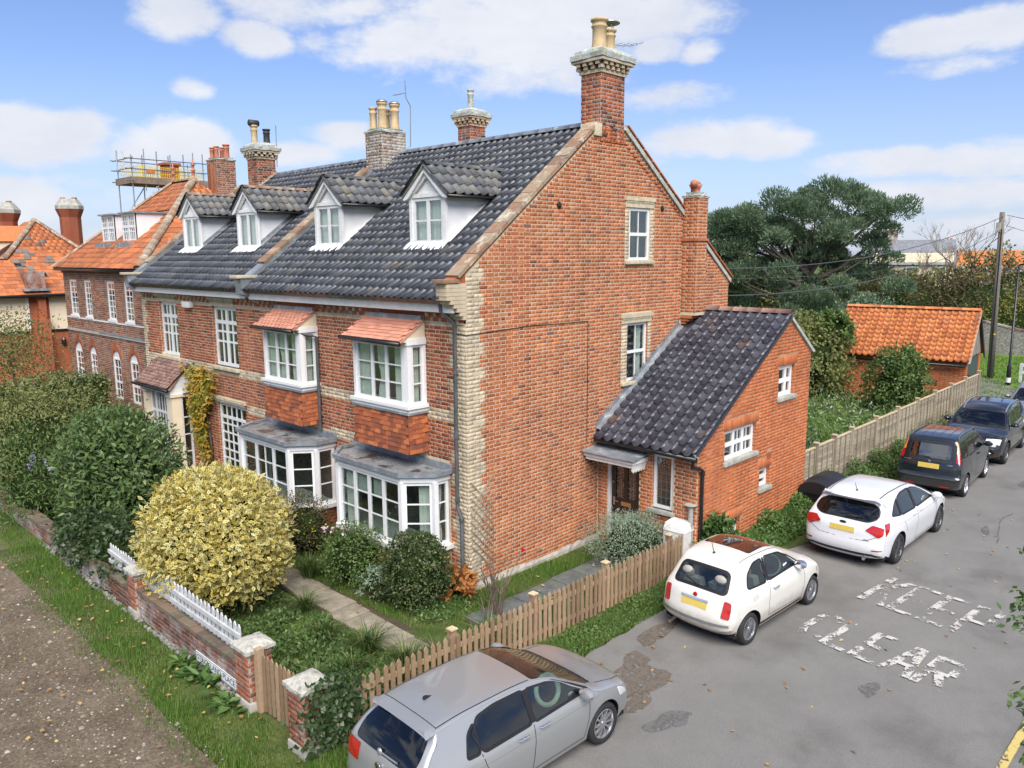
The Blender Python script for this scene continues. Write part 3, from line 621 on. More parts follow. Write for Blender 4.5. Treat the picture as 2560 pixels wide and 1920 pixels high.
for (a, b_) in ((12.08, 13.44), (8.58, 10.02)):
    MB().fbox(FA, a, b_, 3.36, 3.45, -.08, .09).bevel('window_sill', M_['stone_buff'], H2, w=.008)
    lb = MB().fbox(FA, a+.05, b_+.1, 5.19, 5.26, 0, .06).fbox(FA, a+.12, b_-.02, 5.035, 5.19, 0, .025)
    for i in range(18): lb.fbox(FA, a+.12+i*(b_-a-.1)/18, a+.12+(i+.5)*(b_-a-.1)/18, 5.14, 5.185, .02, .05)
    lb.build('lintel', M_['stone_buff'], H2)
lb = MB().fbox(FA, 8.34, 10.42, 2.53, 2.60, 0, .07).fbox(FA, 8.4, 10.36, 2.45, 2.53, 0, .03)
for i in range(26): lb.fbox(FA, 8.4+i*1.96/26, 8.4+(i+.5)*1.96/26, 2.48, 2.525, .025, .055)
lb.build('lintel', M_['stone_buff'], H2)
MB().fbox(FA, 11.05, 11.5, 4.93, 5.1, .0, .14).bevel('alarm_box', M_['white_paint'], H2, w=.02)
# --- dentil cornice, fascia, gutter
dm = MB().box((-.085, -.038, 0), (0, .038, .066)).mesh('dentil', M_['brick_buff'])
for (H, y0, y1) in ((H1, .15, 7.5), (H2, 7.6, 14.5)):
    MB().fbox(FA, y0-.1, y1, 5.28, 5.335, 0, .14).build('cornice', M_['brick_facade'], H)
    c = MB().fbox(FA, y0-.1, y1, 5.08, 5.105, 0, .03).build('cornice', M_['brick_buff'], H)
    MB().fbox(FA, y0-.1, y1, 5.105, 5.28, 0, .012).build('cornice', M_['brick_chimney'], H)
    n = int((y1-y0)/.235)
    for row, (z, off) in enumerate(((5.107, 0), (5.192, .5))):
        for i in range(n):
            y = y0+(i+off)*.235+.06
            if any(a-.05 < y < b_+.05 for a, b_ in ((1.1, 3.0), (4.75, 6.6), (12.1, 13.55), (8.55, 10.15))): continue
            o = bpy.data.objects.new('dentil', dm); COL.objects.link(o); o.parent = c; o.location = (.03+.03*(1-row), y, z)
MB().fbox(FA, .06, 7.42, 5.30, 5.50, .22, .255).build('fascia', M_['white_old'], H1); MB().fbox(FA, 7.62, 14.66, 5.30, 5.50, .22, .255).build('fascia', M_['white_paint'], H2)
MB().fbox(FA, .06, 7.42, 5.335, 5.35, 0, .17).build('soffit', M_['white_old'], H1); MB().fbox(FA, 7.62, 14.6, 5.335, 5.35, 0, .17).build('soffit', M_['white_paint'], H2)
gutter(H1, [(-.305, .05, 5.525), (-.305, 7.42, 5.55)], .045); gutter(H2, [(-.305, 7.66, 5.545), (-.305, 14.7, 5.545)], .045)
downpipe(H1, [(-.275, .38, 5.45), (-.27, .37, 5.33), (-.12, .26, 5.16), (-.06, .24, 5.08), (-.06, .245, 1.75), (-.06, .24, 1.62), (-.09, .1, 1.47), (-.09, .1, .15)], .038, collars=[(-.06, .243, 4.2), (-.06, .244, 3.0), (-.06, .244, 1.78), (-.09, .1, 1.42)])
downpipe(H1, [(-.5, 4.95, 4.68), (-.3, 4.84, 4.62), (-.09, 4.78, 4.55), (-.09, 4.78, 2.45)], .034, collars=[(-.09, 4.78, 4.5)])
# --- roofs
DY1, DY2 = (2.06, 5.62), (9.45, 12.80)
r1 = slab('roof', [(EX, .2, EZ), (EX, 7.4, EZ), (RX, 7.4, RZ), (RX, .2, RZ)], .1, 'tile_dark', H1); r2 = slab('roof', [(EX, 7.7, EZ), (EX, 14.4, EZ), (RX, 14.4, RZ-.08), (RX, 7.7, RZ-.08)], .1, 'tile_dark', H2)
LS = math.hypot(RX-EX, RZ-EZ)
def sk1(m): return any(abs(m.y-y) < .53 for y in DY1) and .98 < m.x < 2.25
def sk2(m): return any(abs(m.y-y) < .53 for y in DY2) and .98 < m.x < 2.25
lay_tiles(T1, r1, (EX-.03, 7.4, EZ-.02), (0, -1, 0), (RX-EX, 0, RZ-EZ), 7.2, LS-.04, .205, .27, 'tile_dark', skip=sk1, vis=.7)
lay_tiles(T2, r2, (EX-.03, 14.4, EZ-.02), (0, -1, 0), (RX-EX, 0, RZ-.08-EZ), 6.7, LS-.06, .205, .27, 'tile_dark', skip=sk2)
slab('rear_roof', [(RX, 7.6, RZ-.06), (9.6, 7.6, 5.5), (9.6, 14.6, 5.5), (RX, 14.6, RZ-.1)], .08, 'tile_dark', H2)
ridge_tiles(r1, (RX, .52, RZ+.02), (RX, 7.0, RZ+.02), 'lead', L=.45, r=.12); ridge_tiles(r2, (RX, 7.75, RZ-.05), (RX, 13.6, RZ-.09), 'lead', L=.45, r=.12)
# gable coping and kneeler
gp = MB().prism(GA, [(-.42, 5.56), (-.42, 5.85), (-.05, 5.98), (3.84, 8.98), (3.84, 8.55), (0, 5.5)], -.26, -.01).build('parapet', M_['brick_red'], H1)
coping_run(gp, (-.18, .125, 5.91), (3.8, .125, 8.97), .34, (0, 1, 0), L=.31, th=.07)
MB().box((3.62, -.05, 8.72), (3.86, .34, 8.98)).bevel('coping_end', M_['stone_buff'], H1, w=.015)
lf = MB(); vs = []
for i in range(21):
    x = -.3+i*4.1/20; vs += [(x, .262, roofz(x)+.13), (x, .264, roofz(x)+.03), (x, .40, roofz(x)+.03)]
lf.add(vs, [(i*3+j, (i+1)*3+j, (i+1)*3+j+1, i*3+j+1) for i in range(20) for j in range(2)]); lf.build('flashing', M_['lead'], H1)
kb = MB(); ke = [.0, -.07, -.14, -.21, -.28, -.36, -.45, -.46, -.46, -.46]
for i, x in enumerate(ke):
    zz = 5.10+i*.072; kb.box((x, -.012, zz), (.02, .27, zz+.066)); kb.box((x+.012, -.004, zz+.06), (.02, .262, zz+.074))
kb.build('kneeler', M_['brick_buff'], H1)
MB().box((-.54, -.03, 5.83), (-.16, .29, 5.90)).bevel('kneeler_cap', M_['coping'], H1, w=.01)
# party wall and far end parapets
for (H, y, wd, yb) in ((H2, 7.55, .34, 7.55), (H2, 14.5, .30, 14.5)):
    z1 = roofz(3.3)
    pm = MB().prism(frame((0, y), (1, 0), (0, -1)), [(-.42, 5.42), (-.46, 5.78), (-.2, 5.86), (.25, roofz(.25)+.17), (3.5, roofz(3.5)+.17), (3.5, roofz(3.5)-.1), (0, 5.3)], -wd/2, wd/2).build('parapet', M_['lead'], H)
    coping_run(pm, (.2, y, roofz(.2)+.17), (3.45, y, roofz(3.45)+.17), wd+.02, (0, 1, 0), L=.3, th=.06)
    MB().box((-.56, y-wd/2-.03, 5.80), (.22, y+wd/2+.03, 5.87)).bevel('kneeler_cap', M_['stone_buff'], H, w=.012)
    MB().prism(frame((0, y), (1, 0), (0, -1)), [(-.02, 5.2), (-.3, 5.42), (-.3, 5.56), (0, 5.5)], -.1, .1).build('kneeler', M_['stone_buff'], H)
# --- dormers
def dormer(H, T, y, broad=False, ridge_m='tile_dormer', old=False):
    x0 = .92; zb = roofz(x0); ze = 7.52; hw = .52; zr = 8.08; xr = (zr-EZ)/SL+EX; xe = (ze-EZ)/SL+EX; wm = 'white_old' if old else 'white_paint'
    d = MB()
    for s in (-1, 1):
        Fs = frame((0, y+s*hw), (1, 0), (0, s)); d.prism(Fs, [(x0, zb-.05), (xe+.05, ze), (x0, ze)], -.05, 0)
    Fd = frame((x0, y), (0, 1), (-1, 0))
    d.prism(Fd, [(-hw, ze-.02), (hw, ze-.02), (0, zr-.06)], -.08, -.02)
    dm_ = d.build('dormer', M_['white_render'], H)
    b = MB()   # bargeboards and corner posts
    for s in (-1, 1):
        b.prism(Fd, [(s*.66, ze-.10), (s*.69, ze-.01), (0, zr+.045), (0, zr-.13), (s*.52, ze-.06)][::s], .04, .10)
        b.fbox(Fd, s*hw-.045, s*hw+.045, zb-.02, ze, -.03, .03)
        b.prism(Fd, [(s*.47, ze+.02), (s*.47, ze-.03), (0, zr-.22), (0, zr-.13)][::s], .0, .045)
    b.fbox(Fd, -hw, hw, ze-.05, ze+.03, -.02, .035); b.build('bargeboard', M_[wm], dm_)
    window(H, frame((x0, y), (0, 1), (-1, 0)), -hw+.045, hw-.045, zb+.04, ze-.05, 2, [0, .5, 1] if old else 1, n=-.04, fr=.07, mull=[1], framemat=wm, glass='glass', curt=[(-.40, .02, zb+.1, ze-.1, -.10, 'curtain', 4), (.12, .42, zb+.1, ze-.1, -.10, 'curtain', 4)], room=.5, bar=.03)
    MB().fbox(Fd, -hw-.03, hw+.03, zb-.03, zb+.05, -.04, .06).build('window_sill', M_[wm], H)
    sl = math.hypot(.70, .60)
    for s in (-1, 1):
        B = Vector((0, -s*.70, .60)); A = Vector((-s, 0, 0)); o = Vector((x0-.14 if s < 0 else 3.0, y+s*.72, ze-.035))
        slab('dormer_roof', [(x0-.12, y+s*.70, ze-.02), (xe+.1, y+s*.70, ze-.02), (xr+.05, y, zr), (x0-.12, y, zr)], .04, 'tile_dormer', dm_)
        lay_tiles(T, dm_, o, A, B, 2.95-(x0-.14)+.05, sl, .215, .29, 'tile_dormer', skip=lambda m: m.z < roofz(m.x)-.02, vis=1.0)
    ridge_tiles(dm_, (x0-.12, y, zr+.03), (xr+.05, y, zr+.03), ridge_m, L=.36, r=.09)
    gutter(dm_, [(x0-.12, y-.74, ze-.06), (xe+.12, y-.74, ze-.06)], .035)
    fls = [MB(), MB()]   # lead soakers down each cheek and a wavy apron at the foot
    for s in (-1, 1):
        vs = []
        for i in range(13):
            x = x0+(xe-x0+.1)*i/12; vs += [(x, y+s*(hw+.006), roofz(x)+.17), (x, y+s*(hw+.01), roofz(x)+.085), (x, y+s*(hw+.13), roofz(x)+.075)]
        fls[s > 0].add(vs, [(i*3+j, (i+1)*3+j, (i+1)*3+j+1, i*3+j+1) for i in range(12) for j in range(2)]).build('flashing', M_['white_old'] if old else M_['lead'], dm_)
    ap = MB(); vs = []
    for i in range(41):
        yy = y-.64+1.28*i/40
        for (xx, h) in ((x0-.02, .10), (x0-.10, .105), (x0-.22+.025*math.sin(i*1.7), .095)): vs.append((xx, yy, roofz(xx)+h+.010*math.sin(i*2*math.pi/5.8)))
    ap.add(vs, [(i*3+j, i*3+j+1, (i+1)*3+j+1, (i+1)*3+j) for i in range(40) for j in range(2)]); ap.build('flashing', M_['white_old'], dm_)
for y in DY1: dormer(H1, T1, y, old=True)
for y in DY2: dormer(H2, T2, y, ridge_m='coping')
# --- chimneys
c, z = chimney(H1, B1, 3.86, 4.67, 0.0, .52, 8.6, 10.0, pots=[(4.07, .22, .62, .17), (4.50, .30, .50, .15, 'pot_buff', 'disc')])
chimney(H1, B1, 3.55, 4.35, 7.0, 7.72, 8.2, 9.55, corbel=False, brick='brick_pale', over=.02, caph=.1, cap='flaunching', pots=[(3.72, 7.57, .62, .11), (3.80, 7.28, .72, .135, 'pot_buff', 'cap'), (4.15, 7.20, .70, .135, 'pot_buff', 'cap'), (4.1, 7.5, .6, .11)])
chimney(H2, B2, 3.55, 4.2, 13.6, 14.22, 8.2, 9.42, over=.15, pots=[(3.75, 14.05, .62, .12, 'pot_buff', 'hood'), (4.05, 13.8, .5, .12, 'pot_dark')])
chimney(H2, B2, 7.0, 7.62, 7.26, 7.80, 7.0, 10.1, over=.15, pots=[(7.3, 7.55, .62, .10, 'flaunching')])
# stepped brick haunches where the stacks pass through the slope
for (H, y0, x1) in ((H1, 7.0, 4.35), (H2, 13.6, 4.2)):
    for i in range(7):
        zz = 8.55+i*.075; MB().box((3.56+i*.105, y0-.07, zz), (x1+.02, y0-.005, zz+.07)).build('haunch_brick', M_['brick_buff'], H)
    MB().box((3.47, y0-.1, 8.30), (3.60, y0+.78, 8.42)).build('flashing', M_['stone_buff'], H)
# side stack on the gable
c, z = chimney(H1, B1, 7.1, 7.53, -.42, -.005, 4.85, 7.62, corbel=False, brick='brick_red', mortar='mortar', over=.02, caph=.12)
pot(c, 7.31, -.2, 7.70, .2, .13, 'pot_red'); b = MB(); b.tube([(7.06, -.30, 7.95), (7.56, -.10, 7.95)], .085, 14); b.lathe((7.31, -.2, 7.84), [(.1, 0), (.16, .1)], 12); b.build('cowl', M_['pot_red'], c, smooth=True)
MB().box((7.06, -.455, 6.62), (7.56, -.0, 6.68)).build('string_course', M_['brick_chimney'], c)
for i in range(3): MB().box((7.1+.03*i, -.42+.1*(i+1), 4.85-.075*(i+1)), (7.53, -.006, 4.85-.075*i)).build('corbel_course', M_['brick_red'], c)
# --- oriel windows on the first floor
def oriel(y0, y1, pr=.45, gut=True):
    o = MB(); Ff = frame((-pr, 0), (0, 1), (-1, 0)); Fs = frame((0, y0), (1, 0), (0, -1)); Fl = frame((0, y1), (1, 0), (0, 1))
    z0, z1 = 3.50, 4.66
    o.box((-pr, y0, z0), (-pr+.10, y0+.17, z1)); o.box((-pr, y1-.08, z0), (-pr+.08, y1, z1)); o.box((-.06, y0, z0), (0, y0+.07, z1)); o.box((-.06, y1-.05, z0), (0, y1, z1))
    o.box((-pr-.02, y0-.02, z1), (0, y1+.02, z1+.12)); o.box((-pr-.07, y0-.07, z0-.05), (0, y1+.07, z0+.01)); o.box((-pr-.03, y0-.03, z0-.12), (0, y1+.03, z0-.05))
    ob = o.build('oriel', M_['white_paint'], H1)
    MB().box((-pr-.045, y0-.045, z0-.165), (0, y1+.045, z0-.12)).build('flashing', M_['lead'], ob); MB().box((-.10, y0+.02, 5.07), (-.005, y1+.05, 5.2)).build('flashing', M_['lead'], ob)
    window(H1, Ff, y0+.17, y1-.08, z0+.01, z1, 3, 3, n=-.07, fr=.06, mull=[1, 2], bar=.025, room=0, curt=[(y0+.24, y0+.5, z0+.05, z1-.05, -.095, 'curtain', 4), (y0+.75, y0+1.05, z0+.05, z1-.05, -.10, 'curtain', 4, 'curtain', .02, .3), (y1-.45, y1-.12, z0+.05, z1-.05, -.095, 'curtain', 4)])
    window(H1, Fs, -pr+.10, -.06, z0+.01, z1, 1, 3, n=-.07, fr=.05, bar=.025, room=0, curt=[(-pr+.16, -.1, z0+.05, z1-.05, -.12, 'curtain', 4)])
    window(H1, Fl, -pr+.08, -.06, z0+.01, z1, 1, 3, n=-.07, fr=.05, bar=.025, room=0)
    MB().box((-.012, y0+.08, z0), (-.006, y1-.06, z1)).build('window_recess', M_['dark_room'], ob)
    # tile-hung apron, flaring a little at the foot
    core = MB(); zt, zb = z0-.165, 2.60
    core.add([(-pr+.01, y0+.01, zt), (-pr+.01, y1-.01, zt), (0, y1-.01, zt), (0, y0+.01, zt), (-pr-.02, y0-.02, zb), (-pr-.02, y1+.02, zb), (0, y1+.02, zb), (0, y0-.02, zb)], [(0,1,5,4),(3,0,4,7),(1,2,6,5),(4,5,6,7)]); core.build('apron', M_['tile_hung'], ob)
    for (oo, A, wd) in (((-pr-.02, y1+.02, zb-.02), (0, -1, 0), y1-y0+.04), ((-pr-.03, y0-.02, zb-.02), (1, 0, 0), pr+.03), ):
        Bv = Vector((.03, 0, zt-zb)) if A[1] else Vector((0, .03, zt-zb))
        lay_tiles(HT, ob, oo, A, Bv, wd, zt-zb+.02, .165, .098, 'tile_hung', 'plain', stagger=True, jit=.006)
        if A[0]:
            for r in range(10): HT.add(tile_mesh('plain', .09, .098, 'tile_hung'), Matrix.Translation((-pr-.03, y0-.02+.003*r, zb-.02+r*.0895)) @ Matrix.Rotation(math.pi/2, 4, 'X'), ob)
    # little tiled roof
    e0 = Vector((-.64, y1+.12, 4.74)); sl = Vector((.56, 0, .36))
    slab('oriel_roof', [(-.63, y0-.02, 4.74), (-.63, y1+.10, 4.74), (-.06, y1+.10, 5.105), (-.06, y0-.02, 5.105)], .03, 'tile_new', ob)
    lay_tiles(T1, ob, e0, (0, -1, 0), sl, y1-y0+.14, sl.length, .165, .10, 'tile_new', 'plain', stagger=True, jit=.003)
    MB().prism(Fs, [(-.60, 4.72), (-.02, 4.72), (-.02, 5.09), (-.08, 5.07)], -.03, .0).build('roof_cheek', M_['render_cream'], ob); MB().prism(Fl, [(-.60, 4.72), (-.02, 4.72), (-.02, 5.09), (-.08, 5.07)], -.03, .08).build('roof_cheek', M_['render_cream'], ob)
    gutter(ob, [(-.67, y0-.04, 4.70), (-.67, y1+.14, 4.72)], .04)
    return ob
oriel(1.13, 2.88); oriel(4.87, 6.48)
# --- ground floor bays
def bay(pts, front, mullspec, ztop=2.13, zs=.86, wet=0):
    zr = ztop+.02; b = MB(); wins = []
    bays = []
    for i in range(1, len(pts)-1):
        bays.append(MB().box((pts[i][0]-.045, pts[i][1]-.045, zs), (pts[i][0]+.045, pts[i][1]+.045, ztop)))
    def off(d):
        r = []; k = len(pts)
        for i in range(k):
            p = Vector(pts[i]); ns = []
            for a, c_ in ((i-1, i), (i, i+1)):
                if a < 0 or c_ >= k: continue
                U = (Vector(pts[c_])-Vector(pts[a])).normalized(); ns.append(Vector((U.y, -U.x)))
            n = sum(ns, Vector((0, 0)))/len(ns); n = n/n.length**2
            q = p+n*d; r.append((min(q.x, 0), q.y))
        return r
    I = frame((0, 0), (1, 0), (0, 1))
    def poly_prism(P, z0, z1, mm, name, par):
        k = len(P); q = MB().add([(x, y, z0) for x, y in P]+[(x, y, z1) for x, y in P], [tuple(range(k))[::-1], tuple(range(k, 2*k))]+[(i, (i+1) % k, k+(i+1) % k, k+i) for i in range(k)]); return q.build(name, M_[mm], par)
    bo = poly_prism(off(.03), ztop, ztop+.12, 'white_paint', 'bay_window', H1)
    for q in bays: q.build('corner_post', M_['white_paint'], bo)
    poly_prism(off(-.02), zs-.9, zs-.08, 'mortar', 'bay_wall', bo); poly_prism(off(.09), zs-.09, zs, 'white_old', 'window_sill', bo)
    # lead roof with raised kerb
    O, In = off(.11), off(.02); k = len(O); q = MB(); zc = ztop+.205
    vs = [(x, y, ztop+.12) for x, y in O]+[(x, y, zc) for x, y in O]+[(x, y, zc) for x, y in In]+[(x, y, zc-.055) for x, y in In]
    for i in range(k-1):
        for r in range(3): q.add([vs[r*k+i], vs[r*k+i+1], vs[(r+1)*k+i+1], vs[(r+1)*k+i]], [(0, 3, 2, 1)])
    q.build('roof_kerb', M_['lead'], bo); poly_prism(off(.025), ztop+.118, zc-.05, 'lead_wet', 'bay_roof', bo)
    yl, yr = pts[0][1], pts[-1][1]; q = MB().box((-.04, yr-.1, zc-.07), (-.004, yl+.1, zc+.09)).build('flashing', M_['lead'], bo); ym = (yl+yr)/2; MB().tube([(-.75, ym+.1, zc-.065), (-.02, ym-.05, zc-.06)], .018, 6).build('lead_roll', M_['lead'], bo)
    for i in range(len(pts)-1):
        p, q_ = Vector(pts[i]), Vector(pts[i+1]); Ls = (q_-p).length; U = (q_-p)/Ls; Fr = frame((p.x, p.y), (U.x, U.y), (U.y, -U.x))
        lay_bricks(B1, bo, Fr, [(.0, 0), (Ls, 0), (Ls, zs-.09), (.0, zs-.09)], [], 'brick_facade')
        isf = (i == front); cols = mullspec[0] if isf else 1; ml = mullspec[1] if isf else []
        cu = []
        if isf: cu = mullspec[2](Ls, zs, ztop)
        elif i > front: cu = [(Ls*.5, Ls*.92, zs+.02, ztop-.04, -.14, 'curtain', 4)] if Ls > .5 else [(.08, Ls-.1, zs+.02, ztop-.04, -.14, 'curtain', 4, 'curtain', .02, .3)]
        window(H1, Fr, .03, Ls-.03, zs, ztop, cols, [0, .345, .675, 1], n=-.05, fr=.065, bar=.024, mull=ml, room=0, curt=cu if wet == 0 else [])
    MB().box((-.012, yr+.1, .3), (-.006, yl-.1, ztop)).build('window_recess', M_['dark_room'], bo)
    poly_prism(off(-.10), zs-.1, zs-.085, 'dark_room', 'bay_floor', bo)
    return bo
mat('lead_wet', [(.15, .155, .155), (.33, .345, .35)], .5, nscale=2.5, nd=.2, dirt=(.075, .05, .035), dirtrange=(.52, .58), dscale=1.7, rr=(.08, .55))
bay([(0, 3.5), (-.35, 3.5), (-.8, 3.05), (-.8, .98), (-.36, .54), (0, .52)], 2, (4, [1, 2, 3], lambda L, a, b: [(.12, .42, a+.02, b-.04, -.12, 'curtain', 4), (L*.27, L*.47, b-.5, b-.04, -.09, 'blind', 1, 'blind', .002), (L*.52, L*.72, b-.5, b-.04, -.09, 'blind', 1, 'blind', .002)]))
bay([(0, 7.25), (-.4, 7.22), (-.95, 6.85), (-.95, 4.74), (-.5, 4.36), (0, 4.36)], 2, ([0, .30, .5, .70, 1], [1, 3], lambda L, a, b: []), wet=1)
# --- porch
po = MB().box((-.6, 11.58, 2.5), (0, 13.6, 2.66)).build('porch', M_['white_paint'], H2)
for (y, w) in ((13.45, .22), (11.72, .30)): MB().box((-.58, y-w/2, 0), (-.30, y+w/2, 2.42)).box((-.62, y-w/2-.04, 2.418), (-.26, y+w/2+.04, 2.5)).build('porch_pillar', M_['render_cream'], po)
window(H2, frame((-.42, 0), (0, 1), (-1, 0)), 11.88, 13.33, .25, 2.48, [0, .22, .36, .5, .64, .78, 1], [0, .42, .56, .74, 1], n=-.02, fr=.06, bar=.03, mull=[1, 5], splits=[3], room=0, name='porch_window')
window(H2, frame((0, 11.62), (1, 0), (0, -1)), -.32, -.02, .25, 2.45, 1, [0, .24, .48, .72, 1], n=-.02, fr=.06, bar=.03, room=0, name='porch_window')
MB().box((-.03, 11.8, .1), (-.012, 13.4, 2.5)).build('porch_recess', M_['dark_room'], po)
slab('porch_roof', [(-.68, 11.48, 2.66), (-.68, 13.86, 2.66), (-.03, 13.6, 3.28), (-.03, 11.62, 3.28)], .04, 'tile_porch', po)
lay_tiles(T2, po, (-.70, 13.72, 2.665), (0, -1, 0), (.66, 0, .62), 2.24, .9, .13, .105, 'tile_porch', 'pan')
MB().prism(frame((0, 11.6), (1, 0), (0, -1)), [(-.62, 2.66), (-.02, 2.66), (-.02, 3.22)], -.03, .02).build('roof_cheek', M_['white_old'], po)
gutter(po, [(-.74, 11.46, 2.63), (-.74, 13.9, 2.63)], .04); MB().box((-.06, 11.58, 3.26), (-.0, 13.62, 3.36)).build('flashing', M_['lead'], po)
# --- annexe
AX0, AY, AX1 = 3.92, -2.5, 8.97
FS = frame((0, AY), (1, 0), (0, -1)); FF = frame((AX0, 0), (0, 1), (-1, 0))
side = [(AX0, -.2), (AX1, -.2), (AX1, 4.0), (7.74, 4.86), (AX0, 2.42)]
sh = [[(7.31, 3.05), (8.14, 3.05), (8.14, 3.78), (7.31, 3.78)], [(4.96, 2.0), (6.34, 2.0), (6.34, 2.67), (4.96, 2.67)], [(6.57, 1.07), (7.08, 1.07), (7.08, 1.53), (6.57, 1.53)], [(5.2, .05), (5.76, .05), (5.76, .66), (5.2, .66)]]
aw = wall('annexe_wall', H1, FS, side, sh, 'mortar_warm')
lay_bricks(B1, aw, FS, side, sh+[[(x0-.04, z-.09), (x1+.06, z-.09), (x1+.06, z+.01), (x0-.04, z+.01)] for (x0, x1, z) in ((7.31, 8.14, 3.05), (4.96, 6.34, 2.0), (6.57, 7.08, 1.07))]+[[(a-.1, z), (c_+.1, z), (c_+.1, z+.225), (a-.1, z+.225)] for (a, c_, z) in ((7.31, 8.14, 3.78), (4.96, 6.34, 2.67), (6.57, 7.08, 1.53), (5.2, 5.76, .66))]+[[(6.88, 1.70), (7.13, 1.70), (7.13, 1.88), (6.88, 1.88)]], 'brick_annex', vis=1.15)
for (a, c_, z) in ((7.31, 8.14, 3.78), (4.96, 6.34, 2.67), (6.57, 7.08, 1.53), (5.2, 5.76, .66)):   # soldier arches
    k = int((c_-a+.18)/.075)
    for i in range(k): B1.add(brick_mesh(.065, .215, 'brick_annex'), Matrix.Translation(FS(a-.09+(i+.5)*(c_-a+.18)/k, z+.112, 0)), aw, False)
for op in sh:
    Fr = frame((op[1][0], AY), (0, 1), (-1, 0)); lay_bricks(B1, aw, Fr, [(0, op[0][1]), (.13, op[0][1]), (.13, op[2][1]), (0, op[2][1])], [], 'brick_annex')
window(H1, FS, 7.33, 8.13, 3.06, 3.77, [0, .62, 1], 2, n=-.13, fr=.09, bar=.03, mull=[1], splits=[1]); window(H1, FS, 4.98, 6.33, 2.01, 2.66, [0, .33, .5, .67, .83, 1], 2, n=-.13, fr=.08, bar=.025, mull=[1, 3], splits=[1]); window(H1, FS, 6.58, 7.07, 1.09, 1.52, 1, 2, n=-.13, fr=.08, splits=[1])
MB().fbox(FS, 5.2, 5.76, .05, .66, -.13, -.09).build('cellar_hatch', M_['white_old'], H1)
for (a, c_, z) in ((7.31, 8.14, 3.05), (4.96, 6.34, 2.0), (6.57, 7.08, 1.07)): MB().fbox(FS, a-.06, c_+.05, z-.08, z+.01, -.10, .06).bevel('window_sill', M_['stone_grey'], H1, w=.01)
b = MB()
for i in range(4): b.fbox(FS, 6.89, 7.12, 1.71+i*.04, 1.735+i*.04, .0, .012)
b.build('air_brick', M_['tile_hung'], H1)
front = [(AY, -.15), (0, -.15), (0, 2.42), (AY, 2.42)]; fh = [[(-1.10, .0), (-.26, .0), (-.26, 1.98), (-1.10, 1.98)], [(-1.93, 1.06), (-1.43, 1.06), (-1.43, 2.24), (-1.93, 2.24)]]
fw = wall('annexe_wall', H1, FF, front, fh, 'mortar'); lay_bricks(B1, fw, FF, front, fh, 'brick_annex', zone=lambda k, z: [(-2.5, -1.95, 'brick_red')] if z > .8 else [], vis=1.0)
for op, dd in zip(fh, (.12, .12)):
    Fr = frame((AX0, op[1][0]), (1, 0), (0, -1)); lay_bricks(B1, fw, Fr, [(0, op[0][1]), (.12, op[0][1]), (.12, op[2][1]), (0, op[2][1])], [], 'brick_annex')
mat('door_black', (.012, .012, .013), .22, nd=.1, coat=.3); mat('brass', (.55, .42, .22), .35, metal=.9, nd=.15); mat('lead_came', (.20, .20, .20), .5, metal=.5, nd=0)
dr = MB(); Fd = frame((AX0, 0), (0, 1), (-1, 0))
dr.fbox(Fd, -1.09, -.98, .02, 1.93, -.11, -.06); dr.fbox(Fd, -.45, -.34, .02, 1.93, -.11, -.06); dr.fbox(Fd, -.76, -.66, .95, 1.93, -.11, -.062); dr.fbox(Fd, -.98, -.45, .02, 1.06, -.11, -.064); dr.fbox(Fd, -.98, -.45, 1.80, 1.93, -.11, -.064)
do = dr.build('front_door', M_['door_black'], H1)
for (a, c_) in ((-.98, -.76), (-.66, -.45)):
    pane_obj(do, Fd, a, c_, 1.06, 1.80, -.085); q = MB()
    for i in range(1, 3): q.fbox(Fd, a+(c_-a)*i/3-.005, a+(c_-a)*i/3+.005, 1.06, 1.80, -.084, -.078)
    for j in range(1, 6): q.fbox(Fd, a, c_, 1.06+.74*j/6-.005, 1.06+.74*j/6+.005, -.085, -.079)
    q.build('leading', M_['lead_came'], do)
MB().fbox(Fd, -.86, -.60, .90, .99, -.064, -.05).build('letter_box', M_['brass'], do); q = MB(); q.fbox(Fd, -.43, -.395, .88, 1.06, -.06, -.05); q.tube([Fd(-.41, .99, -.03), Fd(-.54, .985, -.02)], .011, 6); q.lathe(Fd(-.40, 1.40, -.05), [(.022, 0), (.018, -.02)], 8, axis='x'); q.build('door_handle', M_['aluminium'], do)
MB().fbox(Fd, -.338, -.262, .0, 1.96, -.10, -.01).build('door_frame', M_['white_old'], H1); MB().fbox(Fd, -1.098, -.34, 1.935, 1.978, -.10, -.02).build('door_frame', M_['white_old'], H1)
MB().add([(AX0+.11, -1.1, 0), (AX0+.11, -.26, 0), (AX0+.11, -.26, 1.98), (AX0+.11, -1.1, 1.98)], [(0,1,2,3)]).build('door_recess', M_['door_black'], H1)
w = window(H1, FF, -1.92, -1.44, 1.07, 2.23, 1, 1, n=-.09, fr=.065)
q = MB()
for i in range(1, 3): q.fbox(FF, -1.855+.35*i/3-.005, -1.855+.35*i/3+.005, 1.135, 2.165, -.064, -.056)
for j in range(1, 6): q.fbox(FF, -1.855, -1.505, 1.135+1.03*j/6-.005, 1.135+1.03*j/6+.005, -.065, -.057)
q.build('leading', M_['lead_came'], w)
MB().fbox(FF, -2.0, -1.36, .97, 1.06, -.06, .08).bevel('window_sill', M_['stone_grey'], H1, w=.01)
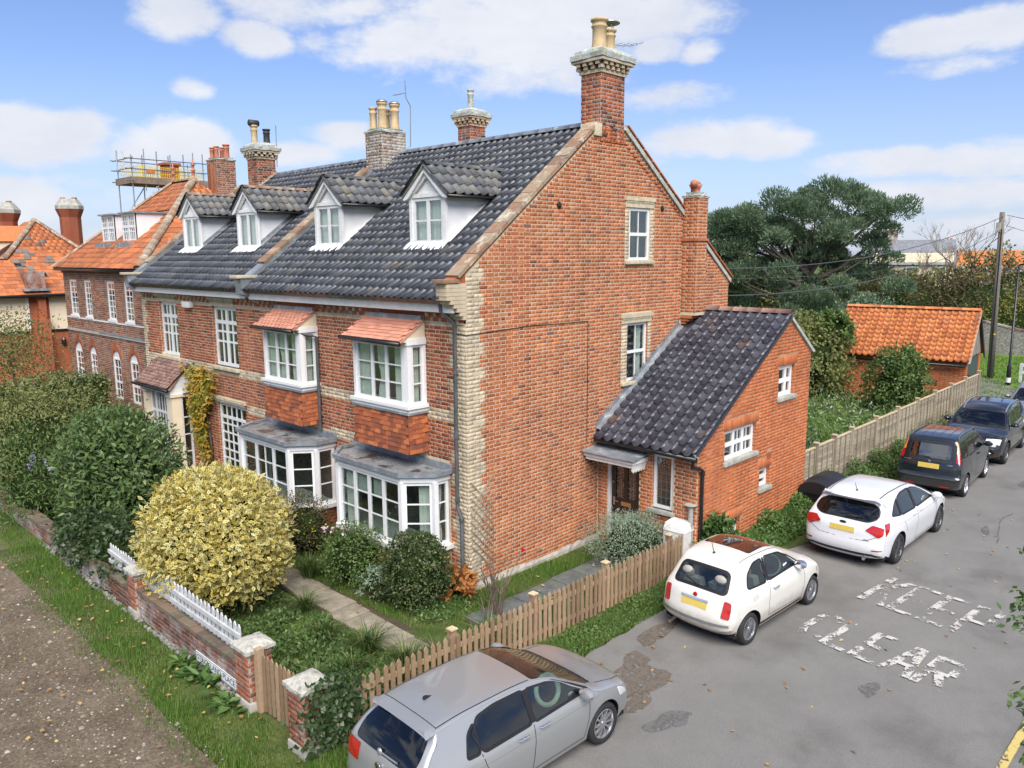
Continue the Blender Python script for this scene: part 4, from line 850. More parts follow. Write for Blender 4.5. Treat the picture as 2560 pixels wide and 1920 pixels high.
# door canopy with scalloped valance
cp = MB().box((AX0-.56, -1.32, 2.05), (AX0, -.03, 2.13)); cp.box((AX0-.52, -1.28, 1.97), (AX0, -.06, 2.05)); co = cp.build('door_canopy', M_['white_old'], H1)
sc = [(AX0-.5, 1.97)]+[(AX0-.5+.46*i/40, 1.90-.045*abs(math.sin(i/40*5*math.pi))) for i in range(41)]+[(AX0-.02, 1.97)]
MB().prism(frame((0, -1.27), (1, 0), (0, -1)), sc, -.025, .0).build('valance', M_['white_old'], co)
slab('canopy_top', [(AX0-.60, -1.36, 2.14), (AX0-.60, .0, 2.14), (AX0, .0, 2.24), (AX0, -1.36, 2.24)], .03, 'lead', co)
# annexe roof
ar = slab('annexe_roof', [(3.72, AY-.06, 2.42), (3.72, -.02, 2.42), (7.72, -.02, 4.93), (7.72, AY-.06, 4.93)], .08, 'tile_glaze', H1)
slab('annexe_roof', [(7.72, AY-.04, 4.93), (7.72, -.02, 4.93), (9.15, -.02, 3.98), (9.15, AY-.04, 3.98)], .05, 'tile_porch', H1)
lay_tiles(T1, ar, (3.66, -.14, 2.405), (0, -1, 0), (4.0, 0, 2.51), 2.42, math.hypot(4.0, 2.51)+.02, .235, .268, 'tile_glaze', 'roll', vis=2.5, skip=lambda m: m.x > 6.95 and m.y > -.5)
ridge_tiles(ar, (7.72, AY-.08, 4.97), (7.72, -.42, 4.97), 'tile_porch', L=.36, r=.11)
MB().prism(FS, [(3.74, 2.33), (7.70, 4.84), (7.74, 4.92), (3.70, 2.40)], .0, .055).build('verge', M_['flaunching'], H1); MB().prism(FS, [(7.74, 4.84), (9.0, 3.97), (9.1, 3.99), (7.74, 4.92)], .0, .055).build('verge', M_['flaunching'], H1)
lf = MB(); vs = []; m = 36          # stepped lead up the gable wall
for i in range(m):
    x = 3.8+3.25*i/m; x2 = 3.8+3.25*(i+1)/m; z = 2.42+.6275*(x-3.72)
    lf.add([(x, -.014, z+.06), (x2, -.014, z+.08), (x2, -.014, z+.24+.04*(i % 2)), (x+.03, -.014, z+.24+.04*(i % 2))], [(0, 1, 2, 3)])
    lf.add([(x, -.015, z+.10), (x2, -.015, z+.10+.0567), (x2, -.15, z+.08+.0567), (x, -.15, z+.08)], [(0, 3, 2, 1)])
lf.build('flashing', M_['lead'], H1)
MB().box((6.98, -.58, 4.47), (7.2, -.42, 4.62)).build('flashing', M_['lead'], H1)
gutter(H1, [(3.64, -.12, 2.37), (3.64, AY-.12, 2.34)], .05); MB().fbox(FF, AY, -.05, 2.27, 2.40, .02, .14).build('fascia', M_['white_old'], H1)
downpipe(H1, [(3.64, AY-.05, 2.30), (3.66, AY-.02, 2.18), (3.85, AY-.07, 2.12), (3.98, AY-.07, 2.05), (3.98, AY-.07, .1)], .036, 'black_plastic', collars=[(3.98, AY-.07, 2.0)])
MB().tube([(3.86, AY+.10, .0), (3.86, AY+.10, 1.28)], .05, 10).lathe((3.86, AY+.1, 1.28), [(.055, 0), (.13, .05), (.13, .06)], 10).build('vent_pipe', M_['stone_grey'], H1)
for P, H in ((B1, H1), (B2, H2), (T1, H1), (T2, H2), (HT, H1)): P.finish(H)
mbx = MB().box((3.56, -2.44, .12), (3.90, -1.96, .80)); mbx.add([(3.55, -2.45, .80), (3.55, -1.95, .80), (3.91, -1.95, .80), (3.91, -2.45, .80), (3.60, -2.42, .95), (3.60, -1.98, .95), (3.9, -1.98, .98), (3.9, -2.42, .98)], [(0,4,5,1),(1,5,6,2),(2,6,7,3),(3,7,4,0),(4,7,6,5)])
tag(mbx.build('meter_box', M_['white_old']), 'white meter box against the annexe wall behind the picket fence', 'meter box')
tag(MB().tube([(4.6, .45, 10.3), (4.62, .45, 10.95)], .012, 6).tube([(4.62, .45, 10.72), (5.25, .1, 10.78)], .008, 5).tube([(4.8, .15, 10.75), (4.8, .55, 10.73)], .005, 4).tube([(4.95, .08, 10.76), (4.95, .48, 10.74)], .005, 4).tube([(5.1, 0, 10.77), (5.1, .4, 10.76)], .005, 4).tube([(5.22, -.08, 10.79), (5.22, .32, 10.77)], .005, 4).build('television_aerial', M_['metal_grey']), 'television aerial beside the pots of the tall gable chimney', 'aerial')
tag(MB().tube([(4.4, 7.02, 9.2), (4.5, 6.98, 9.25), (4.53, 6.98, 10.3), (4.40, 7.0, 10.5), (4.38, 7.0, 10.95)], .014, 6).tube([(4.38, 7.0, 10.62), (4.08, 7.18, 10.55)], .008, 5).tube([(4.28, 6.88, 10.6), (4.33, 7.23, 10.6)], .006, 4).tube([(4.18, 6.93, 10.57), (4.23, 7.28, 10.57)], .006, 4).build('television_aerial', M_['metal_grey']), 'bent aerial mast on the squat chimney with four pots', 'aerial')
tag(MB().tube([(4.24, 13.56, 9.2), (4.24, 13.52, 10.5)], .014, 6).tube([(4.24, 13.52, 9.5), (4.1, 13.46, 9.45)], .02, 6).build('television_aerial', M_['metal_grey']), 'thin straight aerial mast beside the far chimney of the terrace', 'aerial')
# ================================================================== ground
def ground_mat(name, cols, scale=2.0, fine=30, rough=.95, bump=.01, bscale=40, patches=None, pr=(.5, .6), ps=.6, spots=None):
    m, N, L, b = new_mat(name); c = ramp(N, L, mapr(N, L, noiseN(N, L, scale, 8, .68), .28, .72), cols)
    c = mixc(N, L, 1, c, ramp(N, L, noiseN(N, L, fine, 6, .7), [(.3, (.72,)*3), (.7, (1.28,)*3)]), 'MULTIPLY')
    if patches: c = mixc(N, L, mapr(N, L, noiseN(N, L, ps, 7, .65), *pr), c, patches)
    if spots:
        v = N.new('ShaderNodeTexVoronoi'); v.inputs['Scale'].default_value = spots[1]; v.feature = 'F1'; L.new(N.new('ShaderNodeNewGeometry').outputs['Position'], v.inputs['Vector'])
        t = ramp(N, L, v.outputs['Color'], [(0, (.55,)*3), (.5, (1,)*3), (1, (1.5, 1.45, 1.35))]); c = mixc(N, L, spots[0], c, mixc(N, L, 1, c, t, 'MULTIPLY'))
    L.new(c, b.inputs['Base Color']); b.inputs['Roughness'].default_value = rough; b.inputs['Specular IOR Level'].default_value = .25
    if bump: addbump(N, L, b, noiseN(N, L, bscale, 6, .7), bump)
    return m
ground_mat('meadow', [(.045, .07, .018), (.085, .115, .03), (.12, .14, .05)], 1.2)
ground_mat('soil_grass', [(.035, .045, .016), (.06, .085, .022), (.10, .12, .035), (.11, .09, .05)], 1.6, bump=.02)
ground_mat('bright_grass', [(.085, .16, .022), (.13, .24, .035)], 1.4, bump=.02)
ground_mat('asphalt', [(.150, .147, .139), (.176, .172, .162), (.198, .193, .181)], .9, 60, .9, .004, 140, patches=(.118, .114, .106), pr=(.52, .72), ps=.5, spots=(.35, 130))
ground_mat('gravel', [(.085, .063, .042), (.135, .105, .074), (.18, .145, .107)], 1.1, 26, .95, .014, 55, patches=(.075, .06, .044), pr=(.58, .7), ps=.8, spots=(.8, 34))
ground_mat('brown_earth', [(.055, .04, .026), (.10, .075, .048)], 3, 30, .95, .01, 40)
def sheet(name, pts, z, matname, res=None, amp=0, kind='structure', parent=None, zf=None):
    if not res:
        o = MB().add([(x, y, z) for x, y in pts], [tuple(range(len(pts)))]).build(name, M_[matname], parent); return tag(o, kind=kind)
    x0, y0, x1, y1 = pts; nx, ny = max(1, int((x1-x0)/res)), max(1, int((y1-y0)/res)); X, Y = np.meshgrid(np.linspace(x0, x1, nx+1), np.linspace(y0, y1, ny+1), indexing='ij')
    Z = z+amp*(np.sin(X*2.1+Y*1.3)*.4+np.sin(X*.9-Y*2.7+1)*.4+np.sin(X*5.1+2)*np.sin(Y*4.3)*.2)
    if zf is not None: Z = Z+zf(X, Y)
    idx = np.arange((nx+1)*(ny+1)).reshape(nx+1, ny+1); F = np.stack([idx[:-1, :-1], idx[1:, :-1], idx[1:, 1:], idx[:-1, 1:]], -1).reshape(-1, 4)
    o = npmesh(name, np.stack([X, Y, Z], -1).reshape(-1, 3), F, M_[matname], parent, smooth=True); return tag(o, kind=kind)
sheet('ground', [(-400, -400), (1800, -400), (1800, 1800), (-400, 1800)], -.09, 'meadow')
def wob(a, b, n, amp, sd):
    r = random.Random(sd); return [(a[0]+(b[0]-a[0])*i/n+r.uniform(-amp, amp)*.5, a[1]+(b[1]-a[1])*i/n+r.uniform(-amp, amp)) for i in range(n+1)]
edge = wob((-5.6, -3.35), (-1.0, -3.2), 14, .06, 1)+wob((-.8, -3.1), (2.2, -3.05), 10, .07, 2)+wob((2.6, -3.1), (4.8, -2.9), 6, .06, 3)+wob((5.0, -3.1), (7.2, -3.6), 7, .1, 4)+wob((7.5, -3.5), (9.2, -3.2), 5, .06, 5)+wob((9.5, -3.3), (24, -3.3), 30, .08, 6)+wob((25, -3.2), (60, -6.5), 12, .1, 7)
sheet('road', [(-14, -3.4)]+edge+[(60, -12), (-14, -12)], 0.0, 'asphalt')
sheet('gravel_lane', [(-16, -3.3), (-5.5, -3.3)]+wob((-5.74, -2.6), (-5.7, .5), 10, .06, 8)+wob((-5.6, 1), (-5.3, 4.6), 10, .07, 9)+wob((-5.25, 5), (-4.95, 12), 14, .07, 10)+[(-4.6, 40), (-16, 40)], .006, 'gravel')
vb = lambda X, Y: .03*np.clip((X+5.8)/.5, 0, 1)+np.clip((-4.7-X)/.6, 0, 1)*0
sheet('grass_verge', (-5.9, -3.45, -4.55, 14.5), -.022, 'soil_grass', .12, .018, zf=vb)
sheet('garden', (-4.6, -3.0, 4.0, 15), .005, 'soil_grass', .2, .022, zf=lambda X, Y: -.06*np.clip((-2.55-Y)/.4, 0, 1))
bankf = lambda X, Y: .30*np.clip((Y+3.35)/.85, 0, 1)**1.3*np.clip((X-3.4)/3.5, 0, 1)
sheet('bank', (3.9, -3.75, 25.5, -2.3), -.03, 'soil_grass', .16, .02, zf=bankf)
sheet('rear_garden', (8.9, -2.42, 34, 18), .22, 'soil_grass', .6, .05, zf=lambda X, Y: -.3*np.clip((X-24.5)/1.5, 0, 1))
sheet('green', [(25.4, -2.6), (29, -2.3), (33.4, -2.2), (60, -5.5), (70, 16), (40, 20), (26, 4)], -.02, 'bright_grass')
sheet('footpath', [(25.2, -3.3), (28, -1.9), (30.5, -1.0), (33.4, -.1), (36, 1.6), (36.6, .8), (34.4, -1.3), (32, -2.6), (31, -3.6)], .0, 'asphalt')
sheet('field_lawn', (-60, 14.5, -4.4, 60), -.06, 'meadow', 6, .0)
# worn patches in the tarmac
def blob(name, c, rx, ry, z, matname, sd, label=None, n=26, rot=0):
    r = random.Random(sd); ph = [r.uniform(0, 6.3) for _ in range(4)]; P = []
    for i in range(n):
        a = 2*math.pi*i/n; k = 1+.16*math.sin(2*a+ph[0])+.12*math.sin(3*a+ph[1])+.09*math.sin(5*a+ph[2])+r.uniform(-.06, .06); x, y = rx*k*math.cos(a), ry*k*math.sin(a); P.append((c[0]+x*math.cos(rot)-y*math.sin(rot), c[1]+x*math.sin(rot)+y*math.cos(rot)))
    return sheet(name, P, z, matname)
def ragged(name, col):
    m, N, L, b = new_mat(name); L.new(mixc(N, L, mapr(N, L, noiseN(N, L, 40, 5, .7), .3, .7), col, tuple(v*1.6 for v in col)), b.inputs['Base Color']); b.inputs['Roughness'].default_value = .95; t = N.new('ShaderNodeBsdfTransparent'); mx = N.new('ShaderNodeMixShader')
    L.new(mapr(N, L, noiseN(N, L, 7, 8, .72), .40, .52), mx.inputs[0]); L.new(t.outputs[0], mx.inputs[1]); L.new(b.outputs[0], mx.inputs[2]); L.new(mx.outputs[0], N['Material Output'].inputs[0])
ragged('patch_brown', (.10, .082, .064)); ragged('patch_dark', (.095, .093, .09))
for i, (x, y, rx, ry, m, rt) in enumerate(((-.45, -4.1, .55, .42, 'patch_brown', .3), (-.95, -4.35, .35, .30, 'patch_brown', 0), (.05, -3.75, .3, .18, 'patch_brown', .5), (-1.0, -5.05, .38, .17, 'patch_dark', -.4), (1.7, -6.75, .22, .13, 'patch_dark', .2), (7.1, -3.75, .55, .3, 'patch_brown', .4), (15.2, -6.1, .5, .2, 'patch_dark', .1), (1.05, -3.5, .5, .2, 'patch_brown', .1), (2.2, -3.35, .4, .16, 'patch_brown', 0), (10.4, -6.2, .3, .08, 'patch_dark', .2))):
    blob('tarmac_patch', (x, y), rx, ry, .004+.001*i, m, 40+i, rot=rt)
# painted KEEP CLEAR, worn, and the yellow edge line
def worn(name, col, thr):
    m, N, L, b = new_mat(name); b.inputs['Base Color'].default_value = (*col, 1); b.inputs['Roughness'].default_value = .8
    t = N.new('ShaderNodeBsdfTransparent'); mx = N.new('ShaderNodeMixShader'); o = N['Material Output']
    a = N.new('ShaderNodeMath'); a.operation = 'ADD'; L.new(mapr(N, L, noiseN(N, L, 3.6, 4, .6), .3, .7), a.inputs[0]); L.new(mapr(N, L, noiseN(N, L, 26, 6, .75), .3, .7, 0, .75), a.inputs[1])
    f = mapr(N, L, a.outputs[0], thr, thr+.10); L.new(f, mx.inputs[0]); L.new(t.outputs[0], mx.inputs[1]); L.new(b.outputs[0], mx.inputs[2]); L.new(mx.outputs[0], o.inputs[0]); return m
worn('road_paint', (.48, .465, .43), .84); worn('yellow_paint', (.50, .39, .13), .60)
STROKES = {'K': [((0, 0), (0, 1)), ((.06, .48), (1, 1)), ((.28, .58), (1, 0))], 'E': [((0, 0), (0, 1)), ((0, .97), (1, .97)), ((0, .5), (.85, .5)), ((0, .03), (1, .03))], 'P': [((0, 0), (0, 1)), ((0, .97), (.85, .97)), ((.9, .94), (.9, .52)), ((0, .48), (.85, .48))],
           'C': [((.95, .82), (.7, .97)), ((.75, .97), (.3, .97)), ((.28, .97), (.04, .78)), ((.03, .8), (.03, .22)), ((.04, .24), (.28, .03)), ((.3, .03), (.75, .03)), ((.7, .03), (.95, .18))], 'L': [((0, 0), (0, 1)), ((0, .03), (1, .03))], 'A': [((0, 0), (.42, 1)), ((.58, 1), (1, 0)), ((.2, .35), (.8, .35)), ((.4, .97), (.6, .97))], 'R': [((0, 0), (0, 1)), ((0, .97), (.85, .97)), ((.9, .94), (.9, .54)), ((0, .5), (.85, .5)), ((.45, .5), (1, 0))]}
def road_word(word, o, right, up, lw, lh, gap, sw=.105):
    """one flat painted mesh per letter on the road"""
    o, right, up = Vector(o), Vector(right), Vector(up); root = None
    for i, ch in enumerate(word):
        b = MB(); base = o+right*(i*(lw+gap))
        for j, (p, q) in enumerate(STROKES[ch]):
            P = base+right*(p[0]*lw)+up*(p[1]*lh); Q = base+right*(q[0]*lw)+up*(q[1]*lh); d = (Q-P).normalized(); n = Vector((-d.y, d.x, 0)); s = sw*(1.25 if abs(d.dot(up)) > .6 else 1)*.5
            z = Vector((0, 0, .022+.0007*j)); b.add([P-n*s+z, Q-n*s+z, Q+n*s+z, P+n*s+z], [(0, 1, 2, 3)])
        yield ch, b
for word, o, lw, lh, gap, lab in (('KEEP', (4.72, -5.48, 0), .38, 1.42, .155, 'worn white painted word KEEP on the tarmac'), ('CLEAR', (2.66, -5.18, 0), .36, 1.08, .135, 'worn white painted word CLEAR on the tarmac')):
    t = thing('road_marking', lab, 'road marking', (o[0], o[1], 0), 'keep clear road marking')
    for ch, b in road_word(word, o, Vector((-.16, -1, 0)).normalized(), Vector((1, -.11, 0)).normalized(), lw, lh, gap): b.build('painted_letter', M_['road_paint'], t)
tag(MB().add([(-6, -8.45, .02), (-6, -8.55, .02), (40, -9.2, .02), (40, -9.10, .02)], [(0, 1, 2, 3)]).build('edge_line', M_['yellow_paint']), 'yellow line painted along the near edge of the road', 'road marking')
sheet('near_verge', [(-6, -8.75), (40, -9.35), (40, -30), (-6, -30)], .012, 'brown_earth')
ragged('crack_dark', (.05, .05, .05)); r = random.Random(61)
for (x, y, L_, a) in ((9.6, -6.6, 2.6, .1), (13, -7.2, 3, .15)):
    pts = [Vector((x, y, 0))]
    for i in range(12): a += r.uniform(-.3, .3); pts.append(pts[-1]+Vector((math.cos(a), math.sin(a), 0))*L_/12)
    b = MB(); vs = []
    for i, p in enumerate(pts): w = r.uniform(.003, .009); vs += [(p.x, p.y-w, .019), (p.x, p.y+w, .019)]
    tag(b.add(vs, [(2*i, 2*i+2, 2*i+3, 2*i+1) for i in range(12)]).build('tarmac_crack', M_['crack_dark']), kind='structure')
# garden path slabs
gpth = sheet('garden_path', [(-2.52, -1.1), (-1.72, -1.1), (-1.62, 4.6), (-2.3, 4.6)], .02, 'brown_earth')
rs_ = random.Random(5); y = 4.4; i = 0
while y > -1.0:
    h = rs_.uniform(.40, .50); cx = -2.12+.05*(y-1)+rs_.uniform(-.03, .03); w = rs_.uniform(.54, .62)
    MB().box((-w/2, -h/2+.012, 0), (w/2, h/2-.012, .035)).bevel('paving_slab', M_['slab'], gpth, w=.008).matrix_basis = Matrix.Translation((cx, y-h/2, .018)) @ Matrix.Rotation(rs_.uniform(-.05, .05), 4, 'Z') @ Matrix.Rotation(rs_.uniform(-.015, .015), 4, 'X'); y -= h
spth = sheet('side_path', [(-.9, -1.3), (3.9, -1.3), (3.9, -.75), (-.9, -.72)], .018, 'brown_earth'); x = -.85
while x < 3.8:
    h = rs_.uniform(.5, .62); MB().box((-h/2+.012, -.24, 0), (h/2-.012, .24, .03)).bevel('paving_slab', M_['slate_path'], spth, w=.006).matrix_basis = Matrix.Translation((x+h/2, -1.01+rs_.uniform(-.03, .03), .016)) @ Matrix.Rotation(rs_.uniform(-.04, .04), 4, 'Z'); x += h
# ================================================================== front wall, piers, gate, pickets
FWL = frame((-4.76, 0), (0, 1), (-1, 0))
WL = thing('garden_wall', 'low weathered brick wall along the gravel lane, topped with white pickets', 'wall', (-4.7, 4, 0))
def lowwall(y0, y1, zt, WB):
    m_ = MB().box((-4.755, y0, -.1), (-4.50, y1, zt)).build('wall_face', M_['mortar_grey'], WL)
    lay_bricks(WB, m_, FWL, [(y0, 0), (y1, 0), (y1, zt), (y0, zt)], [], 'brick_low', z0=zt-8*.075)
    coping_run(m_, (-4.63, y0, zt), (-4.63, y1, zt), .30, (1, 0, 0), matname='coping_dark', L=.24, th=.06)
WB = Pieces('brick', 'brickwork'); lowwall(-.32, 3.45, .50, WB); lowwall(3.85, 7.75, .40, WB); lowwall(8.1, 15.0, .34, WB); WB.finish(WL)
mat('flint_pale', [(.13, .125, .115), (.30, .29, .26)], .85, nscale=14); fl = MB(); r = random.Random(3)
for i in range(240):
    y = r.uniform(-.1, 9); s = r.uniform(.025, .06); fl.ball((-4.80+r.uniform(-.05, .02), y, r.uniform(.0, .05)), (s*r.uniform(.6, 1), s, s*.7), 6)
fl.build('flint_footing', M_['flint_pale'], WL, kind='stuff')
def pier(x0, x1, y0, y1, h, label, capz=.1):
    t = thing('gate_pier', label, 'pier', ((x0+x1)/2, (y0+y1)/2, 0), 'brick gate piers'); P = Pieces('brick', 'brickwork')
    core = MB().box((x0+.005, y0+.005, -.1), (x1-.005, y1-.005, h)).build('pier_core', M_['mortar_grey'], t)
    MB().box((x0-.025, y0-.025, -.1), (x1+.025, y1+.025, .14)).bevel('pier_base', M_['concrete'], t, w=.012)
    for F, a, b_ in ((frame((x0, 0), (0, 1), (-1, 0)), y0, y1), (frame((0, y0), (1, 0), (0, -1)), x0, x1), (frame((0, y1), (1, 0), (0, 1)), x0, x1)): lay_bricks(P, core, F, [(a, .14), (b_, .14), (b_, h), (a, h)], [], 'brick_pier', bond=(b_-a)/round((b_-a)/.3375)*1.0)
    P.finish(t)
    c = MB(); e = .045; n = 8; vs = []
    for j, (d, z) in enumerate(((e-.02, h), (e, h+.02), (e, h+.07), (e-.05, h+.10), (-.1, h+.13))):
        ring = [(x0-d+(x1-x0+2*d)*i/n, y0-d) for i in range(n)]+[(x1+d, y0-d+(y1-y0+2*d)*i/n) for i in range(n)]+[(x1+d-(x1-x0+2*d)*i/n, y1+d) for i in range(n)]+[(x0-d, y1+d-(y1-y0+2*d)*i/n) for i in range(n)]
        vs += [(a+random.uniform(-.009, .009), q+random.uniform(-.009, .009), z+random.uniform(-.007, .007)) for a, q in ring]
    k = 4*n; c.add(vs, [(j*k+i, j*k+(i+1) % k, (j+1)*k+(i+1) % k, (j+1)*k+i) for j in range(4) for i in range(k)]+[tuple(4*k+i for i in range(k)), tuple(range(k))[::-1]])
    c.build('pier_cap', M_['cap_stone'], t); return t
pier(-4.85, -4.48, -.70, -.32, .86, 'brick pier left of the small wooden gate, stone capped'); pier(-4.89, -4.52, -2.19, -1.82, .88, 'brick pier right of the small wooden gate, ivy on one side'); pier(-4.80, -4.52, 3.46, 3.78, .80, 'slim brick pier half hidden by the golden bush')
pk = [(-.035, 0), (.035, 0), (.035, .9), (.0, 1.0), (-.035, .9)]
def picket_mesh(w, h, t, matname, key, point=.05):
    if key not in _TM:
        Fp = frame((0, 0), (1, 0), (0, -1)); _TM[key] = MB().prism(Fp, [(-w/2, 0), (w/2, 0), (w/2, h-point), (0, h), (-w/2, h-point)], -t/2, t/2).mesh('picket', M_[matname])
    return _TM[key]
def pickets(root, p, q, n, w, h, t, matname, z0, railz, post=None, off=.0, posts=(), railw=.035, lean=.02):
    p, q = Vector((*p, 0)), Vector((*q, 0)); d = q-p; L = d.length; d.normalize(); ang = math.atan2(d.y, d.x); nrm = Vector((d.y, -d.x, 0)); b = None
    for rz in railz:
        c = (p+q)/2; MB().box((-L/2, -.018, -railw), (L/2, .018, railw)).build('rail', M_[matname], root).matrix_basis = Matrix.Translation(c+Vector((0, 0, rz))-nrm*.03) @ Matrix.Rotation(ang, 4, 'Z')
    me = picket_mesh(w, h, t, matname, ('pk', w, h, t, matname))
    for i in range(n):
        o = bpy.data.objects.new('picket', me); COL.objects.link(o); o.parent = root; c = p+d*(L*(i+.5)/n)
        o.matrix_parent_inverse = Matrix.Translation(-Vector(root.location)) if root.type == 'EMPTY' else Matrix()
        o.matrix_basis = Matrix.Translation(c+Vector((0, 0, z0+random.uniform(-.015, .012)))) @ Matrix.Rotation(ang, 4, 'Z') @ Matrix.Rotation(random.uniform(-lean, lean), 4, 'Y')
    for s in posts:
        c = p+d*s-nrm*.08; b = MB().box((-.05, -.05, -.1), (.05, .05, h+z0+.04)); b.build('post', M_[matname], root).matrix_basis = Matrix.Translation(c) @ Matrix.Rotation(ang, 4, 'Z')
        b = MB().box((-.065, -.065, h+z0+.04), (.065, .065, h+z0+.06)); b.add([(-.06, -.06, h+z0+.06), (.06, -.06, h+z0+.06), (.06, .06, h+z0+.06), (-.06, .06, h+z0+.06), (0, 0, h+z0+.10)], [(0,1,4),(1,2,4),(2,3,4),(3,0,4)]); b.build('post_cap', M_['timber_post'], root).matrix_basis = Matrix.Translation(c) @ Matrix.Rotation(ang, 4, 'Z')
pf = thing('picket_fence', 'brown wooden picket fence running from the gate pier to the annexe', 'fence', (-.4, -2.3, 0))
pickets(pf, (-4.40, -2.20), (3.85, -2.42), 70, .068, .80, .022, 'picket_wood', .02, (.18, .60), posts=(2.02, 3.75, 5.62, 7.6))
gt = thing('garden_gate', 'small brown wooden picket gate between two brick piers', 'gate', (-4.72, -1.2, 0))
pickets(gt, (-4.72, -.84), (-4.68, -1.80), 9, .062, .86, .02, 'picket_wood', .06, (.22, .68)); MB().box((-4.77, -.82, 0), (-4.66, -.72, .95)).build('gate_post', M_['picket_wood'], gt)
wf = thing('white_picket_fence', 'weathered white picket fence standing on the low brick wall', 'fence', (-4.6, 1.6, .5))
pickets(wf, (-4.62, -.1), (-4.60, 3.4), 25, .075, .46, .02, 'white_picket', .57, (.68, .86)); pickets(wf, (-4.60, 3.9), (-4.58, 5.2), 10, .075, .46, .02, 'white_picket', .47, (.58, .76))
# street name plate on the wall
mat('sign_white', (.74, .76, .78), .35, nd=.08, dirt=(.5, .5, .48), dirtrange=(.6, .9), dscale=6); mat('sign_black', (.02, .02, .025), .5, nd=0); mat('chrome', (.75, .76, .78), .12, metal=1, nd=0)
SG = thing('street_sign', 'white street name plate lettered STRICKLAND PLACE at the foot of the low wall', 'sign', (-4.78, .4, .1))
FSG = frame((-4.782, 1.12), (0, -1), (-1, 0)); MB().fbox(FSG, 0, 1.32, .10, .27, 0, .012).build('sign_plate', M_['sign_white'], SG)
bd = MB()
for (a, b_, c_, d) in ((.015, 1.305, .108, .114), (.015, 1.305, .256, .262), (.015, .021, .114, .256), (1.299, 1.305, .114, .256)): bd.fbox(FSG, a, b_, c_, d, .0121, .0135)
bd.build('sign_border', M_['sign_black'], SG)
def text_mesh(txt, size, matname, extr=.0005, align='CENTER'):
    cu = bpy.data.curves.new('text', 'FONT'); cu.body = txt; cu.size = size; cu.align_x = align; cu.align_y = 'CENTER'; cu.extrude = extr
    o = bpy.data.objects.new('text', cu); COL.objects.link(o); dg = bpy.context.evaluated_depsgraph_get(); me = bpy.data.meshes.new_from_object(o.evaluated_get(dg)); bpy.data.objects.remove(o); me.materials.clear(); me.materials.append(M_[matname]); return me
me = text_mesh('STRICKLAND PLACE', .128, 'sign_black'); o = bpy.data.objects.new('lettering', me); link(o, SG)
wdt = max(v.co.x for v in me.vertices)-min(v.co.x for v in me.vertices)
o.matrix_basis = Matrix.Translation((-4.7965, 1.12-.66, .185)) @ Matrix(((0, 0, -1, 0), (-1, 0, 0, 0), (0, 1, 0, 0), (0, 0, 0, 1))) @ Matrix.Diagonal((1.22/wdt, 1, 1, 1))
# trellis on the quoin
TR = thing('trellis', 'weathered diamond trellis fixed to the pale corner of the gable', 'trellis', (.35, -.03, 1.1))
for k in range(2):
    for i in range(9):
        z0 = .30+i*.155; x0, x1 = .03, .62
        za, zb = (z0, z0+.62*1.0) if k == 0 else (z0+.62, z0); pts = [(x0, za), (x1, zb)]
        if min(za, zb) < .3: continue
        b = MB().tube([(x0, -.018-.012*k, za), (x1, -.018-.012*k, zb)], .009, 4); b.build('lath', M_['fence_wood'], TR)
# ================================================================== panel fence on the right
PF = thing('panel_fence', 'grey timber lap panel fence behind the parked cars', 'fence', (17, -2.4, .2))
posts = [9.05, 9.80, 10.95, 12.13, 13.98, 15.80, 17.62, 19.45, 21.28, 23.08, 24.92]; r = random.Random(9)
for i, x in enumerate(posts):
    zt = 1.46+.012*(x-9)
    if i: MB().box((x-.05, -2.47, 0), (x+.05, -2.37, zt+.08)).build('post', M_['fence_wood'], PF); MB().box((x-.065, -2.485, zt+.08), (x+.065, -2.355, zt+.105)).build('post_cap', M_['timber_post'], PF)
    if i+1 == len(posts): break
    x2 = posts[i+1]; a, b_ = x+.055, x2-.055; zt2 = zt+.006; rows = 11; h = 1.14/rows
    for j in range(rows):
        zz = zt2-.03-(j+1)*h; bd = MB(); n = 6; vs = []
        for k in range(n+1):
            t = k/n; w = r.uniform(-.006, .006); vs += [(a+(b_-a)*t, -2.415-.012, zz-.018+w), (a+(b_-a)*t, -2.40, zz+h+.004), (a+(b_-a)*t, -2.40+.012, zz+h+.004)]
        bd.add(vs, [(k*3+q, (k+1)*3+q, (k+1)*3+q+1, k*3+q+1) for k in range(n) for q in range(2)]); bd.build('slat', M_['fence_wood'], PF)
    nb = max(1, round((x2-x)/.37))
    for j in range(nb+1):
        xx = a+.02+(b_-a-.04)*j/nb; MB().box((xx-.02, -2.445, zt2-1.18), (xx+.02, -2.428, zt2-.03)).build('batten', M_['fence_wood'], PF)
    MB().box((a, -2.445, zt2-.035), (b_, -2.375, zt2)).build('capping_rail', M_['timber_post'], PF); MB().box((a, -2.43, .05), (b_, -2.39, zt2-1.18)).build('gravel_board', M_['fence_wood'], PF)
rt = MB()
for j in range(10): rt.add([(24.95, -2.40, 1.5-.11*j), (25.5, -1.85, 1.45-.11*j), (25.5, -1.87, 1.34-.11*j), (24.97, -2.42, 1.38-.11*j)], [(0, 1, 2, 3)])
rt.build('return_panel', M_['fence_wood'], PF)
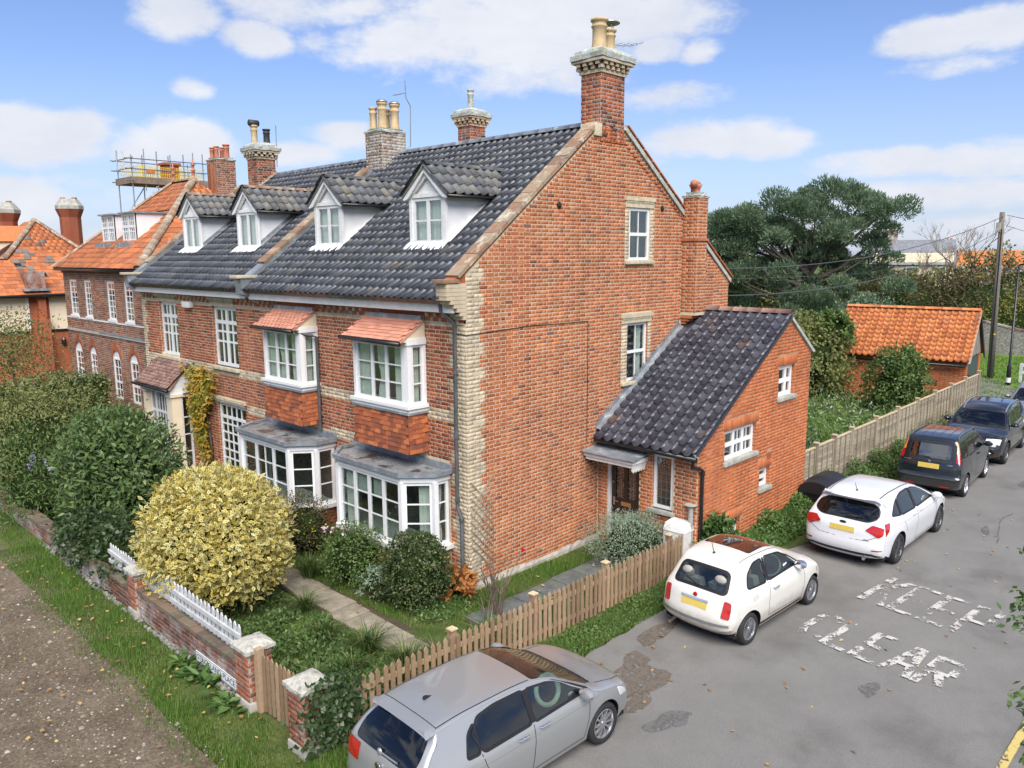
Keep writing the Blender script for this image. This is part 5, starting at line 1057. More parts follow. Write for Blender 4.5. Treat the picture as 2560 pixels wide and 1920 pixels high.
# storage box
mat('bin_black', (.012, .012, .014), .45, nd=.15, bump=.002, bscale=200)
SB = thing('storage_box', 'black plastic storage box with rounded lid between annexe and white hatchback', 'storage box', (9.4, -3.0, .1))
Rb = Matrix.Translation((9.30, -2.86, .08)) @ Matrix.Rotation(.08, 4, 'Z')
b = MB(); vs = []
for z, e in ((0, -.05), (.45, 0), (.47, .02), (.50, .02)): vs += [(-.62-e, -.38-e, z), (.62+e, -.38-e, z), (.62+e, .38+e, z), (-.62-e, .38+e, z)]
b.add(vs, [(j*4+i, j*4+(i+1) % 4, (j+1)*4+(i+1) % 4, (j+1)*4+i) for j in range(3) for i in range(4)]+[(0, 3, 2, 1)]); b.build('box_body', M_['bin_black'], SB).matrix_basis = Rb
b = MB(); vs = []; n = 12
for x, k in ((-.66, .96), (-.22, 1), (-.20, 1.03), (.20, 1.03), (.22, 1), (.66, .96)):
    for i in range(n+1):
        a = math.pi*i/n; vs.append((x, -math.cos(a)*.41*k, .50+math.sin(a)**.8*.30*k))
b.add(vs, [(j*(n+1)+i, (j+1)*(n+1)+i, (j+1)*(n+1)+i+1, j*(n+1)+i+1) for j in range(5) for i in range(n)]+[tuple(range(n+1)), tuple(5*(n+1)+i for i in range(n+1))[::-1]]); o = b.build('box_lid', M_['bin_black'], SB, smooth=True); o.data.set_sharp_from_angle(angle=.6); o.matrix_basis = Rb
# ================================================================== neighbour with hipped orange roof
H3 = thing('brick_house', 'brown brick house with hipped orange roof, arched lower windows and flat dormers', 'house', (3, 18.6, 0)); B3 = Pieces('brick', 'brickwork'); T3 = Pieces('tile', 'roof_tiles')
FN = frame((.3, 0), (0, 1), (-1, 0)); Y0, Y1, ZE = 14.66, 22.72, 5.95
ups = [(16.10, 16.76), (17.64, 18.30), (19.88, 20.50), (21.33, 22.08)]
def arch(a, b_, z0, z1, n=8): return [(a, z0), (b_, z0), (b_, z1)]+[((a+b_)/2+(b_-a)/2*math.cos(math.pi*i/n), z1+(b_-a)*.42*math.sin(math.pi*i/n)) for i in range(1, n)]+[(a, z1)]
ah = [[(a, 4.22), (b_, 4.22), (b_, 5.5), (a, 5.5)] for a, b_ in ups]+[arch(a, b_, 1.5 if i < 2 else 1.7, 2.88) for i, (a, b_) in enumerate(ups)]
out3 = [(Y0, -.2), (Y1, -.2), (Y1, ZE-.08), (Y0, ZE-.08)]
w3 = wall('front_wall', H3, FN, out3, ah, 'mortar_grey'); lay_bricks(B3, w3, FN, [(Y0, .6), (Y1, .6), (Y1, ZE-.08), (Y0, ZE-.08)], ah, 'brick_neighbour', bond=.45, course=.0675)
MB().box((.78, Y0, -.2), (7.3, Y1, ZE-.1)).build('house_body', M_['brick_neighbour'], H3)
for i, (a, b_) in enumerate(ups):
    window(H3, FN, a, b_, 4.22, 5.5, 2, 6, n=-.06, fr=.06, bar=.03, room=.3, glass='glass_net'); MB().fbox(FN, a-.04, b_+.04, 4.14, 4.22, -.05, .05).build('window_sill', M_['white_paint'], H3)
    z0 = 1.5 if i < 2 else 1.7
    window(H3, FN, a+.0, b_-.0, z0, 2.9, 2 if i else 2, 5, n=-.06, fr=.06, bar=.03, room=.3, glass='glass_net', splits=[2]); hb = MB(); n = 10
    hd = MB(); P = arch(a, b_, 2.86, 2.88); hd.prism(FN, P, -.06, -.03); hd.build('window_head', M_['white_paint'], H3)
    for q in range(n):
        t0, t1 = math.pi*q/n, math.pi*(q+1)/n; c0 = (a+b_)/2; R = (b_-a)/2
        hb.prism(FN, [(c0+R*math.cos(t0), 2.9+R*.84*math.sin(t0)), (c0+(R+.14)*math.cos(t0), 2.9+(R*.84+.16)*math.sin(t0)), (c0+(R+.14)*math.cos(t1), 2.9+(R*.84+.16)*math.sin(t1)), (c0+R*math.cos(t1), 2.9+R*.84*math.sin(t1))], 0, .02)
    hb.prism(FN, [(c0-.05, 2.9+R*.84), (c0+.05, 2.9+R*.84), (c0+.09, 2.9+R*.84+.28), (c0-.09, 2.9+R*.84+.28)], 0, .04); hb.build('window_arch', M_['tile_hung'], H3)
for (z, h, nn, mm) in ((4.09, .05, .03, 'white_old'), (3.62, .07, .05, 'stone_grey'), (5.76, .1, .06, 'brick_neighbour')): MB().fbox(FN, Y0, Y1, z, z+h, 0, nn).build('string_course', M_[mm], H3)
MB().fbox(FN, Y0, 19.3, 3.69, 3.73, 0, .06).build('flashing', M_['lead'], H3)
gutter(H3, [(.06, Y0, 5.9), (.06, Y1+.1, 5.9)], .06)
SN = .85; a0 = (-.05, Y0+.2, ZE-.04); ap0 = Vector((3.68, 18.5, 9.06)); ap1 = Vector((3.68, 20.2, 9.06)); e0 = Vector((0, 14.75, 5.95)); e1 = Vector((0, 22.85, 5.95)); k0 = Vector((7.4, 14.75, 5.95)); k1 = Vector((7.4, 22.85, 5.95))
rm = MB().add([e0, e1, ap1, ap0, k0, k1], [(0, 1, 2, 3), (0, 3, 4), (1, 5, 2), (4, 3, 2, 5)]).build('roof', M_['tile_plain'], H3)
Bv = Vector((3.68, 0, 3.11)); Ls = Bv.length
def nsk(m):
    t = (m.x)/3.68; return not (14.75+t*3.75+.05 < m.y < 22.85-t*2.65-.05) or ((17.35 < m.y < 18.55 or 19.2 < m.y < 20.45) and 1.1 < m.x < 2.2)
lay_tiles(T3, rm, (-.03, 22.85, 5.95), (0, -1, 0), Bv, 8.1, Ls, .26, .25, 'tile_plain', 'plain', skip=nsk, stagger=True)
Bh = Vector((0, 3.75, 3.11)); lay_tiles(T3, rm, (0, 14.73, 5.95), (1, 0, 0), Bh, 7.4, Bh.length, .26, .25, 'tile_plain', 'plain', skip=lambda m: not (3.68*(m.y-14.75)/3.75+.05 < m.x < 7.4-3.72*(m.y-14.75)/3.75-.05), stagger=True)
ridge_tiles(rm, e0+Vector((.0, 0, .02)), ap0+Vector((0, 0, .05)), 'coping', L=.33, r=.13, name='hip_tile'); ridge_tiles(rm, e1+Vector((0, 0, .0)), ap1+Vector((0, 0, .04)), 'coping', L=.33, r=.10, name='hip_tile'); ridge_tiles(rm, ap0+Vector((0, 0, .04)), ap1+Vector((0, 0, .04)), 'coping', L=.33, r=.11)
for p in (ap0, ap1): MB().lathe(p+Vector((0, 0, .02)), [(.12, 0), (.06, .12), (.05, .3), (.1, .34), (.05, .38), (.045, .5), (.1, .54), (.03, .6), (.02, .72)], 10).build('finial', M_['pot_red'], H3, smooth=True)
for (ya, yb) in ((17.36, 18.52), (19.25, 20.42)):
    xd = 1.05; zb = 5.95+.845*xd; zt = 7.78; xe = (zt-5.95)/.845
    dd = MB(); Fs = frame((0, ya), (1, 0), (0, -1))
    dd.prism(Fs, [(xd, zb-.05), (xe+.1, zt), (xd, zt)], -.04, 0); dd.prism(frame((0, yb), (1, 0), (0, 1)), [(xd, zb-.05), (xe+.1, zt), (xd, zt)], -.04, 0); do = dd.build('dormer', M_['white_render'], H3)
    MB().box((xd-.1, ya-.08, zt), (xe+.15, yb+.08, zt+.05)).build('dormer_roof', M_['lead'], do); Fd3 = frame((xd, 0), (0, 1), (-1, 0))
    window(H3, Fd3, ya, yb, zb, zt, [0, .17, .33, .5, .67, .83, 1], [0, .33, .55, .78, 1], n=-.04, fr=.08, bar=.03, mull=[3], splits=[2], glass='glass_net', room=.5)
    MB().box((xd-.28, ya-.05, zb-.2), (xd, yb+.05, zb-.02)).build('flashing', M_['lead'], do)
T3.finish(H3); c, z = chimney(H3, B3, 4.1, 4.82, 17.5, 18.25, 7.6, 9.75, corbel=False, brick='brick_neighbour', over=.06, caph=.1, cap='stone_grey', pots=[(4.25, 18.1, .42, .09, 'pot_red'), (4.3, 17.85, .45, .09, 'pot_red'), (4.6, 17.7, .52, .12, 'pot_red'), (4.6, 18.05, .45, .09, 'pot_red')])
for i in range(3):
    MB().box((4.04, 17.58+i*.23, 7.9), (4.1, 17.68+i*.23, 9.6)).build('chimney_rib', M_['brick_neighbour'], c)
B3.finish(H3)
# ================================================================== further house on the left edge
H4 = thing('brick_house', 'red and cream house with steep patched orange roof, farthest left', 'house', (1, 31, 0)); T4 = Pieces('tile', 'roof_tiles'); YF = 28.0; F4 = frame((0, YF), (1, 0), (0, -1))
MB().box((-6, YF, -.1), (6.5, YF+8, 4.75)).build('house_body', M_['brick_facade'], H4)
for (a, b_) in ((-5.9, .33), (1.2, 2.0)): MB().fbox(F4, a, b_, 3.22, 4.7, 0, .03).build('render_panel', M_['render_cream'], H4); MB().fbox(F4, a, b_, 3.14, 3.22, 0, .06).build('rail', M_['black_plastic'], H4)
MB().fbox(F4, .33, .42, 3.2, 4.7, 0, .05).build('bargeboard', M_['white_paint'], H4)
MB().fbox(F4, .68, 1.1, 0, 3.7, 0, .35).fbox(F4, .74, 1.04, 3.7, 4.75, 0, .22).build('chimney_breast', M_['brick_facade'], H4)
MB().fbox(F4, .36, 1.05, 5.0, 5.75, -.62, .35).build('chimney_breast', M_['brick_low'], H4); MB().fbox(F4, .2, 1.2, 4.92, 5.02, -.2, .4).build('flashing', M_['lead'], H4)
MB().lathe((1.62, YF-.12, 2.55), [(.06, 0), (.1, .05), (.1, .2), (.05, .3)], 8).build('wall_lamp', M_['black_plastic'], H4)
gutter(H4, [(-6, YF-.36, 4.68), (2.6, YF-.36, 4.72)], .07)
lower = MB().add([(-6.3, YF-.33, 4.75), (4.5, YF-.33, 4.75), (3.5, YF+1.35, 6.25), (-6.3, YF+1.35, 6.25), (-6.3, YF+3, 4.75), (-.2, YF+3, 4.75), (-.2, YF+1.35, 6.25)], [(0, 1, 2, 3), (3, 6, 5, 4)]).build('roof', M_['tile_plain'], H4)
Bl = Vector((0, 1.68, 1.5)); lay_tiles(T4, lower, (-2.5, YF-.35, 4.74), (1, 0, 0), Bl, 6.5, Bl.length, .26, .22, 'tile_plain', 'plain', stagger=True)
apx = Vector((1.9, YF+3.4, 8.0)); up = MB().add([(.05, YF+1.35, 6.2), (3.7, YF+1.35, 6.2), apx, (.05, YF+7, 6.2), (3.7, YF+7, 6.2), (1.9, YF+5, 8.0)], [(0, 1, 2), (3, 0, 2, 5), (1, 4, 5, 2), (4, 3, 5)]).build('roof', M_['tile_plain'], H4)
Bu = Vector((0, 2.05, 1.8)); lay_tiles(T4, up, (.05, YF+1.33, 6.2), (1, 0, 0), Bu, 3.65, Bu.length, .26, .22, 'tile_plain', 'plain', stagger=True, skip=lambda m: not (.05+1.85*(m.y-YF-1.35)/2.05+.05 < m.x < 3.7-1.8*(m.y-YF-1.35)/2.05-.05))
r = random.Random(21)
for i in range(34):
    cx, cz = r.choice(((.55, 5.9), (.9, 6.4), (1.5, 7.0), (1.0, 5.5), (2.2, 5.6), (1.5, 6.1))); x = cx+r.uniform(-.35, .35); k = round((cz+r.uniform(-.2, .2)-4.75)/.15); z = 4.75+k*.147; y = YF-.35+(z-4.75)*1.12 if z < 6.25 else YF+1.33+(z-6.2)*1.14
    T4.add(tile_mesh('plain', .26, .22, 'tile_grey'), Matrix.Translation((x, y-.012, z+.012)) @ Matrix.Rotation(.73, 4, 'X'), up)
T4.finish(H4); ridge_tiles(up, (.0, YF+1.3, 6.25), apx+Vector((0, 0, .05)), 'coping', L=.35, r=.12, name='hip_tile'); ridge_tiles(up, (3.72, YF+1.3, 6.25), apx+Vector((0, 0, .05)), 'coping', L=.35, r=.10, name='hip_tile'); ridge_tiles(lower, (-6, YF+1.35, 6.28), (-.0, YF+1.35, 6.28), 'coping', L=.35, r=.1)
# dormer on its left slope
b = MB(); b.prism(frame((0, YF+2.6), (1, 0), (0, -1)), [(-.9, 6.0), (.9, 7.1), (-.9, 7.1)], -.05, 0); b.build('dormer', M_['render_cream'], H4)
slab('dormer_roof', [(-1.1, YF+2.5, 7.05), (1.2, YF+2.5, 7.05), (1.5, YF+3.3, 7.75), (-1.1, YF+3.3, 7.75)], .06, 'tile_plain', H4); b = MB(); b.prism(frame((-1.1, 0), (0, 1), (-1, 0)), [(YF+2.4, 6.98), (YF+2.5, 7.12), (YF+3.3, 7.85), (YF+3.3, 7.6)], 0, .08); b.box((-1.0, YF+2.6, 6.0), (-.93, YF+2.75, 7.1)); b.build('bargeboard', M_['white_paint'], H4)
for (x, y, zb, zt, w) in ((4.1, 33.5, 6.0, 8.75, .78), (1.2, 33.4, 6.5, 8.45, .85)):
    c = MB(); prof = [(w*.62, zb), (w*.62, zt-.45), (w*.72, zt-.25), (w*.82, zt-.05), (w*.82, zt+.12), (w*.55, zt+.42), (w*.5, zt+.45)]; vs = []
    for (rr, z) in prof: vs += [(x+rr*math.cos(math.pi/4*k+.39), y+rr*math.sin(math.pi/4*k+.39), z) for k in range(8)]
    c.add(vs, [(j*8+k, j*8+(k+1) % 8, (j+1)*8+(k+1) % 8, (j+1)*8+k) for j in range(6) for k in range(8)]+[tuple(48+k for k in range(8))], 0); c.m = [0 if i < 24 else 1 for i in range(len(c.f))]; co = c.build('chimney', [M_['brick_facade'], M_['stone_grey']], H4)
    for q in (-.2, .2): MB().lathe((x+q, y-q, zt+.43), [(.11, 0), (.13, .05), (.13, .09), (.08, .1)], 10).build('chimney_pot', M_['pot_red'], co)
# ================================================================== scaffold on the roof behind
mat('safety_yellow', (.75, .55, .02), .6, nd=.1); mat('scaffold_board', [(.16, .12, .09), (.26, .2, .15)], .9, nscale=5)
S_ = thing('scaffold', 'steel tube scaffold with yellow mesh guards round a chimney on the roofline', 'scaffold', (6, 27, 8))
sx = (4.4, 5.5, 6.7, 7.6); sy = (26.0, 27.6)
for x in sx:
    for y in sy: MB().tube([(x, y, 7.6 if x < 5 else 8.6), (x, y, 10.75+random.uniform(-.15, .3))], .026, 6).build('standard', M_['metal_grey'], S_)
for z in (9.62, 10.12, 10.55):
    for y in sy: MB().tube([(4.1, y-.04, z), (7.9, y-.04, z)], .024, 6).build('ledger', M_['metal_grey'], S_)
    MB().tube([(4.36, 25.7, z+.03), (4.36, 28, z+.03)], .024, 6).build('transom', M_['metal_grey'], S_)
for i in range(3): MB().tube([(4.4, 26+.1*i, 8.0), (5.5+.4*i, 26, 9.5)], .022, 6).build('brace', M_['metal_grey'], S_)
MB().box((4.3, 25.9, 9.50), (7.8, 27.7, 9.55)).build('platform', M_['scaffold_board'], S_); MB().box((4.3, 25.92, 9.55), (7.8, 25.96, 9.78)).build('toe_board', M_['scaffold_board'], S_); MB().box((4.3, 25.96, 9.55), (4.34, 27.7, 9.78)).build('toe_board', M_['scaffold_board'], S_)
for x in (4.95, 6.1, 7.15):
    MB().tube([(x, 26.0, 9.2), (x, 26.0, 10.7+random.uniform(0, .4))], .022, 6).build('standard', M_['metal_grey'], S_); MB().tube([(x-.5, 26.8, 8.3), (x+.3, 26.8, 9.5)], .02, 6).build('brace', M_['metal_grey'], S_)
for (a, b_, y) in ((4.5, 5.3, 26.04), (5.35, 6.6, 25.99), (4.5, 7.7, 27.5), (6.7, 7.7, 26.02)):
    g = MB(); n = max(4, int((b_-a)/.08))
    for i in range(n+1): g.box((a+(b_-a)*i/n-.008, y, 9.8), (a+(b_-a)*i/n+.008, y+.015, 10.5 if y > 27 else 10.25))
    for z in (9.8, 9.95, 10.1, 10.24): g.box((a, y, z), (b_, y+.015, z+.02))
    g.build('guard_panel', M_['safety_yellow'], S_)
MB().box((4.98, 25.9, 9.98), (5.35, 25.93, 10.14)).build('warning_sign', M_['tile_orange'], S_)
MB().tube([(4.0, 26.5, 10.0), (4.15, 27.0, 10.85)], .02, 6).tube([(4.3, 26.5, 10.0), (4.42, 27.0, 10.95)], .02, 6).build('ladder', M_['metal_grey'], S_)
tag(MB().box((6.1, 26.5, 7.5), (6.7, 27.1, 10.45)).box((6.02, 26.42, 10.45), (6.78, 27.18, 10.55)).build('chimney_stack', M_['brick_facade']), 'brick chimney stack standing inside the roof scaffold', 'chimney')
# ================================================================== garage
GR = thing('garage', 'brick garage with bright orange pantile roof behind the fence', 'garage', (26, .6, 0)); BG = Pieces('brick', 'brickwork'); TG = Pieces('tile', 'roof_tiles')
A_, B_ = Vector((25.15, 3.2, 0)), Vector((25.42, -1.84, 0)); ud = (B_-A_).normalized(); LG = (B_-A_).length; nd = Vector((ud.y, -ud.x, 0)); pd = -nd
FG = frame((A_.x, A_.y), (ud.x, ud.y), (nd.x, nd.y)); zE, zR, WG = 2.3, 3.92, 2.6
gop = [[(2.05, 1.35), (2.55, 1.35), (2.55, 2.05), (2.05, 2.05)]]
gwl = wall('garage_wall', GR, FG, [(0, 0), (LG, 0), (LG, zE), (0, zE)], gop, 'mortar_warm'); lay_bricks(BG, gwl, FG, [(0, 0), (LG, 0), (LG, zE), (0, zE)], gop, 'brick_annex'); BG.finish(GR)
window(GR, FG, 2.05, 2.55, 1.35, 2.05, 2, 1, n=-.08, fr=.05)
FE = frame((B_.x, B_.y), (pd.x, pd.y), (ud.x, ud.y)); MB().fbox(FE, 0, .25, 0, zE, -.1, .0).fbox(FE, WG-.25, WG, 0, zE, -.1, 0).build('garage_wall', M_['brick_annex'], GR); MB().fbox(FE, .25, WG-.25, .05, 2.15, -.08, -.04).build('garage_door', mat('door_green', (.035, .06, .05), .5, nd=.1), GR)
for j in range(10):
    z = 2.15+j*.17; hw = WG/2*max(0, 1-(z-zE)/(zR-zE)) if z > zE else WG/2
    if hw < .06: break
    P = [(WG/2-hw, z)]+[(WG/2-hw+2*hw*i/8, z-.02*math.sin(i*2.3+j)) for i in range(1, 8)]+[(WG/2+hw, z), (WG/2+hw*.86, z+.19), (WG/2-hw*.86, z+.19)]
    MB().prism(FE, P, -.02+.0, .02+.004*(j % 2)).build('weatherboard', mat('board_grey%d' % j, [(.16, .14, .115), (.26, .23, .19)], .9, nscale=6) if j == 0 else M_['board_grey0'], GR)
for s in (0, 1):
    c0 = WG/2; P = [(-.25, zE-.35), (c0, zR+.05), (c0, zR-.15), (-.05, zE-.38)] if s == 0 else [(WG+.25, zE-.35), (c0, zR+.05), (c0, zR-.15), (WG+.05, zE-.38)][::-1]
    MB().prism(FE, P, .1, .14).build('bargeboard', M_['black_plastic'] if s else M_['flaunching'], GR)
up = (pd*(WG/2)+Vector((0, 0, zR-zE))); L2 = up.length*1.17; e = A_+Vector((0, 0, zE))-up*.17
grf = slab('roof', [A_+Vector((0, 0, zE))-up*.15-ud*.1, B_+Vector((0, 0, zE))-up*.15+ud*.12, B_+up+Vector((0, 0, zE))+ud*.12, A_+up+Vector((0, 0, zE))-ud*.1], .06, 'tile_orange', GR)
slab('roof', [A_+up+Vector((0, 0, zE)), B_+up+Vector((0, 0, zE))+ud*.12, B_+pd*WG*1.12+Vector((0, 0, zE-.2))+ud*.12, A_+pd*WG*1.12+Vector((0, 0, zE-.2))], .06, 'tile_orange', GR)
lay_tiles(TG, grf, e-ud*.1, ud, up, LG+.22, L2, .245, .225, 'tile_orange', 'roll'); TG.finish(GR); ridge_tiles(grf, A_+up+Vector((0, 0, zE+.05))-ud*.1, B_+up+Vector((0, 0, zE+.05))+ud*.12, 'tile_orange', L=.36, r=.11)
gutter(GR, [A_+Vector((0, 0, zE-.22))-up*.15+nd*.04, B_+Vector((0, 0, zE-.22))-up*.15+nd*.04], .05)
# ================================================================== pole, lamp, rails, flint wall, far houses
mat('pole_wood', [(.10, .085, .07), (.21, .185, .155)], .9, nscale=2, stretch=(6, 6, .3), bump=.004, bscale=30)
UP = thing('telegraph_pole', 'tall wooden telegraph pole on the green', 'pole', (35.8, -.42, 0)); MB().tube([(35.8, -.42, -.2), (35.72, -.30, 8.25)], [.16, .115], 12).build('shaft', M_['pole_wood'], UP, smooth=True); MB().box((35.52, -.32, 7.3), (35.68, -.12, 7.75)).build('junction_box', M_['stone_grey'], UP); MB().box((35.62, -.5, 2.2), (35.72, -.42, 2.26)).build('marker', M_['safety_yellow'], UP); MB().tube([(35.63, -.42, 0), (35.62, -.36, 7.4)], .03, 6).build('cable_duct', M_['black_plastic'], UP)
LP = thing('street_lamp', 'thin black street lamp at the right edge', 'street lamp', (33.8, -1.62, 0)); MB().lathe((33.8, -1.62, 0), [(.10, 0), (.10, .9), (.06, 1.0), (.05, 5.7)], 12).tube([(33.8, -1.62, 5.7), (33.85, -2.3, 5.9)], .04, 8).build('column', M_['black_plastic'], LP, smooth=True); MB().lathe((33.8, -1.62, 0.02), [(.108, .12), (.108, .35)], 12).build('band', M_['white_old'], LP); MB().box((33.75, -2.75, 5.86), (33.95, -2.25, 5.96)).build('lantern', M_['black_plastic'], LP)
RL = thing('rail_fence', 'white post and rail fence at the edge of the green', 'fence', (35.1, -1.85, 0))
for i in range(4): MB().box((35.05+.5*i, -1.92-1.5*i, 0), (35.17+.5*i, -1.80-1.5*i, .95)).build('post', M_['white_picket'], RL)
for z in (.45, .78): MB().add([(35.04, -1.8, z), (36.6, -6.4, z), (36.6, -6.4, z+.13), (35.04, -1.8, z+.13), (35.08, -1.78, z), (36.64, -6.38, z), (36.64, -6.38, z+.13), (35.08, -1.78, z+.13)], [(0,3,2,1),(4,5,6,7),(3,7,6,2),(0,1,5,4)]).build('rail', M_['white_picket'], RL)
mat('flint', [(.10, .095, .085), (.22, .21, .185), (.34, .32, .28)], .85, nscale=9, bump=.03, bscale=9)
FLW = thing('flint_wall', 'long flint wall with curved brick top beyond the telegraph pole', 'wall', (47, 0, 0)); b = MB(); vs = []
for i in range(31):
    t = i/30; y = 9-t*16; h = 1.35+.75/(1+math.exp((t-.46)*22)); x = 46.2+t*1.6
    vs += [(x, y, -.1), (x, y, h), (x+.35, y, h), (x+.35, y, -.1)]
b.add(vs, [(i*4+j, (i+1)*4+j, (i+1)*4+j+1, i*4+j+1) for i in range(30) for j in range(3)]); b.build('wall_face', M_['flint'], FLW)
b = MB(); b.add([(x-.04, y, z) if k % 4 == 1 else (x+.04, y, z+.0) for k, (x, y, z) in enumerate(vs) if k % 4 in (1, 2)]+[(x-.04 if k % 4 == 1 else x+.04, y, z+.1) for k, (x, y, z) in enumerate(vs) if k % 4 in (1, 2)], [(62+i*2, 62+(i+1)*2, 62+(i+1)*2+1, 62+i*2+1) for i in range(30)]+[(i*2, (i+1)*2, 62+(i+1)*2, 62+i*2) for i in range(30)]); b.build('wall_top', M_['brick_low'], FLW)
def far_house(x, y, rot, w, d, ze, zr, wallm, roofm, label, ch=True):
    t = thing('distant_house', label, 'house', (x, y, 0), 'houses on the skyline'); Rm = Matrix.Translation((x, y, 0)) @ Matrix.Rotation(rot, 4, 'Z')
    def add(b, n, m): o = b.build(n, M_[m], t); o.matrix_basis = Rm; return o
    b = MB().box((-w/2, -d/2, -2), (w/2, d/2, ze)); F = frame((0, 0), (0, 1), (-1, 0)); b.prism(F, [(-d/2, ze), (d/2, ze), (0, zr)], -w/2, w/2); add(b, 'house_wall', wallm)
    for s in (-1, 1): add(MB().add([(-w/2-.3, s*(d/2+.3), ze-.3), (w/2+.3, s*(d/2+.3), ze-.3), (w/2+.3, 0, zr+.1), (-w/2-.3, 0, zr+.1)], [(0, 1, 2, 3) if s < 0 else (3, 2, 1, 0)]), 'roof', roofm)
    for i in range(3):
        xx = -w/2+w*(i+.5)/3; wn = add(MB().box((xx-.6, -d/2-.06, ze-1.9), (xx+.6, -d/2+.02, ze-.5)), 'window', 'white_paint'); o = MB().box((xx-.5, -d/2-.08, ze-1.8), (xx+.5, -d/2-.05, ze-.6)).build('pane', M_['dark_room'], wn)
    if ch: add(MB().box((-w*.25-.5, -.4, zr-.5), (-w*.25+.5, .4, zr+1.2)), 'chimney', 'brick_low'); add(MB().lathe((-w*.25-.2, 0, zr+1.2), [(.15, 0), (.12, .5)], 8).lathe((-w*.25+.2, 0, zr+1.2), [(.15, 0), (.12, .5)], 8), 'chimney_pot', 'pot_red')
mat('slate', [(.14, .15, .165), (.22, .23, .25)], .6, nscale=2)
far_house(86, 19.5, -1.2, 8, 6.5, 5.3, 7.6, 'stone_buff', 'slate', 'grey slate roofed house with red chimney pots on the skyline'); far_house(104, 17.5, -1.25, 12, 8, 3.5, 6.4, 'brick_low', 'tile_plain', 'long red roofed house on the skyline behind bare tree'); far_house(112, 6.5, -1.1, 12, 9, 4.2, 7.0, 'brick_low', 'tile_plain', 'dark gabled red roofed house at the far right'); far_house(120, 10, -1.3, 12, 8, 2.5, 5.2, 'render_cream', 'tile_plain', 'low cream house with red roof by the pole')
def wire(name, p, q, sag, label, r=.012):
    p, q = Vector(p), Vector(q); P = [p+(q-p)*(i/24)-Vector((0, 0, sag*4*(i/24)*(1-i/24))) for i in range(25)]; tag(MB().tube(P, r, 5).build(name, M_['grey_pipe']), label, 'cable')
wire('overhead_wire', (35.7, -.38, 8.05), (9.0, 3.0, 6.0), .9, 'upper overhead wire from the pole towards the terrace', .016); wire('overhead_wire', (35.7, -.36, 7.45), (9.46, .0, 5.22), .75, 'lower overhead wire from the pole to the rear gable', .014); wire('overhead_wire', (35.8, -.5, 8.1), (48, -14, 7.2), .8, 'upper overhead wire leaving the pole to the right', .014); wire('overhead_wire', (35.8, -.5, 7.6), (50, -12, 5.5), .8, 'lower overhead wire leaving the pole to the right', .012); wire('overhead_wire', (80, 10, 6.0), (9.5, 8, 5.6), .8, 'thin overhead wire crossing in front of the pine', .012)
# ================================================================== cars
def interp(pts, x):
    """smooth monotone-ish interpolation through (x, v) control points"""
    X = np.array([p[0] for p in pts], float); Yv = np.array([p[1] for p in pts], float); x = np.asarray(x, float)
    h = np.diff(X); d = np.diff(Yv)/h; m = np.zeros(len(X)); m[0], m[-1] = d[0], d[-1]
    for i in range(1, len(X)-1): m[i] = 0 if d[i-1]*d[i] <= 0 else 2*d[i-1]*d[i]/(d[i-1]+d[i])
    i = np.clip(np.searchsorted(X, x)-1, 0, len(X)-2); t = np.clip((x-X[i])/h[i], 0, 1)
    return (2*t**3-3*t**2+1)*Yv[i]+(t**3-2*t**2+t)*h[i]*m[i]+(-2*t**3+3*t**2)*Yv[i+1]+(t**3-t**2)*h[i]*m[i+1]
def paint(name, col, metal=0, rough=.28, flake=0, dirt=0):
    m, N, L, b = new_mat(name); rgb = N.new('ShaderNodeRGB'); rgb.outputs[0].default_value = (*col, 1); c = rgb.outputs[0]
    if dirt:
        tc = N.new('ShaderNodeTexCoord'); sp = N.new('ShaderNodeSeparateXYZ'); L.new(tc.outputs['Object'], sp.inputs[0])
        ad = N.new('ShaderNodeMath'); ad.operation = 'MULTIPLY_ADD'; ad.inputs[1].default_value = .45; L.new(noiseN(N, L, 5, 5, .65, 'obj'), ad.inputs[0]); L.new(sp.outputs[2], ad.inputs[2])
        c = mixc(N, L, mapr(N, L, ad.outputs[0], .50, .78, dirt, 0), c, (.26, .19, .12))
    L.new(c, b.inputs['Base Color']); b.inputs['Metallic'].default_value = metal; b.inputs['Roughness'].default_value = rough; b.inputs['Coat Weight'].default_value = 1; b.inputs['Coat Roughness'].default_value = .03; return m
paint('paint_silver', (.37, .378, .38), .5, .34); paint('paint_white', (.68, .69, .71), 0, .3, dirt=.12); paint('paint_cream', (.66, .64, .585), 0, .3, dirt=.55); paint('paint_black', (.008, .009, .012), .0, .2, dirt=.18); paint('paint_dark', (.012, .018, .022), .1, .22, dirt=.12); paint('paint_grey', (.24, .26, .30), .4, .3)
mat('tyre', [(.012, .012, .012), (.022, .022, .022)], .8, nscale=8, nd=.1); mat('car_trim', (.011, .011, .012), .45, nd=.1); mat('underbody', (.008, .008, .008), .9, nd=0); mat('alloy', (.52, .53, .55), .3, metal=.85, nd=.1); mat('alloy_dark', (.14, .14, .15), .35, metal=.8, nd=.1)
mat('seat_dark', (.018, .018, .02), .85, nd=.2); mat('seat_pale', (.34, .32, .28), .7, nd=.1); mat('fluffy', (.62, .74, .58), .95, nd=.15, bump=.02, bscale=60); mat('red_lens', (.42, .008, .008), .08, nd=.1, coat=1); mat('clear_lens', (.62, .62, .64), .08, nd=.1, coat=1); mat('amber_lens', (.75, .20, .01), .1, nd=.1, coat=1); mat('plate_yellow', (.62, .46, .10), .4, nd=.1); mat('roof_glass', (.030, .012, .010), .03, nd=0, coat=1); mat('dark_gap', (.004, .004, .004), .8, nd=0)
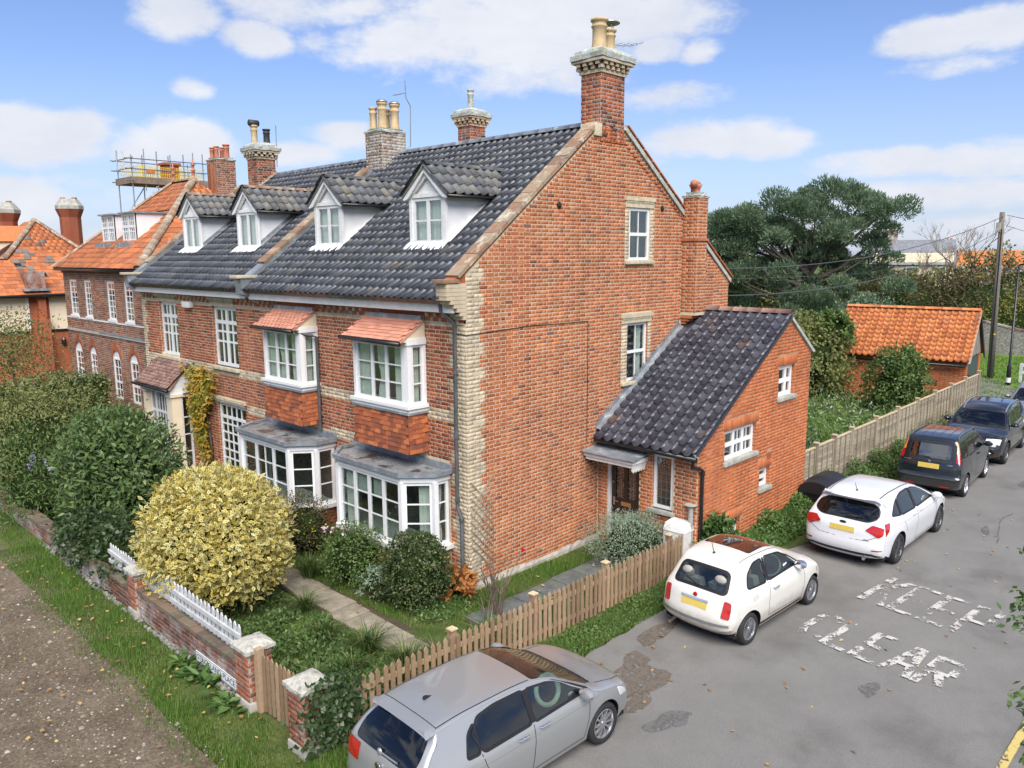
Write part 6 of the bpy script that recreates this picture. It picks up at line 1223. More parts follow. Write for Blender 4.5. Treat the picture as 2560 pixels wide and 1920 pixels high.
def cdt(outer, loops, step):
    """triangulate a 2-D outline with extra constraint loops and interior points; returns pts, tris, loop index per tri"""
    pts = []; edges = []
    def addloop(P):
        b = len(pts); pts.extend(P); edges.extend([(b+i, b+(i+1) % len(P)) for i in range(len(P))])
    def dens(P):
        r = []
        for i in range(len(P)):
            a, b = Vector(P[i]), Vector(P[(i+1) % len(P)]); n = max(1, int((b-a).length/step))
            r += [tuple(a+(b-a)*(k/n)) for k in range(n)]
        return r
    O = dens(outer); LL = [dens(l) for l in loops]; addloop(O)
    for l in LL: addloop(l)
    xs = [p[0] for p in O]; ys = [p[1] for p in O]
    def inside(P, x, y):
        c = False; j = len(P)-1
        for i in range(len(P)):
            if ((P[i][1] > y) != (P[j][1] > y)) and (x < (P[j][0]-P[i][0])*(y-P[i][1])/(P[j][1]-P[i][1])+P[i][0]): c = not c
            j = i
        return c
    arr = np.array(pts)
    x = min(xs)+step/2
    while x < max(xs):
        y = min(ys)+step/2
        while y < max(ys):
            if inside(O, x, y) and ((arr-(x, y))**2).sum(1).min() > (step*.45)**2: pts.append((x, y))
            y += step
        x += step
    vs, es, fs, *_ = delaunay_2d_cdt([Vector(p) for p in pts], edges, [], 0, 1e-5)
    tris = []; cls = []
    for f in fs:
        c = sum((vs[i] for i in f), Vector((0, 0)))/len(f)
        if not inside(O, c.x, c.y): continue
        k = -1
        for li, l in enumerate(LL):
            if inside(l, c.x, c.y): k = li
        tris.append(tuple(f)); cls.append(k)
    return [tuple(v) for v in vs], tris, cls
def rnd_loop(P, r=.05, n=4):
    """round the corners of a polygon"""
    out = []; k = len(P)
    for i in range(k):
        a, b, c = Vector(P[i-1]), Vector(P[i]), Vector(P[(i+1) % k]); d1 = (a-b); d2 = (c-b); q = min(r, d1.length*.45, d2.length*.45); p1 = b+d1.normalized()*q; p2 = b+d2.normalized()*q
        for j in range(n+1): t = j/n; out.append(tuple(p1*(1-t)**2+b*2*t*(1-t)+p2*t*t))
    return out
class Car:
    def __init__(s, name, label, L, Wd, sil, drop, plan, sect, paintm, wheels, wr, x, y, yaw, zlow=.22, cat='car', step=.07, p=2.6, k=1):
        s.root = thing(name, label, cat, (x, y, 0)); s.L = L; s.W = Wd/2; s.plan = plan; s.sect = sect; s.pm = paintm; s.wheels = wheels; s.wr = wr; s.zlow = zlow; s.p = p; s.step = step
        s.M = Matrix.Translation((x, y, 0)) @ Matrix.Rotation(yaw, 4, 'Z') @ Matrix.Scale(k, 4) @ Matrix.Translation((-L/2, 0, 0))
        C = np.array(sil, float); d = np.r_[0, np.cumsum(np.hypot(*np.diff(C, axis=0).T))]; s.knots = d; s.S = d[-1]
        s.cx = lambda q: interp(list(zip(d, C[:, 0])), q); s.cz = lambda q: interp(list(zip(d, C[:, 1])), q)
        s.dr = lambda q: interp(list(zip(d, drop)), q)
    def Y(s, x, z): return s.W*interp(s.plan, np.clip(x/s.L, 0, 1))*interp(s.sect, z)
    def edge(s, q):
        q = np.asarray(q, float); e = .01; tx, tz = s.cx(q+e)-s.cx(q-e), s.cz(q+e)-s.cz(q-e); l = np.hypot(tx, tz)+1e-9; nx, nz = -tz/l, tx/l; dd = s.dr(q)
        return s.cx(q)-nx*dd, s.cz(q)-nz*dd, nx, nz
    def shell(s, q, t, off=0):
        """point of the top skin: q metres along the centre silhouette from the rear foot, t -1..1 across"""
        q = np.asarray(q, float); t = np.asarray(t, float); ex, ez, nx, nz = s.edge(q); dd = s.dr(q); w = s.Y(ex, ez); a = np.abs(t)*math.pi/2
        yy = np.sign(t)*w*np.sin(a)**(2/s.p); b = 1-np.maximum(np.cos(a), 0)**(2/s.p)
        return np.stack([s.cx(q)-nx*dd*b+nx*off, yy, s.cz(q)-nz*dd*b+nz*off], -1)
    def ty(s, q, y):
        ex, ez, _, _ = s.edge(q); w = float(s.Y(ex, ez)); return math.copysign(math.asin(min(1, abs(y)/w)**(s.p/2))/(math.pi/2), y)
    def obj(s, name, b, m, parent=None, smooth=True, sharp=.7):
        mm = [M_[k] for k in m] if isinstance(m, list) else M_[m]
        o = b.build(name, mm, parent or s.root, smooth=smooth)
        if smooth: o.data.set_sharp_from_angle(angle=sharp)
        o.matrix_basis = s.M; return o if parent is None else o
    def part(s, name, b, m, parent=None, smooth=True, sharp=.7):
        o = s.obj(name, b, m, parent, smooth, sharp)
        if parent is not None: o.matrix_basis = Matrix()
        return o
    def build(s, side_loops, shell_loops, off_default=-.004):
        """side_loops: (name, material, [(x,z)...], both, offset); shell_loops: (name, material, [(q, y)...], offset)"""
        body = MB(); parts = {}
        # ---- shell
        qs = np.linspace(0, s.S, 30); sc = 1.0
        outer = [(0, -1)]+[(s.S*i/24, -1) for i in range(1, 24)]+[(s.S, -1), (s.S, 1)]+[(s.S*(24-i)/24, 1) for i in range(1, 24)]+[(0, 1)]
        lp = [[(q, s.ty(q, y)) for q, y in l[2]] for l in shell_loops]
        vs, tr, cl = cdt(outer, lp, .09)
        V = np.array(vs)
        def emit(b, name_tris, off):
            P = s.shell(V[:, 0], V[:, 1], off); used = sorted({i for t in name_tris for i in t}); mp = {u: k for k, u in enumerate(used)}
            b.add([tuple(P[u]) for u in used], [tuple(mp[i] for i in t) for t in name_tris])
        emit(body, [t for t, c in zip(tr, cl) if c < 0], 0)
        for k, l in enumerate(shell_loops):
            b = parts.setdefault((l[0], k, 's'), [MB(), l[1]])[0]; emit(b, [t for t, c in zip(tr, cl) if c == k], l[3] if len(l) > 3 else off_default)
        # ---- sides
        n = 70; q = np.linspace(0, s.S, n); ex, ez, _, _ = s.edge(q); top = list(zip(ex.tolist(), ez.tolist()))
        x0, x1 = top[0][0], top[-1][0]; bot = []
        xs = []
        for wx in s.wheels:
            R = s.wr+.055; h = s.wr+.0
            a0 = math.asin(max(-1, min(1, (s.zlow-s.wr)/R)))
            arc = [(wx+R*math.cos(a), s.wr+R*math.sin(a)) for a in np.linspace(math.pi-a0, a0, 17)]; xs.append(arc)
        xs.sort(key=lambda a: a[0][0]); bot = [p for a in xs for p in a]; bot = [(x, max(z, s.zlow)) for x, z in bot]
        outer = top[::-1]+bot      # front foot ... over the roof ... rear foot, then arches front-wards
        vs, tr, cl = cdt(outer, [l[2] for l in side_loops], s.step); V2 = np.array(vs); Yw = s.Y(V2[:, 0], V2[:, 1])
        for sg in (-1, 1):
            def emit2(b, tris, off):
                used = sorted({i for t in tris for i in t}); mp = {u: k for k, u in enumerate(used)}
                b.add([(V2[u, 0], sg*(Yw[u]+off), V2[u, 1]) for u in used], [tuple(mp[i] for i in (t if sg < 0 else t[::-1])) for t in tris])
            emit2(body, [t for t, c in zip(tr, cl) if c < 0], 0)
            for k, l in enumerate(side_loops):
                key = (l[0], sg, k); bb = parts.setdefault(key, [MB(), l[1]])[0]; emit2(bb, [t for t, c in zip(tr, cl) if c == k], l[3] if len(l) > 3 else off_default)
            # arch lips and liners
            for arc in xs:
                b = MB(); m = len(arc); R = 1.0; vv = []
                for (x, z) in arc: z = max(z, s.zlow); yy = float(s.Y(x, z)); vv += [(x, sg*(yy+.002), z), (x, sg*(yy-.05), z), (x, sg*(yy-.36), z)]
                b.add(vv, [(i*3+j, i*3+j+1, (i+1)*3+j+1, (i+1)*3+j) for i in range(m-1) for j in range(2)]); s.part('arch_liner', b, 'car_trim')
        me_o = s.obj('body', body, s.pm, sharp=.55)
        bm = bmesh.new(); bm.from_mesh(me_o.data); bmesh.ops.remove_doubles(bm, verts=bm.verts, dist=.004); bmesh.ops.recalc_face_normals(bm, faces=bm.faces); bm.to_mesh(me_o.data); bm.free(); me_o.data.polygons.foreach_set('use_smooth', [True]*len(me_o.data.polygons)); me_o.data.set_sharp_from_angle(angle=.6)
        s.body = me_o
        for key, (b, m) in parts.items():
            if b.f: s.part(key[0] if isinstance(key, tuple) else key, b, m, sharp=1.2)
        # ---- underside
        b = MB(); b.box((.25, -s.W*.86, s.zlow-.03), (s.L-.25, s.W*.86, s.zlow+.12)); s.part('underbody', b, 'underbody', smooth=False)
    def strip_side(s, name, pts, m, w=.012, off=.0015, sides=(-1, 1)):
        """thin ribbon on the flanks (panel gaps, trim)"""
        for sg in sides:
            P = []
            for i in range(len(pts)-1):
                a, b_ = Vector(pts[i]), Vector(pts[i+1]); n = max(1, int((b_-a).length/.06)); P += [a+(b_-a)*(k/n) for k in range(n)]
            P.append(Vector(pts[-1])); b = MB(); vs = []
            for i, p in enumerate(P):
                t = (P[min(i+1, len(P)-1)]-P[max(0, i-1)]).normalized(); nn = Vector((-t.y, t.x))
                for k in (-1, 1): q = p+nn*(w/2*k); vs.append((q.x, sg*(float(s.Y(q.x, q.y))+off), q.y))
            b.add(vs, [(2*i, 2*i+1, 2*i+3, 2*i+2) if sg > 0 else (2*i, 2*i+2, 2*i+3, 2*i+1) for i in range(len(P)-1)]); s.part(name, b, m)
    def strip_top(s, name, pts, m, w=.012, off=.0015):
        P = []
        for i in range(len(pts)-1):
            a, b_ = Vector(pts[i]), Vector(pts[i+1]); n = max(1, int((b_-a).length/.05)); P += [a+(b_-a)*(k/n) for k in range(n)]
        P.append(Vector(pts[-1])); b = MB(); vs = []
        for i, p in enumerate(P):
            t = (P[min(i+1, len(P)-1)]-P[max(0, i-1)]).normalized(); nn = Vector((-t.y, t.x))
            for k in (-1, 1): q = p+nn*(w/2*k); vs.append(tuple(s.shell(q.x, s.ty(q.x, q.y), off)))
        b.add(vs, [(2*i, 2*i+1, 2*i+3, 2*i+2) for i in range(len(P)-1)]); s.part(name, b, m)
    def wheel(s, spokes=10, rimm='alloy', r=None, w=.19, hub=True, inset=.02, twist=.0):
        r = s.wr
        for wx in s.wheels:
            for sg in (-1, 1):
                yw = float(s.Y(wx, .62))-inset; c = (wx, sg*yw, r); rr = r*.70
                t = MB().lathe((0, 0, 0), [(rr, -.0), (rr+.01, .01), (r*.92, .012), (r*.985, -.02), (r, -.06), (r, -w+.05), (r*.98, -w+.015), (r*.9, -w), (rr, -w)], 40, axis='y', cap=False)
                T = Matrix.Translation(c) @ (Matrix.Identity(4) if sg > 0 else Matrix.Rotation(math.pi, 4, 'Z'))
                to = t.build('wheel', M_['tyre'], s.root, smooth=True); to.matrix_basis = s.M @ T
                b = MB().lathe((0, 0, 0), [(rr, .0), (rr*.96, .006), (rr*.93, -.02), (rr*.90, -.09)], 40, axis='y', cap=False)
                for k in range(spokes):
                    a = 2*math.pi*k/spokes; ww = (.055 if spokes <= 10 else .022) if spokes != 5 else .06; ca, sa = math.cos(a), math.sin(a); vs = []
                    for (rad, hw, dep, tw) in ((rr*.14, ww*.75, -.012, 0), (rr*.55, ww*.6, -.006, twist*.5), (rr*.955, ww*.85, -.008, twist)):
                        for (o_, dd) in ((-hw, dep-.035), (-hw*.7, dep), (hw*.7, dep), (hw, dep-.035)):
                            a2 = a+tw; vs.append((rad*math.cos(a2)-o_*math.sin(a2)*.55, dd, rad*math.sin(a2)+o_*math.cos(a2)*.55))
                    b.add(vs, [(j*4+i, j*4+i+1, (j+1)*4+i+1, (j+1)*4+i) for j in range(2) for i in range(3)])
                b.lathe((0, 0, 0), [(rr*.20, -.03), (rr*.19, -.004), (rr*.08, .0), (.001, .0)], 16, axis='y', cap=False)
                b.build('rim', M_[rimm], to, smooth=False)
                MB().lathe((0, 0, 0), [(rr*.93, -.06), (.01, -.065)], 24, axis='y', cap=False).build('brake_disc', M_['underbody'], to)
    def mirror(s, x, z, m=None, size=.1):
        for sg in (-1, 1):
            y0 = float(s.Y(x, z)); b = MB(); c = (x, sg*(y0+.13), z+.02); n = 10; vs = []
            for (dx, k) in ((-.075, .72), (-.06, .95), (.0, 1), (.06, .75), (.10, .3)):
                for i in range(n):
                    a = 2*math.pi*i/n; vs.append((c[0]+dx, c[1]+sg*math.cos(a)*.115*k, c[2]+math.sin(a)*.078*k))
            b.add(vs, [(j*n+i, j*n+(i+1) % n, (j+1)*n+(i+1) % n, (j+1)*n+i) for j in range(4) for i in range(n)]+[tuple(range(n))[::-1], tuple(4*n+i for i in range(n))]); s.part('wing_mirror', b, m or s.pm)
            b = MB().tube([(x+.02, sg*(y0-.02), z-.03), (x+.01, sg*(y0+.06), z-.01)], .025, 6); s.part('mirror_stalk', b, 'car_trim')
    def handle(s, x, z, m='chrome'):
        for sg in (-1, 1):
            y0 = float(s.Y(x, z)); b = MB().tube([(x-.10, sg*(y0+.002), z), (x-.07, sg*(y0+.028), z+.004), (x+.07, sg*(y0+.028), z+.004), (x+.10, sg*(y0+.002), z)], [.012, .015, .015, .012], 8); s.part('door_handle', b, m)
    def plate_rear(s, q, w=.52, h=.11, m='plate_yellow', name='number_plate', off=.012, y=0, tilt=0):
        b = MB(); vs = []
        for (dq, dy) in ((-h/2, -w/2), (-h/2, w/2), (h/2, w/2), (h/2, -w/2)):
            p = s.shell(q+dq, s.ty(q+dq, dy+y) if dy+y else 0, off); vs.append(tuple(p))
        c = np.mean(np.array(vs), 0); b.add(vs, [(0, 1, 2, 3)]); b.add(vs+[tuple(np.array(v)*.0+np.array(v)+np.array((.012 if q < s.S/2 else -.012, 0, 0))) for v in vs], [(0, 4, 5, 1), (1, 5, 6, 2), (2, 6, 7, 3), (3, 7, 4, 0)]); return s.part(name, b, m, smooth=False)
    def interior(s, xd, seatm='seat_dark', xs=(1.75,), wheel_m='seat_dark', floor=None, rhd=True, z=.55, rear=True, wr=.19, wt=.016, xrear=.9):
        b = MB().box((s.L*.16, -s.W*.80, s.zlow+.13), (xd+.1, s.W*.80, s.zlow+.16)); b.box((xd-.05, -s.W*.80, .45), (xd+.45, s.W*.80, .86)); b.box((s.L*.09, -s.W*.72, s.zlow), (s.L*.17, s.W*.72, .85)); s.part('cabin_floor', b, 'seat_dark', smooth=False)
        def seat(x, y, m, wd=.5):
            b = MB(); n = 10
            def pad(x0, x1, z0, z1, lean=0, wd=wd):
                k = .06; b.add([(x0, y-wd/2+k, z0), (x1, y-wd/2, z0), (x1, y+wd/2, z0), (x0, y+wd/2-k, z0), (x0-lean, y-wd/2+k, z1), (x1-lean, y-wd/2+k, z1), (x1-lean, y+wd/2-k, z1), (x0-lean, y+wd/2-k, z1)], [(0,3,2,1),(4,5,6,7),(0,1,5,4),(1,2,6,5),(2,3,7,6),(3,0,4,7)])
            pad(x-.05, x+.48, .36, .50); pad(x-.12, x+.04, .46, 1.02, .16); b.ball((x-.26, y, 1.11), (.06, .13, .10), 10); s.part('seat', b, m, sharp=.9)
        for x in xs:
            for y in (-.36, .36): seat(x, y, seatm)
        if rear: seat(xrear, -.33, seatm, .6); seat(xrear, .33, seatm, .6)
        yy = -.36 if rhd else .36; c = Vector((xd-.22, yy, .93)); ax = Vector((-.88, 0, .45)).normalized(); u = Vector((0, 1, 0)); v = ax.cross(u); n = 24
        s.part('steering_wheel', MB().tube([c+(u*math.cos(2*math.pi*i/n)+v*math.sin(2*math.pi*i/n))*wr for i in range(n+1)], wt, 8), wheel_m)
        s.part('steering_column', MB().tube([c-u*wr, c-ax*.03, c+u*wr], .014, 6).tube([c-ax*.02, c-ax*.25], .03, 6), 'seat_dark')
def glass_frame(c, loop, w=.03, m='car_trim'):
    P = loop+[loop[0]]; c.strip_side('window_trim', P, m, w, .003)
# ---------------------------------------------------------------- silver hatchback (front right)
def hatch_silver():
    L = 4.25
    sil = [(.20, .20), (.04, .30), (.0, .48), (.035, .66), (.05, .80), (.10, .96), (.26, 1.16), (.46, 1.345), (.33, 1.385), (.55, 1.415), (1.0, 1.45), (1.6, 1.455), (2.15, 1.42), (2.52, 1.345), (2.95, 1.14), (3.25, .995), (3.34, .965), (3.75, .885), (4.02, .79), (4.14, .70), (4.215, .56), (4.235, .40), (4.16, .20)]
    drop = [.10, .13, .14, .13, .12, .10, .09, .07, .06, .06, .055, .055, .06, .07, .085, .10, .10, .10, .15, .24, .30, .30, .26]
    c = Car('silver_hatchback', 'silver hatchback parked nearest, in front of the picket fence', L, 1.79, sil, drop, [(0, .90), (.12, .965), (.3, 1), (.7, 1), (.88, .965), (1, .84)], [(.15, .90), (.30, .955), (.55, .995), (.70, 1.0), (.86, .97), (.93, .935), (1.40, .66), (1.5, .60)], 'paint_silver', (.80, 3.42), .316, -3.12, -3.90, -.04, k=.885)
    k = c.knots
    s1 = rnd_loop([(2.02, .955), (2.86, .975), (3.12, .985), (2.86, 1.125), (2.52, 1.285), (2.02, 1.345)], .05); s2 = rnd_loop([(1.10, .945), (1.96, .955), (1.96, 1.348), (1.45, 1.36), (1.13, 1.325), (1.0, 1.16)], .06); s3 = rnd_loop([(.83, .955), (1.05, .95), (1.06, 1.29), (.93, 1.2)], .05)
    ws = [(k[12]+.04, -.56), (k[12]+.04, .56), (k[15]-.02, .71), (k[15]-.02, -.71)]; rw = [(k[5]+.02, -.60), (k[5]+.02, .60), (k[6], .61), (k[7]-.06, .53), (k[7]-.06, -.53), (k[6], -.61)]
    tl = [('tail_light', 'red_lens', rnd_loop([(k[3]+.02, sg*.80), (k[5]-.02, sg*.80), (k[5]-.02, sg*.44), (k[3]+.05, sg*.46)][::int(sg)], .03), .006) for sg in (-1, 1)]
    c.build([('side_window', 'car_glass', s1), ('side_window', 'privacy_glass', s2), ('quarter_window', 'privacy_glass', s3), ('tail_light', 'red_lens', rnd_loop([(.14, .72), (.36, .80), (.38, .93), (.16, .95)], .03), .006), ('headlight', 'clear_lens', rnd_loop([(3.78, .62), (4.06, .60), (4.0, .745), (3.70, .80)], .04), .004)],
            [('windscreen', 'car_glass', rnd_loop(ws, .06)), ('rear_window', 'privacy_glass', rnd_loop(rw, .08)), *tl, ('grille', 'car_trim', rnd_loop([(k[19]-.01, -.52), (k[19]-.01, .52), (k[19]+.06, .52), (k[19]+.06, -.52)], .02), -.004)])
    c.strip_side('window_trim', s1+[s1[0]], 'car_trim', .03, .002); c.strip_side('window_trim', s2+[s2[0]], 'car_trim', .035, .002); c.strip_side('window_trim', s3+[s3[0]], 'car_trim', .03, .002)
    c.strip_side('pillar_trim', [(1.99, .96), (1.99, 1.345)], 'car_trim', .09, .003)
    for g in ([(3.08, .95), (3.05, .60), (2.98, .30)], [(1.98, .94), (1.95, .60), (1.93, .30)], [(1.06, .94), (1.10, .78), (1.16, .66)], [(1.93, .30), (2.98, .30)]): c.strip_side('panel_gap', g, 'dark_gap', .011)
    c.strip_side('crease', [(.45, .80), (1.5, .795), (3.3, .83)], 'paint_grey', .006)
    c.strip_top('panel_gap', [(k[9], -.55), (k[9], .55)], 'dark_gap', .012); c.strip_top('panel_gap', [(k[16]+.03, -.70), (k[17], -.73), (k[18]+.05, -.62)], 'dark_gap', .012); c.strip_top('panel_gap', [(k[16]+.03, .70), (k[17], .73), (k[18]+.05, .62)], 'dark_gap', .012)
    for sg in (-1, 1): c.strip_top('roof_channel', [(k[9], sg*.54), (k[11], sg*.555), (k[12], sg*.55)], 'dark_gap', .014)
    c.strip_top('scuttle', [(k[15]+.03, -.68), (k[15]+.03, .68)], 'car_trim', .08)
    c.wheel(10, 'alloy', twist=.12); c.mirror(2.95, 1.0); c.handle(1.75, .86); c.handle(2.16, .87); c.plate_rear(k[3]-.06); c.interior(2.95, wheel_m='fluffy', xs=(1.95,), wr=.205, wt=.036)
    p = c.shell(k[9]+.30, 0); c.part('aerial_fin', MB().add([(p[0]-.07, -.02, p[2]), (p[0]-.07, .02, p[2]), (p[0]+.08, 0, p[2]), (p[0]-.07, 0, p[2]+.055), (p[0]-.03, 0, p[2]+.05)], [(0, 1, 3), (0, 3, 4), (1, 4, 3), (0, 4, 2), (1, 2, 4)]), 'car_trim', smooth=False)
    p = c.shell(k[5]+.05, c.ty(k[5]+.05, .03), .02); q = c.shell(k[6]-.02, c.ty(k[6]-.02, .03), .02); q2 = c.shell(k[5]+.06, c.ty(k[5]+.06, -.33), .02); c.part('rear_wiper', MB().tube([tuple(p), tuple(q2)], .014, 6).ball(tuple(p), (.03, .05, .05), 8), 'aluminium')
    p = c.shell(k[4]+.05, 0, .008); c.part('badge', MB().lathe(tuple(p), [(.055, .0), (.055, -.012), (.04, -.014), (.001, -.014)], 20, axis='x'), 'chrome')
    return c
# ---------------------------------------------------------------- small cream-white three-door
def city_cream():
    L = 3.55
    sil = [(.16, .22), (.03, .33), (.0, .50), (.05, .68), (.10, .84), (.17, .94), (.40, 1.26), (.52, 1.40), (.62, 1.445), (1.0, 1.485), (1.45, 1.48), (1.88, 1.40), (2.2, 1.22), (2.52, 1.02), (2.60, .985), (2.95, .93), (3.25, .84), (3.42, .72), (3.51, .55), (3.53, .40), (3.44, .22)]
    drop = [.16, .22, .25, .24, .20, .17, .12, .10, .09, .08, .08, .09, .10, .12, .13, .14, .18, .26, .34, .34, .30]
    c = Car('cream_city_car', 'small cream white three-door car with brown glass roof beside the picket fence', L, 1.63, sil, drop, [(0, .84), (.14, .955), (.32, 1), (.68, 1), (.86, .955), (1, .80)], [(.15, .90), (.30, .96), (.55, 1.0), (.72, 1.0), (.86, .965), (.95, .90), (1.40, .68), (1.5, .62)], 'paint_cream', (.62, 2.92), .288, 2.86, -4.14, -.045, p=2.3, k=.94)
    k = c.knots
    s1 = rnd_loop([(1.30, .965), (2.12, .985), (2.42, .99), (2.12, 1.18), (1.82, 1.315), (1.34, 1.36)], .05); s2 = rnd_loop([(.62, .98), (1.22, .962), (1.24, 1.355), (.96, 1.34), (.72, 1.20)], .07)
    ws = [(k[11]+.05, -.50), (k[11]+.05, .50), (k[13]-.03, .62), (k[13]-.03, -.62)]; rw = [(k[5]+.03, -.52), (k[5]+.03, .52), (k[6]+.02, .46), (k[6]+.02, -.46)]
    rg = [(k[9]+.02, -.46), (k[9]+.02, .46), (k[11]-.02, .46), (k[11]-.02, -.46)]
    tl = [('tail_light', 'red_lens', rnd_loop([(k[2]+.10, sg*.52), (k[2]+.10, sg*.655), (k[4]+.06, sg*.655), (k[4]+.06, sg*.54)][::int(sg)], .035), .012) for sg in (-1, 1)]
    c.build([('side_window', 'car_glass', s1), ('quarter_window', 'car_glass', s2), ('headlight', 'clear_lens', rnd_loop([(3.08, .62), (3.28, .60), (3.26, .76), (3.06, .80)], .06), .006)], [('windscreen', 'car_glass', rnd_loop(ws, .07)), ('rear_window', 'car_glass', rnd_loop(rw, .09)), ('glass_roof', 'roof_glass', rnd_loop(rg, .06), .003), *tl])
    for l in (s1, s2): c.strip_side('window_trim', l+[l[0]], 'car_trim', .028, .002)
    c.strip_side('pillar_trim', [(1.265, .97), (1.285, 1.355)], 'car_trim', .06, .003)
    P = rnd_loop(rw, .09); c.strip_top('window_trim', P+[P[0]], 'car_trim', .06, .001)
    for g in ([(2.48, .97), (2.52, .62), (2.44, .32)], [(1.27, .95), (1.20, .62), (1.22, .36)], [(1.22, .36), (2.44, .32)]): c.strip_side('panel_gap', g, 'dark_gap', .010)
    for sg in (-1, 1): c.strip_top('roof_seam', [(k[8], sg*.50), (k[10], sg*.53), (k[11], sg*.52)], 'car_trim', .012)
    c.strip_top('bumper_strip', [(k[2]-.06, -.66), (k[2]-.06, .66)], 'aluminium', .05, .010); c.strip_side('sill_trim', [(.95, .27), (2.5, .27)], 'car_trim', .05)
    c.plate_rear(k[3]+.02, .50, .11); c.strip_top('plate_light_bar', [(k[3]+.11, -.27), (k[3]+.11, .27)], 'chrome', .035, .02)
    c.wheel(20, 'alloy'); c.mirror(2.28, 1.0, 'chrome'); c.handle(1.45, .82); c.interior(2.25, 'seat_pale', xs=(1.35,), wheel_m='seat_pale', xrear=.62)
    p = c.shell(k[8]+.03, 0); c.part('roof_aerial', MB().tube([(p[0], 0, p[2]), (p[0]-.10, 0, p[2]+.26)], [.009, .005], 6).ball((p[0], 0, p[2]+.01), (.04, .02, .02), 8), 'car_trim'); p = c.shell(k[4]+.01, 0, .010); c.part('badge', MB().lathe(tuple(p), [(.04, .0), (.04, -.012), (.03, -.015), (.001, -.016)], 18, axis='x'), 'red_lens')
    p = c.shell(k[5]+.04, 0, .012); q = c.shell(k[5]+.14, c.ty(k[5]+.14, .3), .012); c.part('rear_wiper', MB().tube([tuple(p), tuple(q)], .010, 6), 'car_trim'); c.part('exhaust', MB().tube([(-.01, .45, .22), (.2, .45, .24)], .03, 8), 'chrome')
    c.part('fuel_cap', MB().lathe((.78, -float(c.Y(.78, .80))-.001, .80), [(.085, 0), (.085, -.003), (.08, -.004), (.001, -.004)], 20, axis='y'), 'paint_cream'); return c
